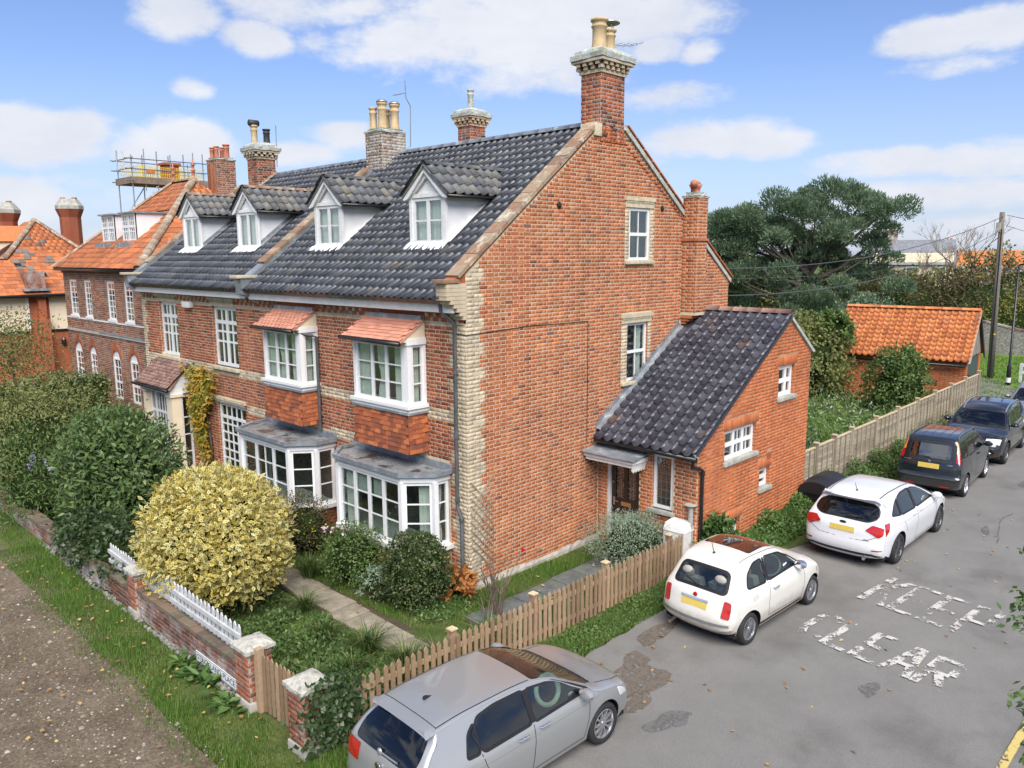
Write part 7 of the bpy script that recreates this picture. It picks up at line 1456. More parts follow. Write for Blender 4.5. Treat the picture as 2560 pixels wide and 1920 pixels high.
# ---------------------------------------------------------------- white five-door
def hatch_white():
    L = 4.36
    sil = [(.24, .18), (.08, .24), (.0, .46), (.03, .62), (.05, .82), (.12, .98), (.36, 1.24), (.48, 1.335), (.36, 1.385), (.6, 1.43), (1.1, 1.475), (1.6, 1.475), (2.1, 1.435), (2.5, 1.345), (3.0, 1.12), (3.32, .985), (3.42, .955), (3.85, .87), (4.12, .77), (4.25, .66), (4.33, .52), (4.35, .38), (4.25, .18)]
    drop = [.14, .18, .20, .18, .16, .13, .11, .10, .09, .07, .065, .065, .07, .08, .095, .11, .11, .12, .18, .28, .34, .34, .30]
    c = Car('white_hatchback', 'white five-door hatchback with black roof strips parked by the annexe', L, 1.82, sil, drop, [(0, .87), (.12, .965), (.3, 1), (.7, 1), (.88, .96), (1, .82)], [(.15, .90), (.30, .96), (.52, .985), (.70, 1.0), (.90, .965), (.97, .92), (1.42, .66), (1.5, .60)], 'paint_white', (.88, 3.53), .328, 8.27, -4.56, -.012, k=.975)
    k = c.knots
    s1 = rnd_loop([(1.98, .985), (2.85, 1.0), (3.18, .995), (2.9, 1.13), (2.5, 1.295), (1.99, 1.375)], .05); s2 = rnd_loop([(1.12, 1.0), (1.90, .985), (1.91, 1.378), (1.45, 1.375), (1.18, 1.32)], .05); s3 = rnd_loop([(.66, 1.06), (1.07, 1.005), (1.11, 1.305), (.92, 1.22)], .05)
    ws = [(k[13]+.04, -.57), (k[13]+.04, .57), (k[15]-.02, .72), (k[15]-.02, -.72)]; rw = [(k[5]+.02, -.50), (k[5]+.02, .50), (k[5]+.16, .66), (k[6]+.02, .62), (k[7]-.04, .50), (k[7]-.04, -.50), (k[6]+.02, -.62), (k[5]+.16, -.66)]
    tl = [('tail_light', 'red_lens', rnd_loop([(k[3]+.10, sg*.72), (k[3]+.16, sg*.80), (k[5]-.02, sg*.80), (k[5]-.02, sg*.58), (k[4]+.02, sg*.46)][::int(sg)], .03), .010) for sg in (-1, 1)]
    c.build([('side_window', 'car_glass', s1), ('side_window', 'privacy_glass', s2), ('quarter_window', 'privacy_glass', s3), ('tail_light', 'red_lens', rnd_loop([(.13, .70), (.34, .84), (.46, .98), (.20, .98)], .03), .010), ('headlight', 'clear_lens', rnd_loop([(3.70, .72), (4.10, .62), (4.05, .72), (3.66, .84)], .03), .004)], [('windscreen', 'car_glass', rnd_loop(ws, .06)), ('rear_window', 'privacy_glass', rnd_loop(rw, .10)), *tl])
    P = rnd_loop(rw, .10); c.strip_top('window_trim', P+[P[0]], 'car_trim', .03, .002)
    for l in (s1, s2, s3): c.strip_side('window_trim', l+[l[0]], 'car_trim', .03, .002)
    c.strip_side('pillar_trim', [(1.945, .99), (1.95, 1.375)], 'car_trim', .085, .003); c.strip_side('pillar_trim', [(1.09, 1.0), (1.13, 1.32)], 'car_trim', .06, .003)
    for g in ([(3.15, .97), (3.16, .60), (3.05, .30)], [(1.94, .97), (1.90, .60), (1.90, .30)], [(1.08, .99), (1.16, .80), (1.28, .62)], [(1.9, .28), (3.05, .28)]): c.strip_side('panel_gap', g, 'dark_gap', .010)
    c.strip_side('crease', [(.5, .88), (1.5, .85), (3.3, .86)], 'paint_grey', .005)
    for sg in (-1, 1): c.strip_top('roof_strip', [(k[9]-.02, sg*.53), (k[11], sg*.55), (k[12]+.05, sg*.545)], 'car_trim', .022, .003)
    for sg in (-1, 1):
        c.strip_top('panel_gap', [(k[3]+.12, sg*.70), (k[3]+.0, sg*.48), (k[3]-.02, 0)], 'dark_gap', .010); c.strip_top('reflector', [(k[2]-.02, sg*.62), (k[2]-.02, sg*.80)], 'red_lens', .035, .008)
    c.strip_top('diffuser', [(k[1]+.02, -.80), (k[1]+.10, -.62), (k[1]+.10, .62), (k[1]+.02, .80)], 'car_trim', .055, .006)
    c.plate_rear(k[4]-.03, .50, .11); c.wheel(10, 'alloy_dark', twist=.10); c.mirror(3.0, 1.02); c.handle(1.72, .90, 'paint_white'); c.handle(2.15, .905, 'paint_white'); c.interior(3.0, xs=(1.95,), xrear=1.0)
    p = c.shell(k[9]+.14, 0); c.part('roof_aerial', MB().tube([(p[0], 0, p[2]), (p[0]-.13, 0, p[2]+.20)], [.008, .005], 6).ball((p[0], 0, p[2]+.01), (.04, .02, .02), 8), 'car_trim')
    p = c.shell(k[4]+.10, 0, .010); c.part('badge', MB().ball(tuple(p), (.012, .075, .032), 14), 'paint_dark'); q = c.shell(k[5]+.05, 0, .014); q2 = c.shell(k[5]+.10, c.ty(k[5]+.10, -.36), .014); c.part('rear_wiper', MB().tube([tuple(q), tuple(q2)], .012, 6), 'car_trim'); c.part('exhaust', MB().tube([(.02, -.48, .24), (.25, -.48, .26)], .035, 10), 'chrome')
    badge_text(c, 'FOCUS', k[4]-.02, .56, .055); badge_text(c, 'ZETEC', k[3]+.02, -.50, .04); return c
def badge_text(c, txt, q, y, size, m='chrome'):
    me = text_mesh(txt, size, m, .001); o = bpy.data.objects.new('badge_lettering', me); link(o, c.root); p = Vector(c.shell(q, c.ty(q, y), .008)); p2 = Vector(c.shell(q+.05, c.ty(q+.05, y), .008)); u = (p2-p).normalized()
    r = Vector((0, -1, 0)); n = r.cross(u).normalized(); r = u.cross(n); o.matrix_basis = c.M @ Matrix(((r.x, u.x, n.x, p.x), (r.y, u.y, n.y, p.y), (r.z, u.z, n.z, p.z), (0, 0, 0, 1)))
# ---------------------------------------------------------------- tall dark estate with roof rails
def tall_dark():
    L = 3.80
    sil = [(.16, .24), (.02, .32), (.0, .58), (.06, .64), (.07, .86), (.13, 1.02), (.30, 1.42), (.34, 1.52), (.44, 1.555), (1.0, 1.585), (1.8, 1.575), (2.25, 1.50), (2.55, 1.34), (2.92, 1.08), (3.02, 1.03), (3.35, .97), (3.6, .87), (3.70, .70), (3.77, .52), (3.77, .40), (3.68, .24)]
    drop = [.10, .13, .14, .11, .09, .08, .07, .06, .06, .055, .055, .06, .07, .08, .09, .10, .14, .22, .28, .28, .24]
    c = Car('dark_estate', 'dark green-black small estate with roof rails parked beyond the white hatchback', L, 1.60, sil, drop, [(0, .93), (.10, .975), (.3, 1), (.7, 1), (.88, .96), (1, .84)], [(.15, .92), (.30, .97), (.60, 1.0), (.80, .99), (.98, .94), (1.50, .74), (1.6, .68)], 'paint_dark', (.70, 3.06), .30, 14.10, -4.30, .04, p=3.2)
    k = c.knots
    s1 = rnd_loop([(1.78, 1.04), (2.55, 1.045), (2.80, 1.05), (2.55, 1.22), (2.22, 1.41), (1.80, 1.45)], .05); s2 = rnd_loop([(1.00, 1.03), (1.70, 1.035), (1.72, 1.45), (1.06, 1.45)], .05); s3 = rnd_loop([(.30, 1.08), (.90, 1.04), (.96, 1.44), (.44, 1.42)], .06)
    ws = [(k[11]+.05, -.54), (k[11]+.05, .54), (k[13]-.02, .64), (k[13]-.02, -.64)]; rw = [(k[5]+.0, -.50), (k[5]+.0, .50), (k[6]-.02, .48), (k[6]-.02, -.48)]
    tl = [('tail_light', 'amber_lens', rnd_loop([(k[5]+.18, sg*.605), (k[5]+.18, sg*.69), (k[6]+.04, sg*.63), (k[6]+.04, sg*.575)][::int(sg)], .02), .010) for sg in (-1, 1)]+[('tail_light', 'red_lens', rnd_loop([(k[5]-.04, sg*.625), (k[5]-.04, sg*.725), (k[5]+.17, sg*.69), (k[5]+.17, sg*.61)][::int(sg)], .02), .010) for sg in (-1, 1)]
    c.build([('side_window', 'car_glass', s1), ('side_window', 'car_glass', s2), ('quarter_window', 'car_glass', s3), ('headlight', 'clear_lens', rnd_loop([(3.35, .70), (3.62, .66), (3.60, .84), (3.36, .88)], .04), .004)], [('windscreen', 'car_glass', rnd_loop(ws, .06)), ('rear_window', 'glass_net', rnd_loop(rw, .08)), *tl])
    P = rnd_loop(rw, .08); c.strip_top('window_trim', P+[P[0]], 'car_trim', .035, .002)
    for l in (s1, s2, s3): c.strip_side('window_trim', l+[l[0]], 'car_trim', .03, .002)
    for g in ([(2.85, 1.0), (2.86, .62), (2.72, .34)], [(1.74, 1.0), (1.72, .62), (1.72, .34)], [(.97, 1.0), (1.04, .75), (1.10, .60)]): c.strip_side('panel_gap', g, 'dark_gap', .010)
    for sg in (-1, 1):
        pts = [c.shell(q, c.ty(q, sg*.56), h) for q, h in ((k[8]+.05, .0), (k[8]+.12, .055), (k[10], .06), (k[11]-.12, .055), (k[11]-.05, .0))]; c.part('roof_rail', MB().tube([tuple(p) for p in pts], .018, 8), 'grey_pipe')
        c.strip_top('reflector', [(k[1]+.02, sg*.30), (k[1]+.02, sg*.52)], 'red_lens', .05, .008)
    for y in (-.3, -.1, .1, .3): c.strip_top('roof_rib', [(k[8]+.15, y), (k[10], y)], 'dark_gap', .012, .002)
    c.strip_top('bumper_strip', [(k[2]-.02, -.68), (k[2]-.02, .68)], 'grey_pipe', .04, .008); c.strip_top('tailgate_trim', [(k[4]+.10, -.30), (k[4]+.10, .30)], 'car_trim', .05, .012)
    c.plate_rear(k[4]-.02, .50, .12); c.wheel(7, 'alloy', inset=.01); c.mirror(2.66, 1.06); c.handle(1.95, .93, 'paint_dark'); c.interior(2.6, xs=(1.65,), xrear=.85, z=.6)
    p = c.shell(k[5]-.08, 0, .012); c.part('badge', MB().lathe(tuple(p), [(.04, .0), (.04, -.01), (.001, -.012)], 14, axis='x'), 'chrome'); q = c.shell(k[5]+.03, 0, .014); q2 = c.shell(k[5]+.05, c.ty(k[5]+.05, .36), .014); c.part('rear_wiper', MB().tube([tuple(q), tuple(q2)], .012, 6), 'car_trim')
    badge_text(c, 'SUZUKI', k[4]+.09, .52, .05); badge_text(c, 'IGNIS', k[4]+.05, -.50, .05); return c
# ---------------------------------------------------------------- crossover facing the camera, and one behind it
def crossover(name, label, x, y, pm, yaw, detail=True):
    L = 4.38
    sil = [(.20, .26), (.03, .36), (.0, .62), (.05, .84), (.14, 1.04), (.40, 1.36), (.50, 1.50), (.62, 1.545), (1.2, 1.595), (1.8, 1.59), (2.25, 1.53), (2.6, 1.42), (3.05, 1.17), (3.30, 1.055), (3.40, 1.025), (3.85, .955), (4.16, .85), (4.28, .74), (4.36, .58), (4.37, .42), (4.27, .24)]
    drop = [.14, .18, .20, .18, .14, .11, .09, .08, .07, .065, .07, .075, .09, .10, .11, .13, .20, .30, .36, .36, .30]
    c = Car(name, label, L, 1.81, sil, drop, [(0, .88), (.12, .965), (.3, 1), (.7, 1), (.88, .96), (1, .80)], [(.15, .92), (.32, .965), (.58, .99), (.78, 1.0), (.98, .95), (1.05, .91), (1.55, .68), (1.65, .62)], pm, (.88, 3.53), .345, x, y, yaw, zlow=.26)
    k = c.knots
    s1 = rnd_loop([(2.0, 1.065), (2.9, 1.075), (3.14, 1.075), (2.86, 1.23), (2.5, 1.40), (2.02, 1.475)], .05); s2 = rnd_loop([(1.02, 1.10), (1.92, 1.065), (1.94, 1.478), (1.3, 1.465), (.98, 1.36), (.80, 1.20)], .06)
    ws = [(k[11]+.05, -.60), (k[11]+.05, .60), (k[13]-.02, .73), (k[13]-.02, -.73)]; rw = [(k[4]+.05, -.56), (k[4]+.05, .56), (k[5]+.02, .50), (k[5]+.02, -.50)]
    tl = [('tail_light', 'red_lens', rnd_loop([(k[3]-.02, sg*.55), (k[3]-.02, sg*.78), (k[4]-.02, sg*.76), (k[4]-.04, sg*.55)][::int(sg)], .03), .008) for sg in (-1, 1)]
    hl = [('headlight', 'clear_lens', rnd_loop([(k[16]-.12, sg*.80), (k[16]+.03, sg*.42), (k[17]-.01, sg*.42), (k[17]-.02, sg*.78)][::int(sg)], .03), .006) for sg in (-1, 1)]
    gr = ('grille', 'car_trim', rnd_loop([(k[17]-.06, -.36), (k[17]-.06, .36), (k[18]-.02, .30), (k[18]-.02, -.30)], .03), -.006); lo = ('grille', 'car_trim', rnd_loop([(k[19]-.06, -.60), (k[19]-.06, .60), (k[19]+.08, .55), (k[19]+.08, -.55)], .03), -.006)
    c.build([('side_window', 'car_glass', s1), ('side_window', 'privacy_glass', s2), ('headlight', 'clear_lens', rnd_loop([(3.78, .80), (4.06, .74), (4.05, .85), (3.74, .90)], .03), .005)], [('windscreen', 'car_glass', rnd_loop(ws, .06)), ('rear_window', 'privacy_glass', rnd_loop(rw, .08)), *tl, *hl, gr, lo])
    P = rnd_loop(ws, .06); c.strip_top('window_trim', P+[P[0]], 'car_trim', .03, .002)
    for l in (s1, s2): c.strip_side('window_trim', l+[l[0]], 'chrome' if detail else 'car_trim', .022, .003)
    for g in ([(3.15, 1.05), (3.16, .66), (3.05, .34)], [(1.96, 1.05), (1.92, .66), (1.90, .34)], [(1.05, 1.08), (1.16, .84), (1.28, .66)]): c.strip_side('panel_gap', g, 'dark_gap', .010)
    for sg in (-1, 1):
        pts = [c.shell(q, c.ty(q, sg*.58), h) for q, h in ((k[7]+.02, .0), (k[8]-.3, .03), (k[9], .035), (k[10], .03), (k[11]-.02, .0))]; c.part('roof_rail', MB().tube([tuple(p) for p in pts], .02, 8), 'aluminium')
        p = c.shell(k[19]-.06, c.ty(k[19]-.06, sg*.60), .01); c.part('fog_lamp', MB().lathe(tuple(p), [(.085, -.02), (.085, .012), (.06, .014), (.055, .0)], 16, axis='x'), 'chrome')
    c.strip_side('sill_cladding', [(1.3, .34), (3.05, .34)], 'car_trim', .12); c.strip_top('scuttle', [(k[13]+.03, -.70), (k[13]+.03, .70)], 'car_trim', .09)
    c.strip_top('bonnet_edge', [(k[16]+.02, -.42), (k[16]+.02, .42)], 'dark_gap', .012); c.plate_rear(k[18]+.04, .52, .11, 'sign_white'); c.wheel(5, 'alloy_dark'); c.mirror(2.98, 1.09); c.handle(1.75, .97, 'chrome'); c.handle(2.2, .97, 'chrome'); c.interior(3.05, xs=(2.0,), xrear=1.05)
    p = c.shell(k[17]+.02, 0, .012); c.part('badge', MB().lathe(tuple(p), [(.06, .012), (.06, -.002), (.045, -.004), (.045, .0)], 18, axis='x'), 'chrome'); return c
hatch_silver(); city_cream(); hatch_white(); tall_dark()
crossover('black_crossover', 'black crossover facing the camera, with silver roof rails, by the fence', 18.65, -4.18, 'paint_black', math.pi+.035); crossover('grey_car', 'grey car parked last in the row, cut off by the right edge', 24.4, -4.6, 'paint_grey', math.pi+.06, False)
# ================================================================== plants
def leafmat(name, cols, rough=.5, trans=.34, edge=None, spec=.4):
    m, N, L, b = new_mat(name); c = ramp(N, L, rndval(N, L), cols)
    if edge:
        a = N.new('ShaderNodeAttribute'); a.attribute_name = 'edge'; n = noiseN(N, L, 30, 2, .5); ad = N.new('ShaderNodeMath'); ad.operation = 'MULTIPLY_ADD'; ad.inputs[1].default_value = .35; L.new(n, ad.inputs[0]); L.new(a.outputs['Fac'], ad.inputs[2])
        c = mixc(N, L, mapr(N, L, ad.outputs[0], .47, .62), edge, c)
    L.new(c, b.inputs['Base Color']); b.inputs['Roughness'].default_value = rough; b.inputs['Specular IOR Level'].default_value = spec
    if trans:
        t = N.new('ShaderNodeBsdfTranslucent'); L.new(c, t.inputs[0]); mx = N.new('ShaderNodeMixShader'); mx.inputs[0].default_value = trans; o = N['Material Output']; L.new(b.outputs[0], mx.inputs[1]); L.new(t.outputs[0], mx.inputs[2]); L.new(mx.outputs[0], o.inputs[0])
    return m
leafmat('leaf_gold', [(0, (.50, .37, .05)), (.4, (.64, .52, .13)), (.8, (.70, .62, .27)), (1, (.48, .47, .22))], edge=(.085, .12, .035), rough=.35)
leafmat('leaf_laurel', [(0, (.060, .108, .036)), (.5, (.10, .17, .054)), (.9, (.145, .22, .072)), (1, (.19, .24, .075))], rough=.38)
leafmat('leaf_box', [(0, (.045, .072, .028)), (.6, (.085, .130, .045)), (.9, (.125, .165, .055)), (1, (.25, .23, .08))], rough=.4)
leafmat('leaf_olive', [(0, (.105, .125, .042)), (.5, (.175, .20, .066)), (.85, (.235, .25, .082)), (1, (.33, .30, .085))], rough=.6)
leafmat('leaf_green', [(0, (.060, .105, .030)), (.5, (.10, .17, .045)), (.9, (.15, .235, .06)), (1, (.22, .27, .085))], rough=.5)
leafmat('leaf_fresh', [(0, (.055, .115, .028)), (.5, (.085, .17, .042)), (1, (.14, .22, .06))], rough=.5)
leafmat('leaf_silver', [(0, (.19, .26, .18)), (.5, (.30, .38, .27)), (1, (.44, .51, .38))], rough=.7)
leafmat('leaf_ivy', [(0, (.032, .058, .022)), (.6, (.055, .098, .036)), (.9, (.085, .132, .052)), (1, (.15, .17, .09))], rough=.3)
leafmat('leaf_autumn', [(0, (.09, .12, .02)), (.35, (.22, .22, .03)), (.7, (.42, .31, .035)), (1, (.48, .22, .03))], rough=.5)
leafmat('leaf_orange', [(0, (.22, .09, .03)), (.6, (.42, .16, .045)), (1, (.5, .26, .07))], rough=.6)
leafmat('leaf_scrub', [(0, (.055, .055, .024)), (.4, (.095, .085, .036)), (.75, (.13, .11, .045)), (.95, (.18, .13, .05)), (1, (.34, .17, .05))], rough=.7)
leafmat('leaf_lime', [(0, (.10, .13, .022)), (.5, (.17, .19, .035)), (1, (.27, .26, .05))], rough=.6)
leafmat('needle', [(0, (.070, .118, .070)), (.5, (.13, .195, .108)), (.9, (.18, .255, .145)), (1, (.22, .28, .17))], rough=.6, trans=.35)
leafmat('grass', [(0, (.070, .13, .022)), (.5, (.12, .22, .034)), (.85, (.17, .29, .048)), (1, (.28, .28, .10))], rough=.55, trans=.3)
leafmat('grass_long', [(0, (.045, .085, .02)), (.5, (.08, .14, .03)), (.85, (.13, .19, .05)), (1, (.34, .30, .14))], rough=.55, trans=.3)
leafmat('petal_red', [(0, (.45, .004, .012)), (1, (.6, .01, .02))], trans=.1); leafmat('petal_yellow', [(0, (.65, .45, .01)), (1, (.75, .6, .02))], trans=.1); leafmat('petal_lilac', [(0, (.22, .2, .36)), (1, (.34, .31, .48))], trans=.1); leafmat('petal_pink', [(0, (.6, .42, .5)), (1, (.75, .6, .66))], trans=.1); leafmat('fallen', [(0, (.20, .10, .04)), (.5, (.38, .22, .08)), (1, (.55, .40, .14))], trans=.1)
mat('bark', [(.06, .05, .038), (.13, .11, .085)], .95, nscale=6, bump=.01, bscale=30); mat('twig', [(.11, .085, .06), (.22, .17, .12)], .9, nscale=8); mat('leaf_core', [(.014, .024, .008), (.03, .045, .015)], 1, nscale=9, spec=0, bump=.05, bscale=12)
def unit(v): return v/(np.linalg.norm(v, axis=-1, keepdims=True)+1e-9)
def leaf_geo(P, D, Nn, ln, wd, five=False, curl=.15):
    """P base points, D leaf axes, Nn normals (all n,3); ln, wd (n,)"""
    D = unit(D); B = unit(np.cross(Nn, D)); Nn = np.cross(D, B); ln = ln[:, None]; wd = wd[:, None]; n = len(P)
    tip = P+D*ln-Nn*ln*curl; a = P+D*ln*.45+B*wd*.5; b = P+D*ln*.45-B*wd*.5
    if five:
        c = P+D*ln*.5-Nn*ln*.06; V = np.stack([P, a, tip, b, c], 1).reshape(-1, 3); i = np.arange(n)[:, None]*5
        F = np.concatenate([i+np.array([[0, 4, 1]]), i+np.array([[1, 4, 2]]), i+np.array([[2, 4, 3]]), i+np.array([[3, 4, 0]])]); e = np.tile([1, 1, 1, 1, 0], n); return V, F, 5, e
    m = P+D*ln*.5-Nn*ln*.05
    V = np.stack([P, a, tip, b], 1).reshape(-1, 3); i = np.arange(n)[:, None]*4; F = np.concatenate([i+np.array([[0, 2, 1]]), i+np.array([[0, 3, 2]])]); return V, F, 4, None
def lumpy(dirs, rng, amp=.16, k=9, sharp=2.2):
    f = np.ones(len(dirs)); c = unit(rng.normal(size=(k, 3)))
    for q in c: f += amp*np.clip(dirs@q, 0, 1)**(sharp*2)*rng.uniform(.4, 1.2)
    return f-amp*.5
def crown_pts(rng, C, R, n, cl=28, spread=.22, depth=.35, lump=.16, zmin=.02, squash=1):
    """leaf bases in clusters just under a lumpy ellipsoid surface"""
    seedc = unit(rng.normal(size=(max(4, n//cl), 3))); seedc[:, 2] = np.where(seedc[:, 2] < -.75, -seedc[:, 2], seedc[:, 2])
    lseed = int(rng.integers(1e9)); fl = lambda d: lumpy(d, np.random.default_rng(lseed), lump)
    rad = 1-depth*rng.random(len(seedc))**2.2
    d = np.repeat(seedc, cl, 0)[:n]; r = np.repeat(rad, cl)[:n]; R = np.array(R)
    p = d*r[:, None]*fl(d)[:, None]*R+np.clip(rng.normal(size=(len(d), 3)), -1.6, 1.6)*min(spread*np.mean(R)*.5, .35)
    p = p+np.array(C); k = p[:, 2] > zmin; return p[k], unit((p[k]-np.array(C))/R**1.2), d[k]
def bush(root, C, R, n, ln, wd, matname, seed, cl=28, depth=.4, lump=.16, five=False, up=.25, rand=.75, name='foliage', core=.72, spread=.2, zmin=.02, curl=.15, coremat='leaf_core'):
    rng = np.random.default_rng(seed); P, O, d = crown_pts(rng, C, R, n, cl, spread, depth, lump, zmin); n = len(P)
    D = unit(O*.6+rng.normal(size=(n, 3))*rand+np.array([0, 0, up])); Nn = unit(O+rng.normal(size=(n, 3))*.55+np.array([0, 0, .3]))
    V, F, k, e = leaf_geo(P, D, Nn, ln*rng.uniform(.7, 1.25, n), wd*rng.uniform(.75, 1.2, n), five, curl)
    cr = np.repeat(rng.random(len(P)//cl+1), cl)[:len(P)]; rv = np.clip(.62*rng.random(n)+.38*cr, 0, .999)
    npmesh(name, V, F, M_[matname], root, rnd=np.repeat(rv, k), extra=e)
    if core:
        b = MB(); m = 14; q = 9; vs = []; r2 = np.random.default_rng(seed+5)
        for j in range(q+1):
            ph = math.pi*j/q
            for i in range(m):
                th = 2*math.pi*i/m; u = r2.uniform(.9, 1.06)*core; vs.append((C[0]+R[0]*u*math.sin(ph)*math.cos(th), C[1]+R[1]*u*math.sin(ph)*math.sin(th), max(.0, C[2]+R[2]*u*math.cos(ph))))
        b.add(vs, [(j*m+i, j*m+(i+1) % m, (j+1)*m+(i+1) % m, (j+1)*m+i) for j in range(q) for i in range(m)]); b.build('branches', M_[coremat], root)  # opaque dark core, added so the crown cannot be seen through; not modelled branches
def shrub(name, label, C, R, n, ln, wd, matname, seed, cat='shrub', group=None, **k):
    t = thing(name, label, cat, (C[0], C[1], 0), group); bush(t, C, R, n, ln, wd, matname, seed, **k); return t
def flowers(root, P, size, matname, name='flower', seed=1, n=5):
    rng = np.random.default_rng(seed); P = np.repeat(np.array(P, float), n, 0); D = unit(rng.normal(size=P.shape)+np.array([0, 0, .4])); V, F, k, e = leaf_geo(P, D, unit(rng.normal(size=P.shape)+np.array([0, 0, 1])), np.full(len(P), size), np.full(len(P), size*.9)); npmesh(name, V, F, M_[matname], root, rnd=np.repeat(rng.random(len(P)), k))
def stems(root, base, n, h, spread, seed, r=.008, matname='twig', name='stems', wig=.12, fork=2):
    rng = random.Random(seed); b = MB(); tips = []
    for i in range(n):
        a = rng.uniform(0, 6.28); p = Vector(base)+Vector((math.cos(a), math.sin(a), 0))*rng.uniform(0, .06); d = Vector((math.cos(a)*spread*rng.uniform(.2, 1), math.sin(a)*spread*rng.uniform(.2, 1), 1)).normalized(); H = h*rng.uniform(.7, 1.05)
        def grow(p, d, L, r, lev):
            pts = [p]; k = 4
            for j in range(k): d = (d+Vector((rng.uniform(-wig, wig), rng.uniform(-wig, wig), rng.uniform(-.02, wig)))).normalized(); pts.append(pts[-1]+d*L/k)
            b.tube(pts, [r*(1-.5*j/k) for j in range(k+1)], 5, cap=False)
            if lev > 0:
                for q in range(rng.randint(2, 3)):
                    s = pts[rng.randint(2, k)]; grow(s, (d+Vector((rng.uniform(-.7, .7), rng.uniform(-.7, .7), rng.uniform(0, .4)))).normalized(), L*.5, r*.55, lev-1)
            else: tips.append(pts[-1])
        grow(p, d, H*.6, r, fork)
    b.build(name, M_[matname], root); return tips
def tuft(root, base, n, h, spread, seed, matname='grass_long', w=.012, name='blades'):
    rng = np.random.default_rng(seed); a = rng.uniform(0, 6.283, n); s = spread*rng.random(n); hh = h*rng.uniform(.6, 1.1, n); o = np.stack([np.cos(a), np.sin(a), np.zeros(n)], 1)
    p0 = np.array(base)+o*(s*.25)[:, None]; p1 = p0+o*(s*.5)[:, None]+np.array([0, 0, 1])*(hh*.7)[:, None]; p2 = p0+o*(s*1.4)[:, None]+np.array([0, 0, 1])*(hh*rng.uniform(.6, 1, n))[:, None]; sd_ = np.stack([-o[:, 1], o[:, 0], o[:, 2]], 1)*w/2
    V = np.stack([p0-sd_, p0+sd_, p1+sd_, p1-sd_, p2, p2], 1).reshape(-1, 3); i = np.arange(n)[:, None]*6; F = np.concatenate([i+np.array([[0, 1, 2]]), i+np.array([[0, 2, 3]]), i+np.array([[3, 2, 4]])]); return npmesh(name, V, F, M_[matname], root, rnd=np.repeat(rng.random(n), 6))
def lawn(name, label, n, sampler, h, seed, matname='grass', w=.010, zf=None, lean=.5):
    rng = np.random.default_rng(seed); P = sampler(rng, n); n = len(P); z = zf(P[:, 0], P[:, 1]) if zf else np.zeros(n)
    pat = .5+.5*np.sin(P[:, 0]*3.1+1.3*np.sin(P[:, 1]*2.3))*np.sin(P[:, 1]*2.7+1.1*np.sin(P[:, 0]*1.9)); hh = h*(.45+.7*pat)*rng.uniform(.6, 1.3, n); a = rng.uniform(0, 6.283, n); d = np.stack([np.cos(a), np.sin(a)], 1)
    B = np.stack([P[:, 0], P[:, 1], z-.01], 1); T = B.copy(); T[:, :2] += d*(hh*lean)[:, None]*rng.uniform(.2, 1.2, n)[:, None]; T[:, 2] += hh; s = np.stack([-d[:, 1], d[:, 0], np.zeros(n)], 1)*w/2*rng.uniform(.7, 1.5, n)[:, None]
    V = np.stack([B-s, B+s, T], 1).reshape(-1, 3); F = np.arange(n*3).reshape(-1, 3); rv = np.clip(.65*rng.random(n)+.35*pat, 0, .999); o = npmesh(name, V, F, M_[matname], rnd=np.repeat(rv, 3)); return tag(o, label, 'grass', kind='stuff')
def rect_s(*rs):
    def f(rng, n):
        A = np.array([abs((r[2]-r[0])*(r[3]-r[1]))*(r[4] if len(r) > 4 else 1) for r in rs]); k = rng.choice(len(rs), n, p=A/A.sum()); R = np.array([r[:4] for r in rs])[k]; return np.stack([R[:, 0]+(R[:, 2]-R[:, 0])*rng.random(n), R[:, 1]+(R[:, 3]-R[:, 1])*rng.random(n)], 1)
    return f
# ---- front garden shrubs
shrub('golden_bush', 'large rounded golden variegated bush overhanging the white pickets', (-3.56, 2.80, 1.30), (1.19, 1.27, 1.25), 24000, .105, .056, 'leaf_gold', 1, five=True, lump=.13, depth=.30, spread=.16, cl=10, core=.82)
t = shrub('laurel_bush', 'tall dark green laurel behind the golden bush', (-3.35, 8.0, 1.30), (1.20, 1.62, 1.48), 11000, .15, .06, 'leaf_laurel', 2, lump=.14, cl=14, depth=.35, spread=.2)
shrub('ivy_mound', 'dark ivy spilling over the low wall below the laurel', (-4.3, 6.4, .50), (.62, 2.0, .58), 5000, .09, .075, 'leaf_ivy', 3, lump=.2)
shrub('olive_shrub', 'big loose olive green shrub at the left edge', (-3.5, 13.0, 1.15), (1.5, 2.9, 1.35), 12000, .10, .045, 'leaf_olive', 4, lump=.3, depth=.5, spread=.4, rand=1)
shrub('olive_shrub', 'olive green shrub between the laurel and the porch', (-2.5, 11.4, .9), (.8, 1.1, .95), 4000, .10, .045, 'leaf_olive', 5, lump=.3, depth=.5, spread=.35, rand=1)
t = shrub('butterfly_bush', 'loose green bush with lilac flower spikes by the low wall', (-4.25, 10.9, .75), (.75, 1.3, .9), 4000, .12, .035, 'leaf_green', 6, lump=.35, spread=.45); rr = np.random.default_rng(3)
for i in range(5): p = np.array([-4.35+rr.uniform(-.2, .4), 10.6+rr.uniform(-.9, .9), 1.35+rr.uniform(-.4, .35)]); flowers(t, [p+np.array([.0, .03*q, .035*q]) for q in range(5)], .05, 'petal_lilac', 'flower_spike', i)
shrub('yellow_shrub', 'yellow green leafy shrub at the far left beside the lane', (-4.2, 14.6, .7), (.8, 1.1, .95), 3000, .10, .05, 'leaf_lime', 7, lump=.35, spread=.4)
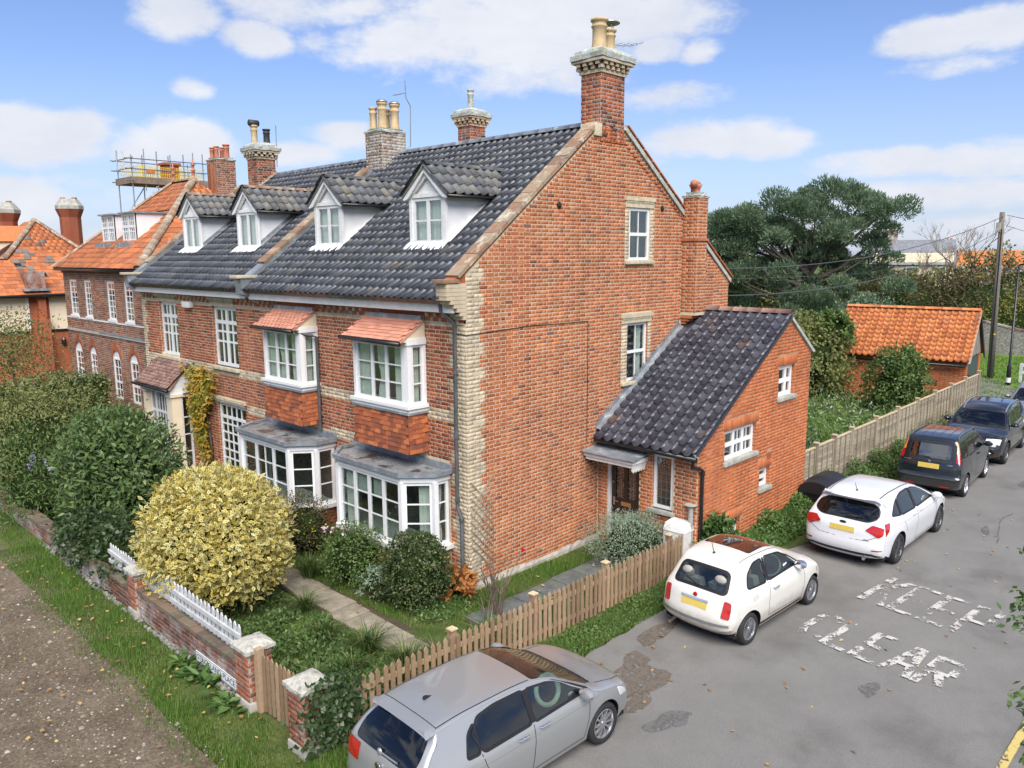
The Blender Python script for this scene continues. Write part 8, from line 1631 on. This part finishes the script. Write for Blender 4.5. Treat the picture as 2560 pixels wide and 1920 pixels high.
def hedge_box(name, label, x0, y0, x1, y1, h, n, matname, seed, ln=.08, wd=.045):
    t = thing(name, label, 'hedge', ((x0+x1)/2, (y0+y1)/2, 0)); MB().box((x0+.12, y0+.12, 0), (x1-.12, y1-.12, h-.12)).build('branches', M_['leaf_core'], t); rng = np.random.default_rng(seed)  # the dark box is a solid filler behind the hedge leaves, not modelled branches
    w = np.array([(x1-x0)*(y1-y0), (x1-x0)*h, (y1-y0)*h]); k = rng.choice(3, n, p=w/w.sum()); u = rng.random((n, 2)); P = np.zeros((n, 3)); O = np.zeros((n, 3)); jit = rng.normal(size=n)*.07
    P[:, 0] = x0+(x1-x0)*u[:, 0]; P[:, 1] = y0+(y1-y0)*u[:, 1]; P[:, 2] = h+jit; O[:] = (0, 0, 1); f = k == 1; P[f, 1] = y0+jit[f]; P[f, 2] = h*u[f, 1]; O[f] = (0, -1, .2); f = k == 2; P[f, 0] = x0+jit[f]; P[f, 1] = y0+(y1-y0)*u[f, 0]; P[f, 2] = h*u[f, 1]; O[f] = (-1, 0, .2)
    P += .12*np.sin(P[:, [1, 2, 0]]*2.3); D = unit(O*.5+rng.normal(size=(n, 3))*.8); V, F, q, e = leaf_geo(P, D, unit(O+rng.normal(size=(n, 3))*.6), ln*rng.uniform(.7, 1.3, n), wd*rng.uniform(.7, 1.3, n)); npmesh('foliage', V, F, M_[matname], t, rnd=np.repeat(rng.random(n), q)); return t
hedge_box('clipped_hedge', 'dark clipped hedge below the arched windows of the neighbour', -6.0, 16.2, -.5, 17.6, 2.55, 9000, 'leaf_box', 8)
shrub('olive_shrub', 'olive green shrub growing against the clipped hedge', (-3.4, 16.0, 1.4), (2.2, 1.2, 1.2), 5000, .11, .045, 'leaf_olive', 9, lump=.35, spread=.4, rand=1)
t = thing('small_tree', 'small airy tree in front of the farthest house', 'tree', (-1.6, 23, 0)); MB().tube([(-1.6, 23, 0), (-1.55, 23, 1.5), (-1.7, 23, 2.8)], [.08, .06, .03], 8).build('trunk', M_['bark'], t); bush(t, (-1.6, 23, 2.7), (1.3, 1.3, 1.2), 4200, .10, .06, 'leaf_olive', 10, lump=.5, depth=.8, spread=.5, core=0, name='crown')
shrub('box_shrub', 'clipped dark green box shrub beside the near bay window', (-1.03, .30, .66), (.60, .60, .70), 7500, .052, .034, 'leaf_box', 11, lump=.05, depth=.22, spread=.10, core=.86, cl=10)
t = shrub('flowering_shrub', 'blue green shrub with pink flower heads under the near bay window', (-1.30, 1.90, .58), (.56, .60, .58), 5200, .065, .028, 'leaf_green', 12, lump=.25, spread=.3); flowers(t, [(-1.65+rr.uniform(-.1, .35), 2.1+rr.uniform(-.4, .4), 1.12+rr.uniform(-.1, .08)) for _ in range(16)], .045, 'petal_pink', 'flower_heads', 2)
t = shrub('flowering_shrub', 'brownish shrub dotted with yellow flowers between the bays', (-1.05, 3.95, .58), (.55, .62, .62), 4600, .05, .025, 'leaf_scrub', 13, lump=.25, spread=.35); flowers(t, [(-1.4+rr.uniform(-.2, .5), 3.7+rr.uniform(-.4, .5), .75+rr.uniform(-.4, .35)) for _ in range(40)], .026, 'petal_yellow', 'flower_heads', 3, 4)
shrub('silver_plant', 'small silvery green plant beside the clipped box shrub', (-1.45, 1.02, .32), (.22, .22, .26), 900, .06, .02, 'leaf_silver', 14, lump=.3, spread=.3)
shrub('heather_plant', 'brown fading plant behind the clipped box shrub', (-1.35, .92, .16), (.30, .32, .25), 900, .06, .015, 'leaf_scrub', 15, lump=.3, spread=.4)
shrub('silver_shrub', 'spreading silver leaved shrub in front of the annexe door', (3.28, -1.42, .48), (.86, .70, .56), 9000, .055, .018, 'leaf_silver', 16, lump=.28, spread=.26, cl=16, up=.6, rand=.6)
shrub('leafy_plant', 'bright green leafy plant at the annexe corner behind the cream car', (4.28, -2.76, .48), (.36, .30, .42), 1500, .13, .075, 'leaf_fresh', 17, lump=.35, spread=.4)
shrub('orange_plant', 'orange withered plant at the foot of the downpipe', (-.32, -.02, .22), (.26, .26, .26), 420, .13, .09, 'leaf_orange', 18, lump=.3, spread=.4, core=.5)
t = thing('rose_bush', 'bare leggy rose bush with one red bloom by the picket fence', 'shrub', (-.3, -1.1, 0)); tips = stems(t, (-.35, -1.12, 0), 9, 1.6, .45, 4, .016, fork=2); stems(t, (-.62, -1.12, 0), 5, 1.05, .35, 9, .013, fork=1, name='stems'); flowers(t, [(.42, -.98, .98)], .055, 'petal_red', 'bloom', 4, 14); MB().tube([(-.25, -1.1, .3), (.1, -1.05, .75), (.42, -.98, .97)], [.007, .006, .004], 5).build('stems', M_['twig'], t); P = np.array([tuple(p) for p in tips]); flowers(t, P[:28], .035, 'leaf_orange', 'withered_leaves', 6, 2)
t = thing('climbing_vine', 'yellow green autumn vine climbing beside the porch', 'vine', (-.15, 10.8, 0)); rng = np.random.default_rng(31); n = 3600; tt = rng.random(n)**.8; yc = 10.35+.25*np.sin(tt*5)+tt*.45; P = np.stack([-.16-.12*rng.random(n), yc+rng.normal(size=n)*(.10+.33*tt**1.5), .9+2.35*tt+rng.normal(size=n)*.1], 1); V, F, k, e = leaf_geo(P, unit(rng.normal(size=(n, 3))+np.array([-.6, 0, -.5])), unit(rng.normal(size=(n, 3))*.6+np.array([-1, -.3, .5])), .13*rng.uniform(.6, 1.2, n), .07*rng.uniform(.6, 1.2, n)); npmesh('foliage', V, F, M_['leaf_autumn'], t, rnd=np.repeat(np.clip(rng.random(n)*.6+.4*(.5+.5*np.sin(P[:, 2]*6+P[:, 1]*5)), 0, .999), k)); MB().tube([(-.06, 10.4, 0), (-.08, 10.35, 1.2), (-.08, 10.6, 2.4), (-.08, 10.9, 3.1)], [.03, .025, .02, .01], 6).build('stem', M_['bark'], t)
t = thing('ivy', 'ivy climbing the right gate pier', 'ivy', (-4.6, -2.3, 0)); n = 1500; P = np.stack([-4.50+.20*rng.normal(size=n), -2.24-.05*rng.random(n), .50+.27*rng.normal(size=n)], 1); P[:, 2] = np.clip(P[:, 2], .05, 1.05); V, F, k, e = leaf_geo(P, unit(rng.normal(size=(n, 3))+np.array([0, 0, -.6])), unit(rng.normal(size=(n, 3))*.5+np.array([-.2, -1, .4])), .075*rng.uniform(.6, 1.2, n), .07*rng.uniform(.6, 1.2, n)); npmesh('foliage', V, F, M_['leaf_ivy'], t, rnd=np.repeat(rng.random(n), k))
# ---- low planting, tufts, weeds
GC = ['broad grass clump at the gate end of the garden path', 'grass clump left of the path, beside the low planting', 'grass clump in the middle of the bed behind the gate', 'grass clump midway between path and left gate pier', 'grass clump just behind the picket fence near the right gate pier', 'grass clump behind the fence, opposite the end of the path', 'grass clump behind the fence, right of the path end', 'tall bright grass clump under the pink flowered shrub', 'grass clump under the skirt of the golden bush', 'thin grass clump beside the left gate pier', 'grass clump by the fence in front of the box shrub', 'grass clump behind the fence at the bare rose', 'grass clump behind the fence along the grey slab path']; k = 0
for (x, y, n, h, s) in ((-2.75, -.55, 260, .5, .42), (-2.95, .35, 200, .42, .35), (-2.6, -1.35, 260, .45, .4), (-3.3, -.9, 160, .4, .3), (-3.0, -1.75, 220, .4, .4), (-2.2, -1.65, 240, .42, .4), (-1.5, -1.75, 220, .4, .4), (-1.75, 2.75, 240, .55, .4), (-2.6, 1.55, 200, .4, .35), (-3.9, -.9, 90, .5, .25), (-1.0, -1.55, 160, .34, .35), (.3, -1.6, 140, .3, .35), (1.4, -1.65, 120, .3, .3)):
    k += 1; o = tuft(None, (x, y, .0), n, h, s, 60+k); tag(o, GC[k-1], 'grass clump', 'long grass clumps in the front garden'); o.name = 'grass_clump'
def cover(name, label, n, sampler, h, ln, wd, matname, seed, zf=None, kind='stuff', cat='ground cover'):
    rng = np.random.default_rng(seed); Q = sampler(rng, n); n = len(Q); pat = .5+.5*np.sin(Q[:, 0]*3.7+np.sin(Q[:, 1]*2.9)*2)*np.sin(Q[:, 1]*3.3+.7); z = (zf(Q[:, 0], Q[:, 1]) if zf else 0)+h*pat*rng.random(n); P = np.stack([Q[:, 0], Q[:, 1], z], 1)
    V, F, k, e = leaf_geo(P, unit(rng.normal(size=(n, 3))+np.array([0, 0, .7])), unit(rng.normal(size=(n, 3))*.6+np.array([-.2, -.2, 1])), ln*rng.uniform(.6, 1.3, n), wd*rng.uniform(.6, 1.3, n)); o = npmesh(name, V, F, M_[matname], rnd=np.repeat(np.clip(.6*rng.random(n)+.4*pat, 0, .999), k)); return tag(o, label, cat, kind=kind)
bankz = lambda X, Y: -.03+.30*np.clip((Y+3.35)/.85, 0, 1)**1.3*np.clip((X-3.4)/3.5, 0, 1)
cover('bed_plants', 'low mixed green planting in the front garden bed', 15000, rect_s((-4.4, -2.1, -2.5, 1.6, 1), (-4.3, 1.6, -2.6, 5, .6), (-2.5, -2.1, -.5, -1.2, .5)), .30, .075, .04, 'leaf_green', 81)
cover('bed_plants', 'dark ivy ground cover near the gate', 4200, rect_s((-4.35, -2.0, -3.3, -.6)), .14, .06, .055, 'leaf_ivy', 82)
cover('bed_plants', 'green plants under the bay windows and beside the laurel', 8000, rect_s((-1.5, -.6, -.1, .4, 1.5), (-1.5, .4, -.9, 9, 1), (-2.4, 5, -.9, 12, 1)), .22, .07, .04, 'leaf_green', 83)
cover('nettles', 'nettles along the foot of the panel fence', 9000, rect_s((9.9, -3.15, 17.0, -2.5, 1.6), (17, -3.0, 24.5, -2.5, .7)), .55, .10, .05, 'leaf_green', 84, bankz)
cover('bank_weeds', 'weeds on the bank at the foot of the annexe', 5200, rect_s((5.0, -3.25, 9.0, -2.52, 1), (7.4, -3.0, 8.9, -2.5, 2.0)), .32, .085, .06, 'leaf_fresh', 85, bankz)
cover('verge_weeds', 'low weeds on the verge below the picket fence', 7000, rect_s((-1.2, -3.05, 4.2, -2.42)), .12, .055, .03, 'leaf_green', 86)
lawn('verge_grass', 'grass verge between the gravel lane and the low wall', 46000, rect_s((-5.72, -3.0, -4.80, 9.0, 1), (-6.0, -3.0, -5.7, 6, .16), (-5.35, 9, -4.8, 14, .5), (-4.9, -3.2, -4.4, -2.3, 1)), .10, 91, w=.011)
lawn('side_grass', 'grass strip beside the gable wall and path', 26000, rect_s((.1, -.72, 3.0, -.12, 2.2), (-1.72, -.9, .1, .1, 1.2), (-1.75, .1, -1.4, 4, 1.6), (-.6, -2.35, 3.8, -1.3, .8), (-2.6, -2.35, -.6, -1.3, 1), (-4.3, -2.3, -2.5, 1.5, .6)), .12, 92, w=.010)
lawn('road_verge_grass', 'grass verge between the picket fence and the road', 22000, rect_s((-4.4, -3.1, 4.2, -2.42, 1)), .10, 93, w=.010)
lawn('bank_grass', 'grass on the bank below the annexe and panel fence', 22000, rect_s((4.1, -3.25, 9.0, -2.5, 1.5), (9.0, -3.3, 25, -2.5, .7)), .16, 94, 'grass', w=.013, zf=bankz)
lawn('far_grass', 'mown green around the telegraph pole', 26000, rect_s((26.5, -2.6, 46, 6)), .10, 95, 'grass', w=.035)
t = thing('dock_plant', 'broad leaved dock plants on the verge below the street sign', 'plant', (-5.0, .5, 0)); n = 120; c3 = np.array([(-4.97, .5), (-5.04, -.28), (-4.92, 1.25), (-4.98, .8)])[rng.integers(0, 4, n)]; P = np.stack([c3[:, 0]+rng.normal(size=n)*.06, c3[:, 1]+rng.normal(size=n)*.12, .02+.1*rng.random(n)], 1); a = rng.uniform(0, 6.28, n); V, F, k, e = leaf_geo(P, np.stack([np.cos(a), np.sin(a), rng.uniform(.2, .9, n)], 1), unit(rng.normal(size=(n, 3))*.3+np.array([0, 0, 1])), .24*rng.uniform(.6, 1.2, n), .09*rng.uniform(.7, 1.3, n), curl=.3); npmesh('foliage', V, F, M_['leaf_fresh'], t, rnd=np.repeat(rng.random(n), k))
n = 260; Q = np.concatenate([rect_s((-7.5, -2.5, -4.9, 8))(rng, 130), rect_s((-1, -8, 12, -3.1))(rng, 90), rect_s((-4, -2.2, 3, 1))(rng, 40)]); P = np.stack([Q[:, 0], Q[:, 1], np.where(Q[:, 1] < -3.2, .012, .07)+.02*rng.random(n)], 1); V, F, k, e = leaf_geo(P, rng.normal(size=(n, 3))*np.array([1, 1, .1]), unit(rng.normal(size=(n, 3))*.25+np.array([0, 0, 1])), .07*rng.uniform(.5, 1.5, n), .055*rng.uniform(.6, 1.3, n)); tag(npmesh('fallen_leaves', V, F, M_['fallen'], rnd=np.repeat(rng.random(n), k)), 'scattered brown fallen leaves', 'leaves', kind='stuff')
mat('pebble', [(0, (.09, .07, .05)), (.5, (.20, .165, .125)), (.9, (.30, .27, .22)), (1, (.48, .46, .42))], .9, rnd=True, nd=.1); b = MB(); r = random.Random(17); pr_ = []
for i in range(5200):
    x, y = r.uniform(-9.5, -5.6), r.uniform(-2.8, 9); s = r.uniform(.008, .020)*(2.0 if r.random() < .05 else 1); pr_ += [r.random()]*5; b.add([(x-s, y-s*.6, .004), (x+s*.8, y-s, .004), (x+s, y+s*.7, .004), (x-s*.7, y+s, .004), (x+s*.1, y, .004+s*.9)], [(0, 1, 4), (1, 2, 4), (2, 3, 4), (3, 0, 4)])
tag(npmesh('pebbles', b.v, b.f, M_['pebble'], rnd=pr_), 'loose pale pebbles on the gravel lane', 'pebbles', kind='stuff')
# ---- behind the panel fence
cover('garden_weeds', 'overgrown weeds in the garden behind the panel fence', 15000, rect_s((9.2, -2.2, 25, 6)), .75, .14, .07, 'leaf_green', 101, lambda X, Y: np.full(len(X), .2)); cover('garden_weeds', 'pale tangled weeds in the garden behind the panel fence', 1800, rect_s((13, -1.8, 24, 7)), 1.0, .16, .05, 'leaf_silver', 102, lambda X, Y: np.full(len(X), .2)); cover('brambles', 'dark brambles just behind the panel fence', 6000, rect_s((9.3, -2.1, 14.5, .2)), .95, .11, .06, 'leaf_ivy', 103, lambda X, Y: np.full(len(X), .2)); lawn('garden_grass', 'patch of lawn behind the panel fence', 12000, rect_s((13, -1.2, 19, 2.5)), .28, 104, 'grass', w=.03, zf=lambda X, Y: np.full(len(X), .25))
shrub('round_bush', 'rounded glossy green bush in front of the orange roofed garage', (22.6, -.25, 1.15), (1.15, 1.15, 1.25), 6500, .13, .065, 'leaf_green', 105, lump=.15)
t = shrub('ivy_mass', 'mound of ivy swallowing the left end of the garage', (23.6, 4.1, 1.7), (1.7, 2.0, 1.75), 9000, .13, .11, 'leaf_olive', 106, lump=.25); bush(t, (24.55, 3.1, 3.0), (.9, .75, .8), 3000, .13, .11, 'leaf_green', 107, lump=.3, core=.7)
shrub('bramble_mound', 'dark bramble mound left of the ivy covered garage', (21.5, 5.6, 1.1), (1.8, 1.6, 1.4), 5000, .13, .08, 'leaf_ivy', 108, lump=.3); shrub('bramble_mound', 'brown green bramble thicket behind the annexe', (17.5, 5.5, .9), (3.0, 2.0, 1.1), 6000, .13, .07, 'leaf_scrub', 109, lump=.3)
# ---- wind-swept pine
PT = thing('pine_tree', 'large wind-swept dark pine rising behind the annexe roof', 'tree', (43.8, 12.3, 0)); rp_ = np.random.default_rng(55); view = Vector((53.4, 22.7, 0)).normalized(); rt_ = Vector((view.y, -view.x, 0)); base = Vector((43.8, 12.3, 0))-rt_*1.7; tb = MB()
tb.tube([base+rt_*-.2, base+rt_*.0+Vector((0, 0, 2.2)), base+rt_*.4+Vector((0, 0, 4)), base+rt_*.9+Vector((0, 0, 6)), base+rt_*1.2+Vector((0, 0, 7.5))], [.55, .48, .36, .2, .06], 10); tb.build('trunk', M_['bark'], PT, smooth=True)
clumps = []
for i in range(150):
    u = rp_.uniform(-1, 1); v = rp_.uniform(-1, 1); top = 8.4+3.3*(.5+.5*u)-2.2*max(0, u-.55)*2.2; bot = 1.9+1.0*abs(u-.1)
    z = bot+(top-bot)*rp_.random()**.75; x = u*5.6; dd = v*4.4*math.sqrt(max(.05, 1-u*u*.7)); clumps.append((x, dd, z))
for (x, z) in ((6.2, 8.6), (6.8, 9.0), (5.9, 7.6), (6.4, 5.8), (5.6, 4.8), (6.6, 4.0), (-6.4, 5.4), (-6.6, 7.2), (-6.0, 8.4), (3.6, 3.2), (4.8, 3.0), (2.0, 3.4), (-4, 4), (-2.8, 3.9), (7.0, 4.0), (5.2, 2.6), (4, 2.2), (2.8, 2.4)): clumps.append((x, rp_.uniform(-2, 1), z))
PP, DD, NN = [], [], []
lb = MB()
for (x, d, z) in clumps:
    c = base+rt_*x+view*d+Vector((0, 0, z)); r = rp_.uniform(.65, 1.12); n = 650; q = unit(rp_.normal(size=(n, 3))); q[:, 2] = np.where(q[:, 2] < -.45, -q[:, 2], q[:, 2]); pos = np.array(c)+q*np.array([r*1.1, r*1.1, r*.85])*rp_.uniform(.45, 1, (n, 1)); PP.append(pos); DD.append(unit(q*.7+np.array([0, 0, .55])+rp_.normal(size=(n, 3))*.35))
    if rp_.random() < .3:
        s = base+rt_*(.3+z*.12)+Vector((0, 0, max(2.0, z*.62))); m = (s+c)/2+Vector((0, 0, -.35)); lb.tube([s, m, c], [.13, .09, .04], 6, cap=False)
lb.build('limbs', M_['bark'], PT, smooth=True); P = np.concatenate(PP); D = np.concatenate(DD); n = len(P); V, F, k, e = leaf_geo(P, D, unit(rp_.normal(size=(n, 3))), .26*rp_.uniform(.6, 1.3, n), .075*rp_.uniform(.6, 1.3, n), curl=.0); npmesh('crown', V, F, M_['needle'], PT, rnd=np.repeat(np.clip(.5*rp_.random(n)+.5*np.repeat(rp_.random(len(clumps)), 650), 0, .999), k))
# ---- thickets and trees beyond
def thicket(name, label, C, R, n, ln, wd, m, seed, **k): return shrub(name, label, C, R, n, ln, wd, m, seed, cat='thicket', lump=.35, spread=.45, rand=1, **k)
thicket('thicket', 'dark undergrowth left below the pine', (33, 12.5, 1.2), (4, 3, 1.7), 5000, .22, .12, 'leaf_ivy', 121); thicket('thicket', 'yellow green undergrowth below the pine trunk', (42, 16, .8), (6, 4, 1.5), 5000, .25, .14, 'leaf_lime', 122); thicket('thicket', 'dark green undergrowth right below the pine', (39, 7.2, 1.3), (4, 2.4, 1.9), 6000, .22, .1, 'needle', 123)
thicket('thicket', 'brown autumn scrub behind the garage roof', (51.5, 9.2, 2.0), (5, 3.6, 3.2), 9000, .24, .11, 'leaf_scrub', 124); thicket('thicket', 'tangled brown scrub around the telegraph pole', (54, 5.0, 2.0), (5, 3.4, 3.0), 8000, .24, .11, 'leaf_scrub', 125); thicket('thicket', 'olive bushes left of the brown scrub', (48, 12.5, 1.6), (4, 3.2, 2.6), 7000, .24, .12, 'leaf_olive', 126); thicket('thicket', 'bright yellow green bushes above the flint wall', (51, 1.6, 1.3), (2.4, 4.2, 1.9), 6000, .2, .1, 'leaf_lime', 127); thicket('thicket', 'dull green scrub at the right edge behind the lamp', (58, -1.0, 2.0), (4, 5, 3.0), 7000, .26, .12, 'leaf_scrub', 128); thicket('thicket', 'dark tree line on the skyline at the right', (95, 4, 2), (8, 14, 4.5), 7000, .45, .25, 'leaf_olive', 129); thicket('thicket', 'hazy green hedge line before the distant houses', (75, 17, 1.2), (5, 10, 3.0), 7000, .4, .22, 'leaf_olive', 130); thicket('thicket', 'green tree line far behind the pine', (85, 45, 2), (14, 16, 5.5), 8000, .55, .3, 'leaf_olive', 131)
def bare_tree(name, label, base, h, seed, r0=.16, lev=5):
    t = thing(name, label, 'tree', (base[0], base[1], 0)); rng = random.Random(seed); b = MB()
    def grow(p, d, L, r, lv):
        pts = [p]
        for j in range(3): d = (d+Vector((rng.uniform(-.14, .14), rng.uniform(-.14, .14), rng.uniform(-.02, .1)))).normalized(); pts.append(pts[-1]+d*L/3)
        b.tube(pts, [r, r*.9, r*.8, r*.7], 5 if lv > 2 else 3, cap=False)
        if lv > 0:
            for q in range(3 if lv > 1 else 4): grow(pts[rng.choice((2, 3, 3))], (d+Vector((rng.uniform(-.75, .75), rng.uniform(-.75, .75), rng.uniform(-.1, .5)))).normalized(), L*rng.uniform(.6, .78), r*.58, lv-1)
    grow(Vector(base), Vector((0, 0, 1)), h*.36, r0, lev); b.build('branches', M_['twig'], t); return t
bare_tree('bare_tree', 'leafless tree standing left of the telegraph pole', (57, 6.3, 1), 8.2, 5, .13); bare_tree('bare_tree', 'leafless tree at the right edge behind the lamp', (60, -1.2, 1), 7.5, 8, .12); bare_tree('bare_tree', 'low bare thorn among the brown scrub', (52, 8.5, 1), 6.0, 12, .09, 4)
# ---- branch tips of a tree beside the viewpoint
t = thing('holly_tree', 'dark leafy branch tips poking in at the right edge', 'tree', (-3.0, -10.6, 0)); trk = MB().tube([(-2.6, -10.8, 0), (-2.6, -10.7, 2.0), (-2.7, -10.4, 4.0)], [.12, .1, .06], 8)
n = 0; PP, DD = [], []
for (x, y, z, s) in ((-3.80, -9.50, 4.02, .17), (-4.06, -9.60, 3.52, .15), (-3.42, -9.44, 4.28, .12), (-4.18, -9.66, 3.30, .10), (-3.55, -9.75, 3.7, .3), (-3.2, -9.8, 4.3, .3), (-3.6, -10.0, 3.2, .35), (-2.9, -10.1, 4.6, .4)):
    trk.tube([(-2.7, -10.4, 3.0), ((x-2.7)/2, (y-10.3)/2, z), (x, y, z)], [.03, .015, .005], 5); m = int(1000*s); PP.append(np.array([x, y, z])+rng.normal(size=(m, 3))*s*.36); DD.append(unit(rng.normal(size=(m, 3))+np.array([-.6, .4, .2])))
trk.build('trunk', M_['bark'], t); P = np.concatenate(PP); D = np.concatenate(DD); V, F, k, e = leaf_geo(P, D, unit(rng.normal(size=P.shape)*.5+np.array([-.2, 0, 1])), .055*rng.uniform(.7, 1.2, len(P)), .032*rng.uniform(.7, 1.2, len(P))); npmesh('crown', V, F, M_['leaf_laurel'], t, rnd=np.repeat(rng.random(len(P)), k))
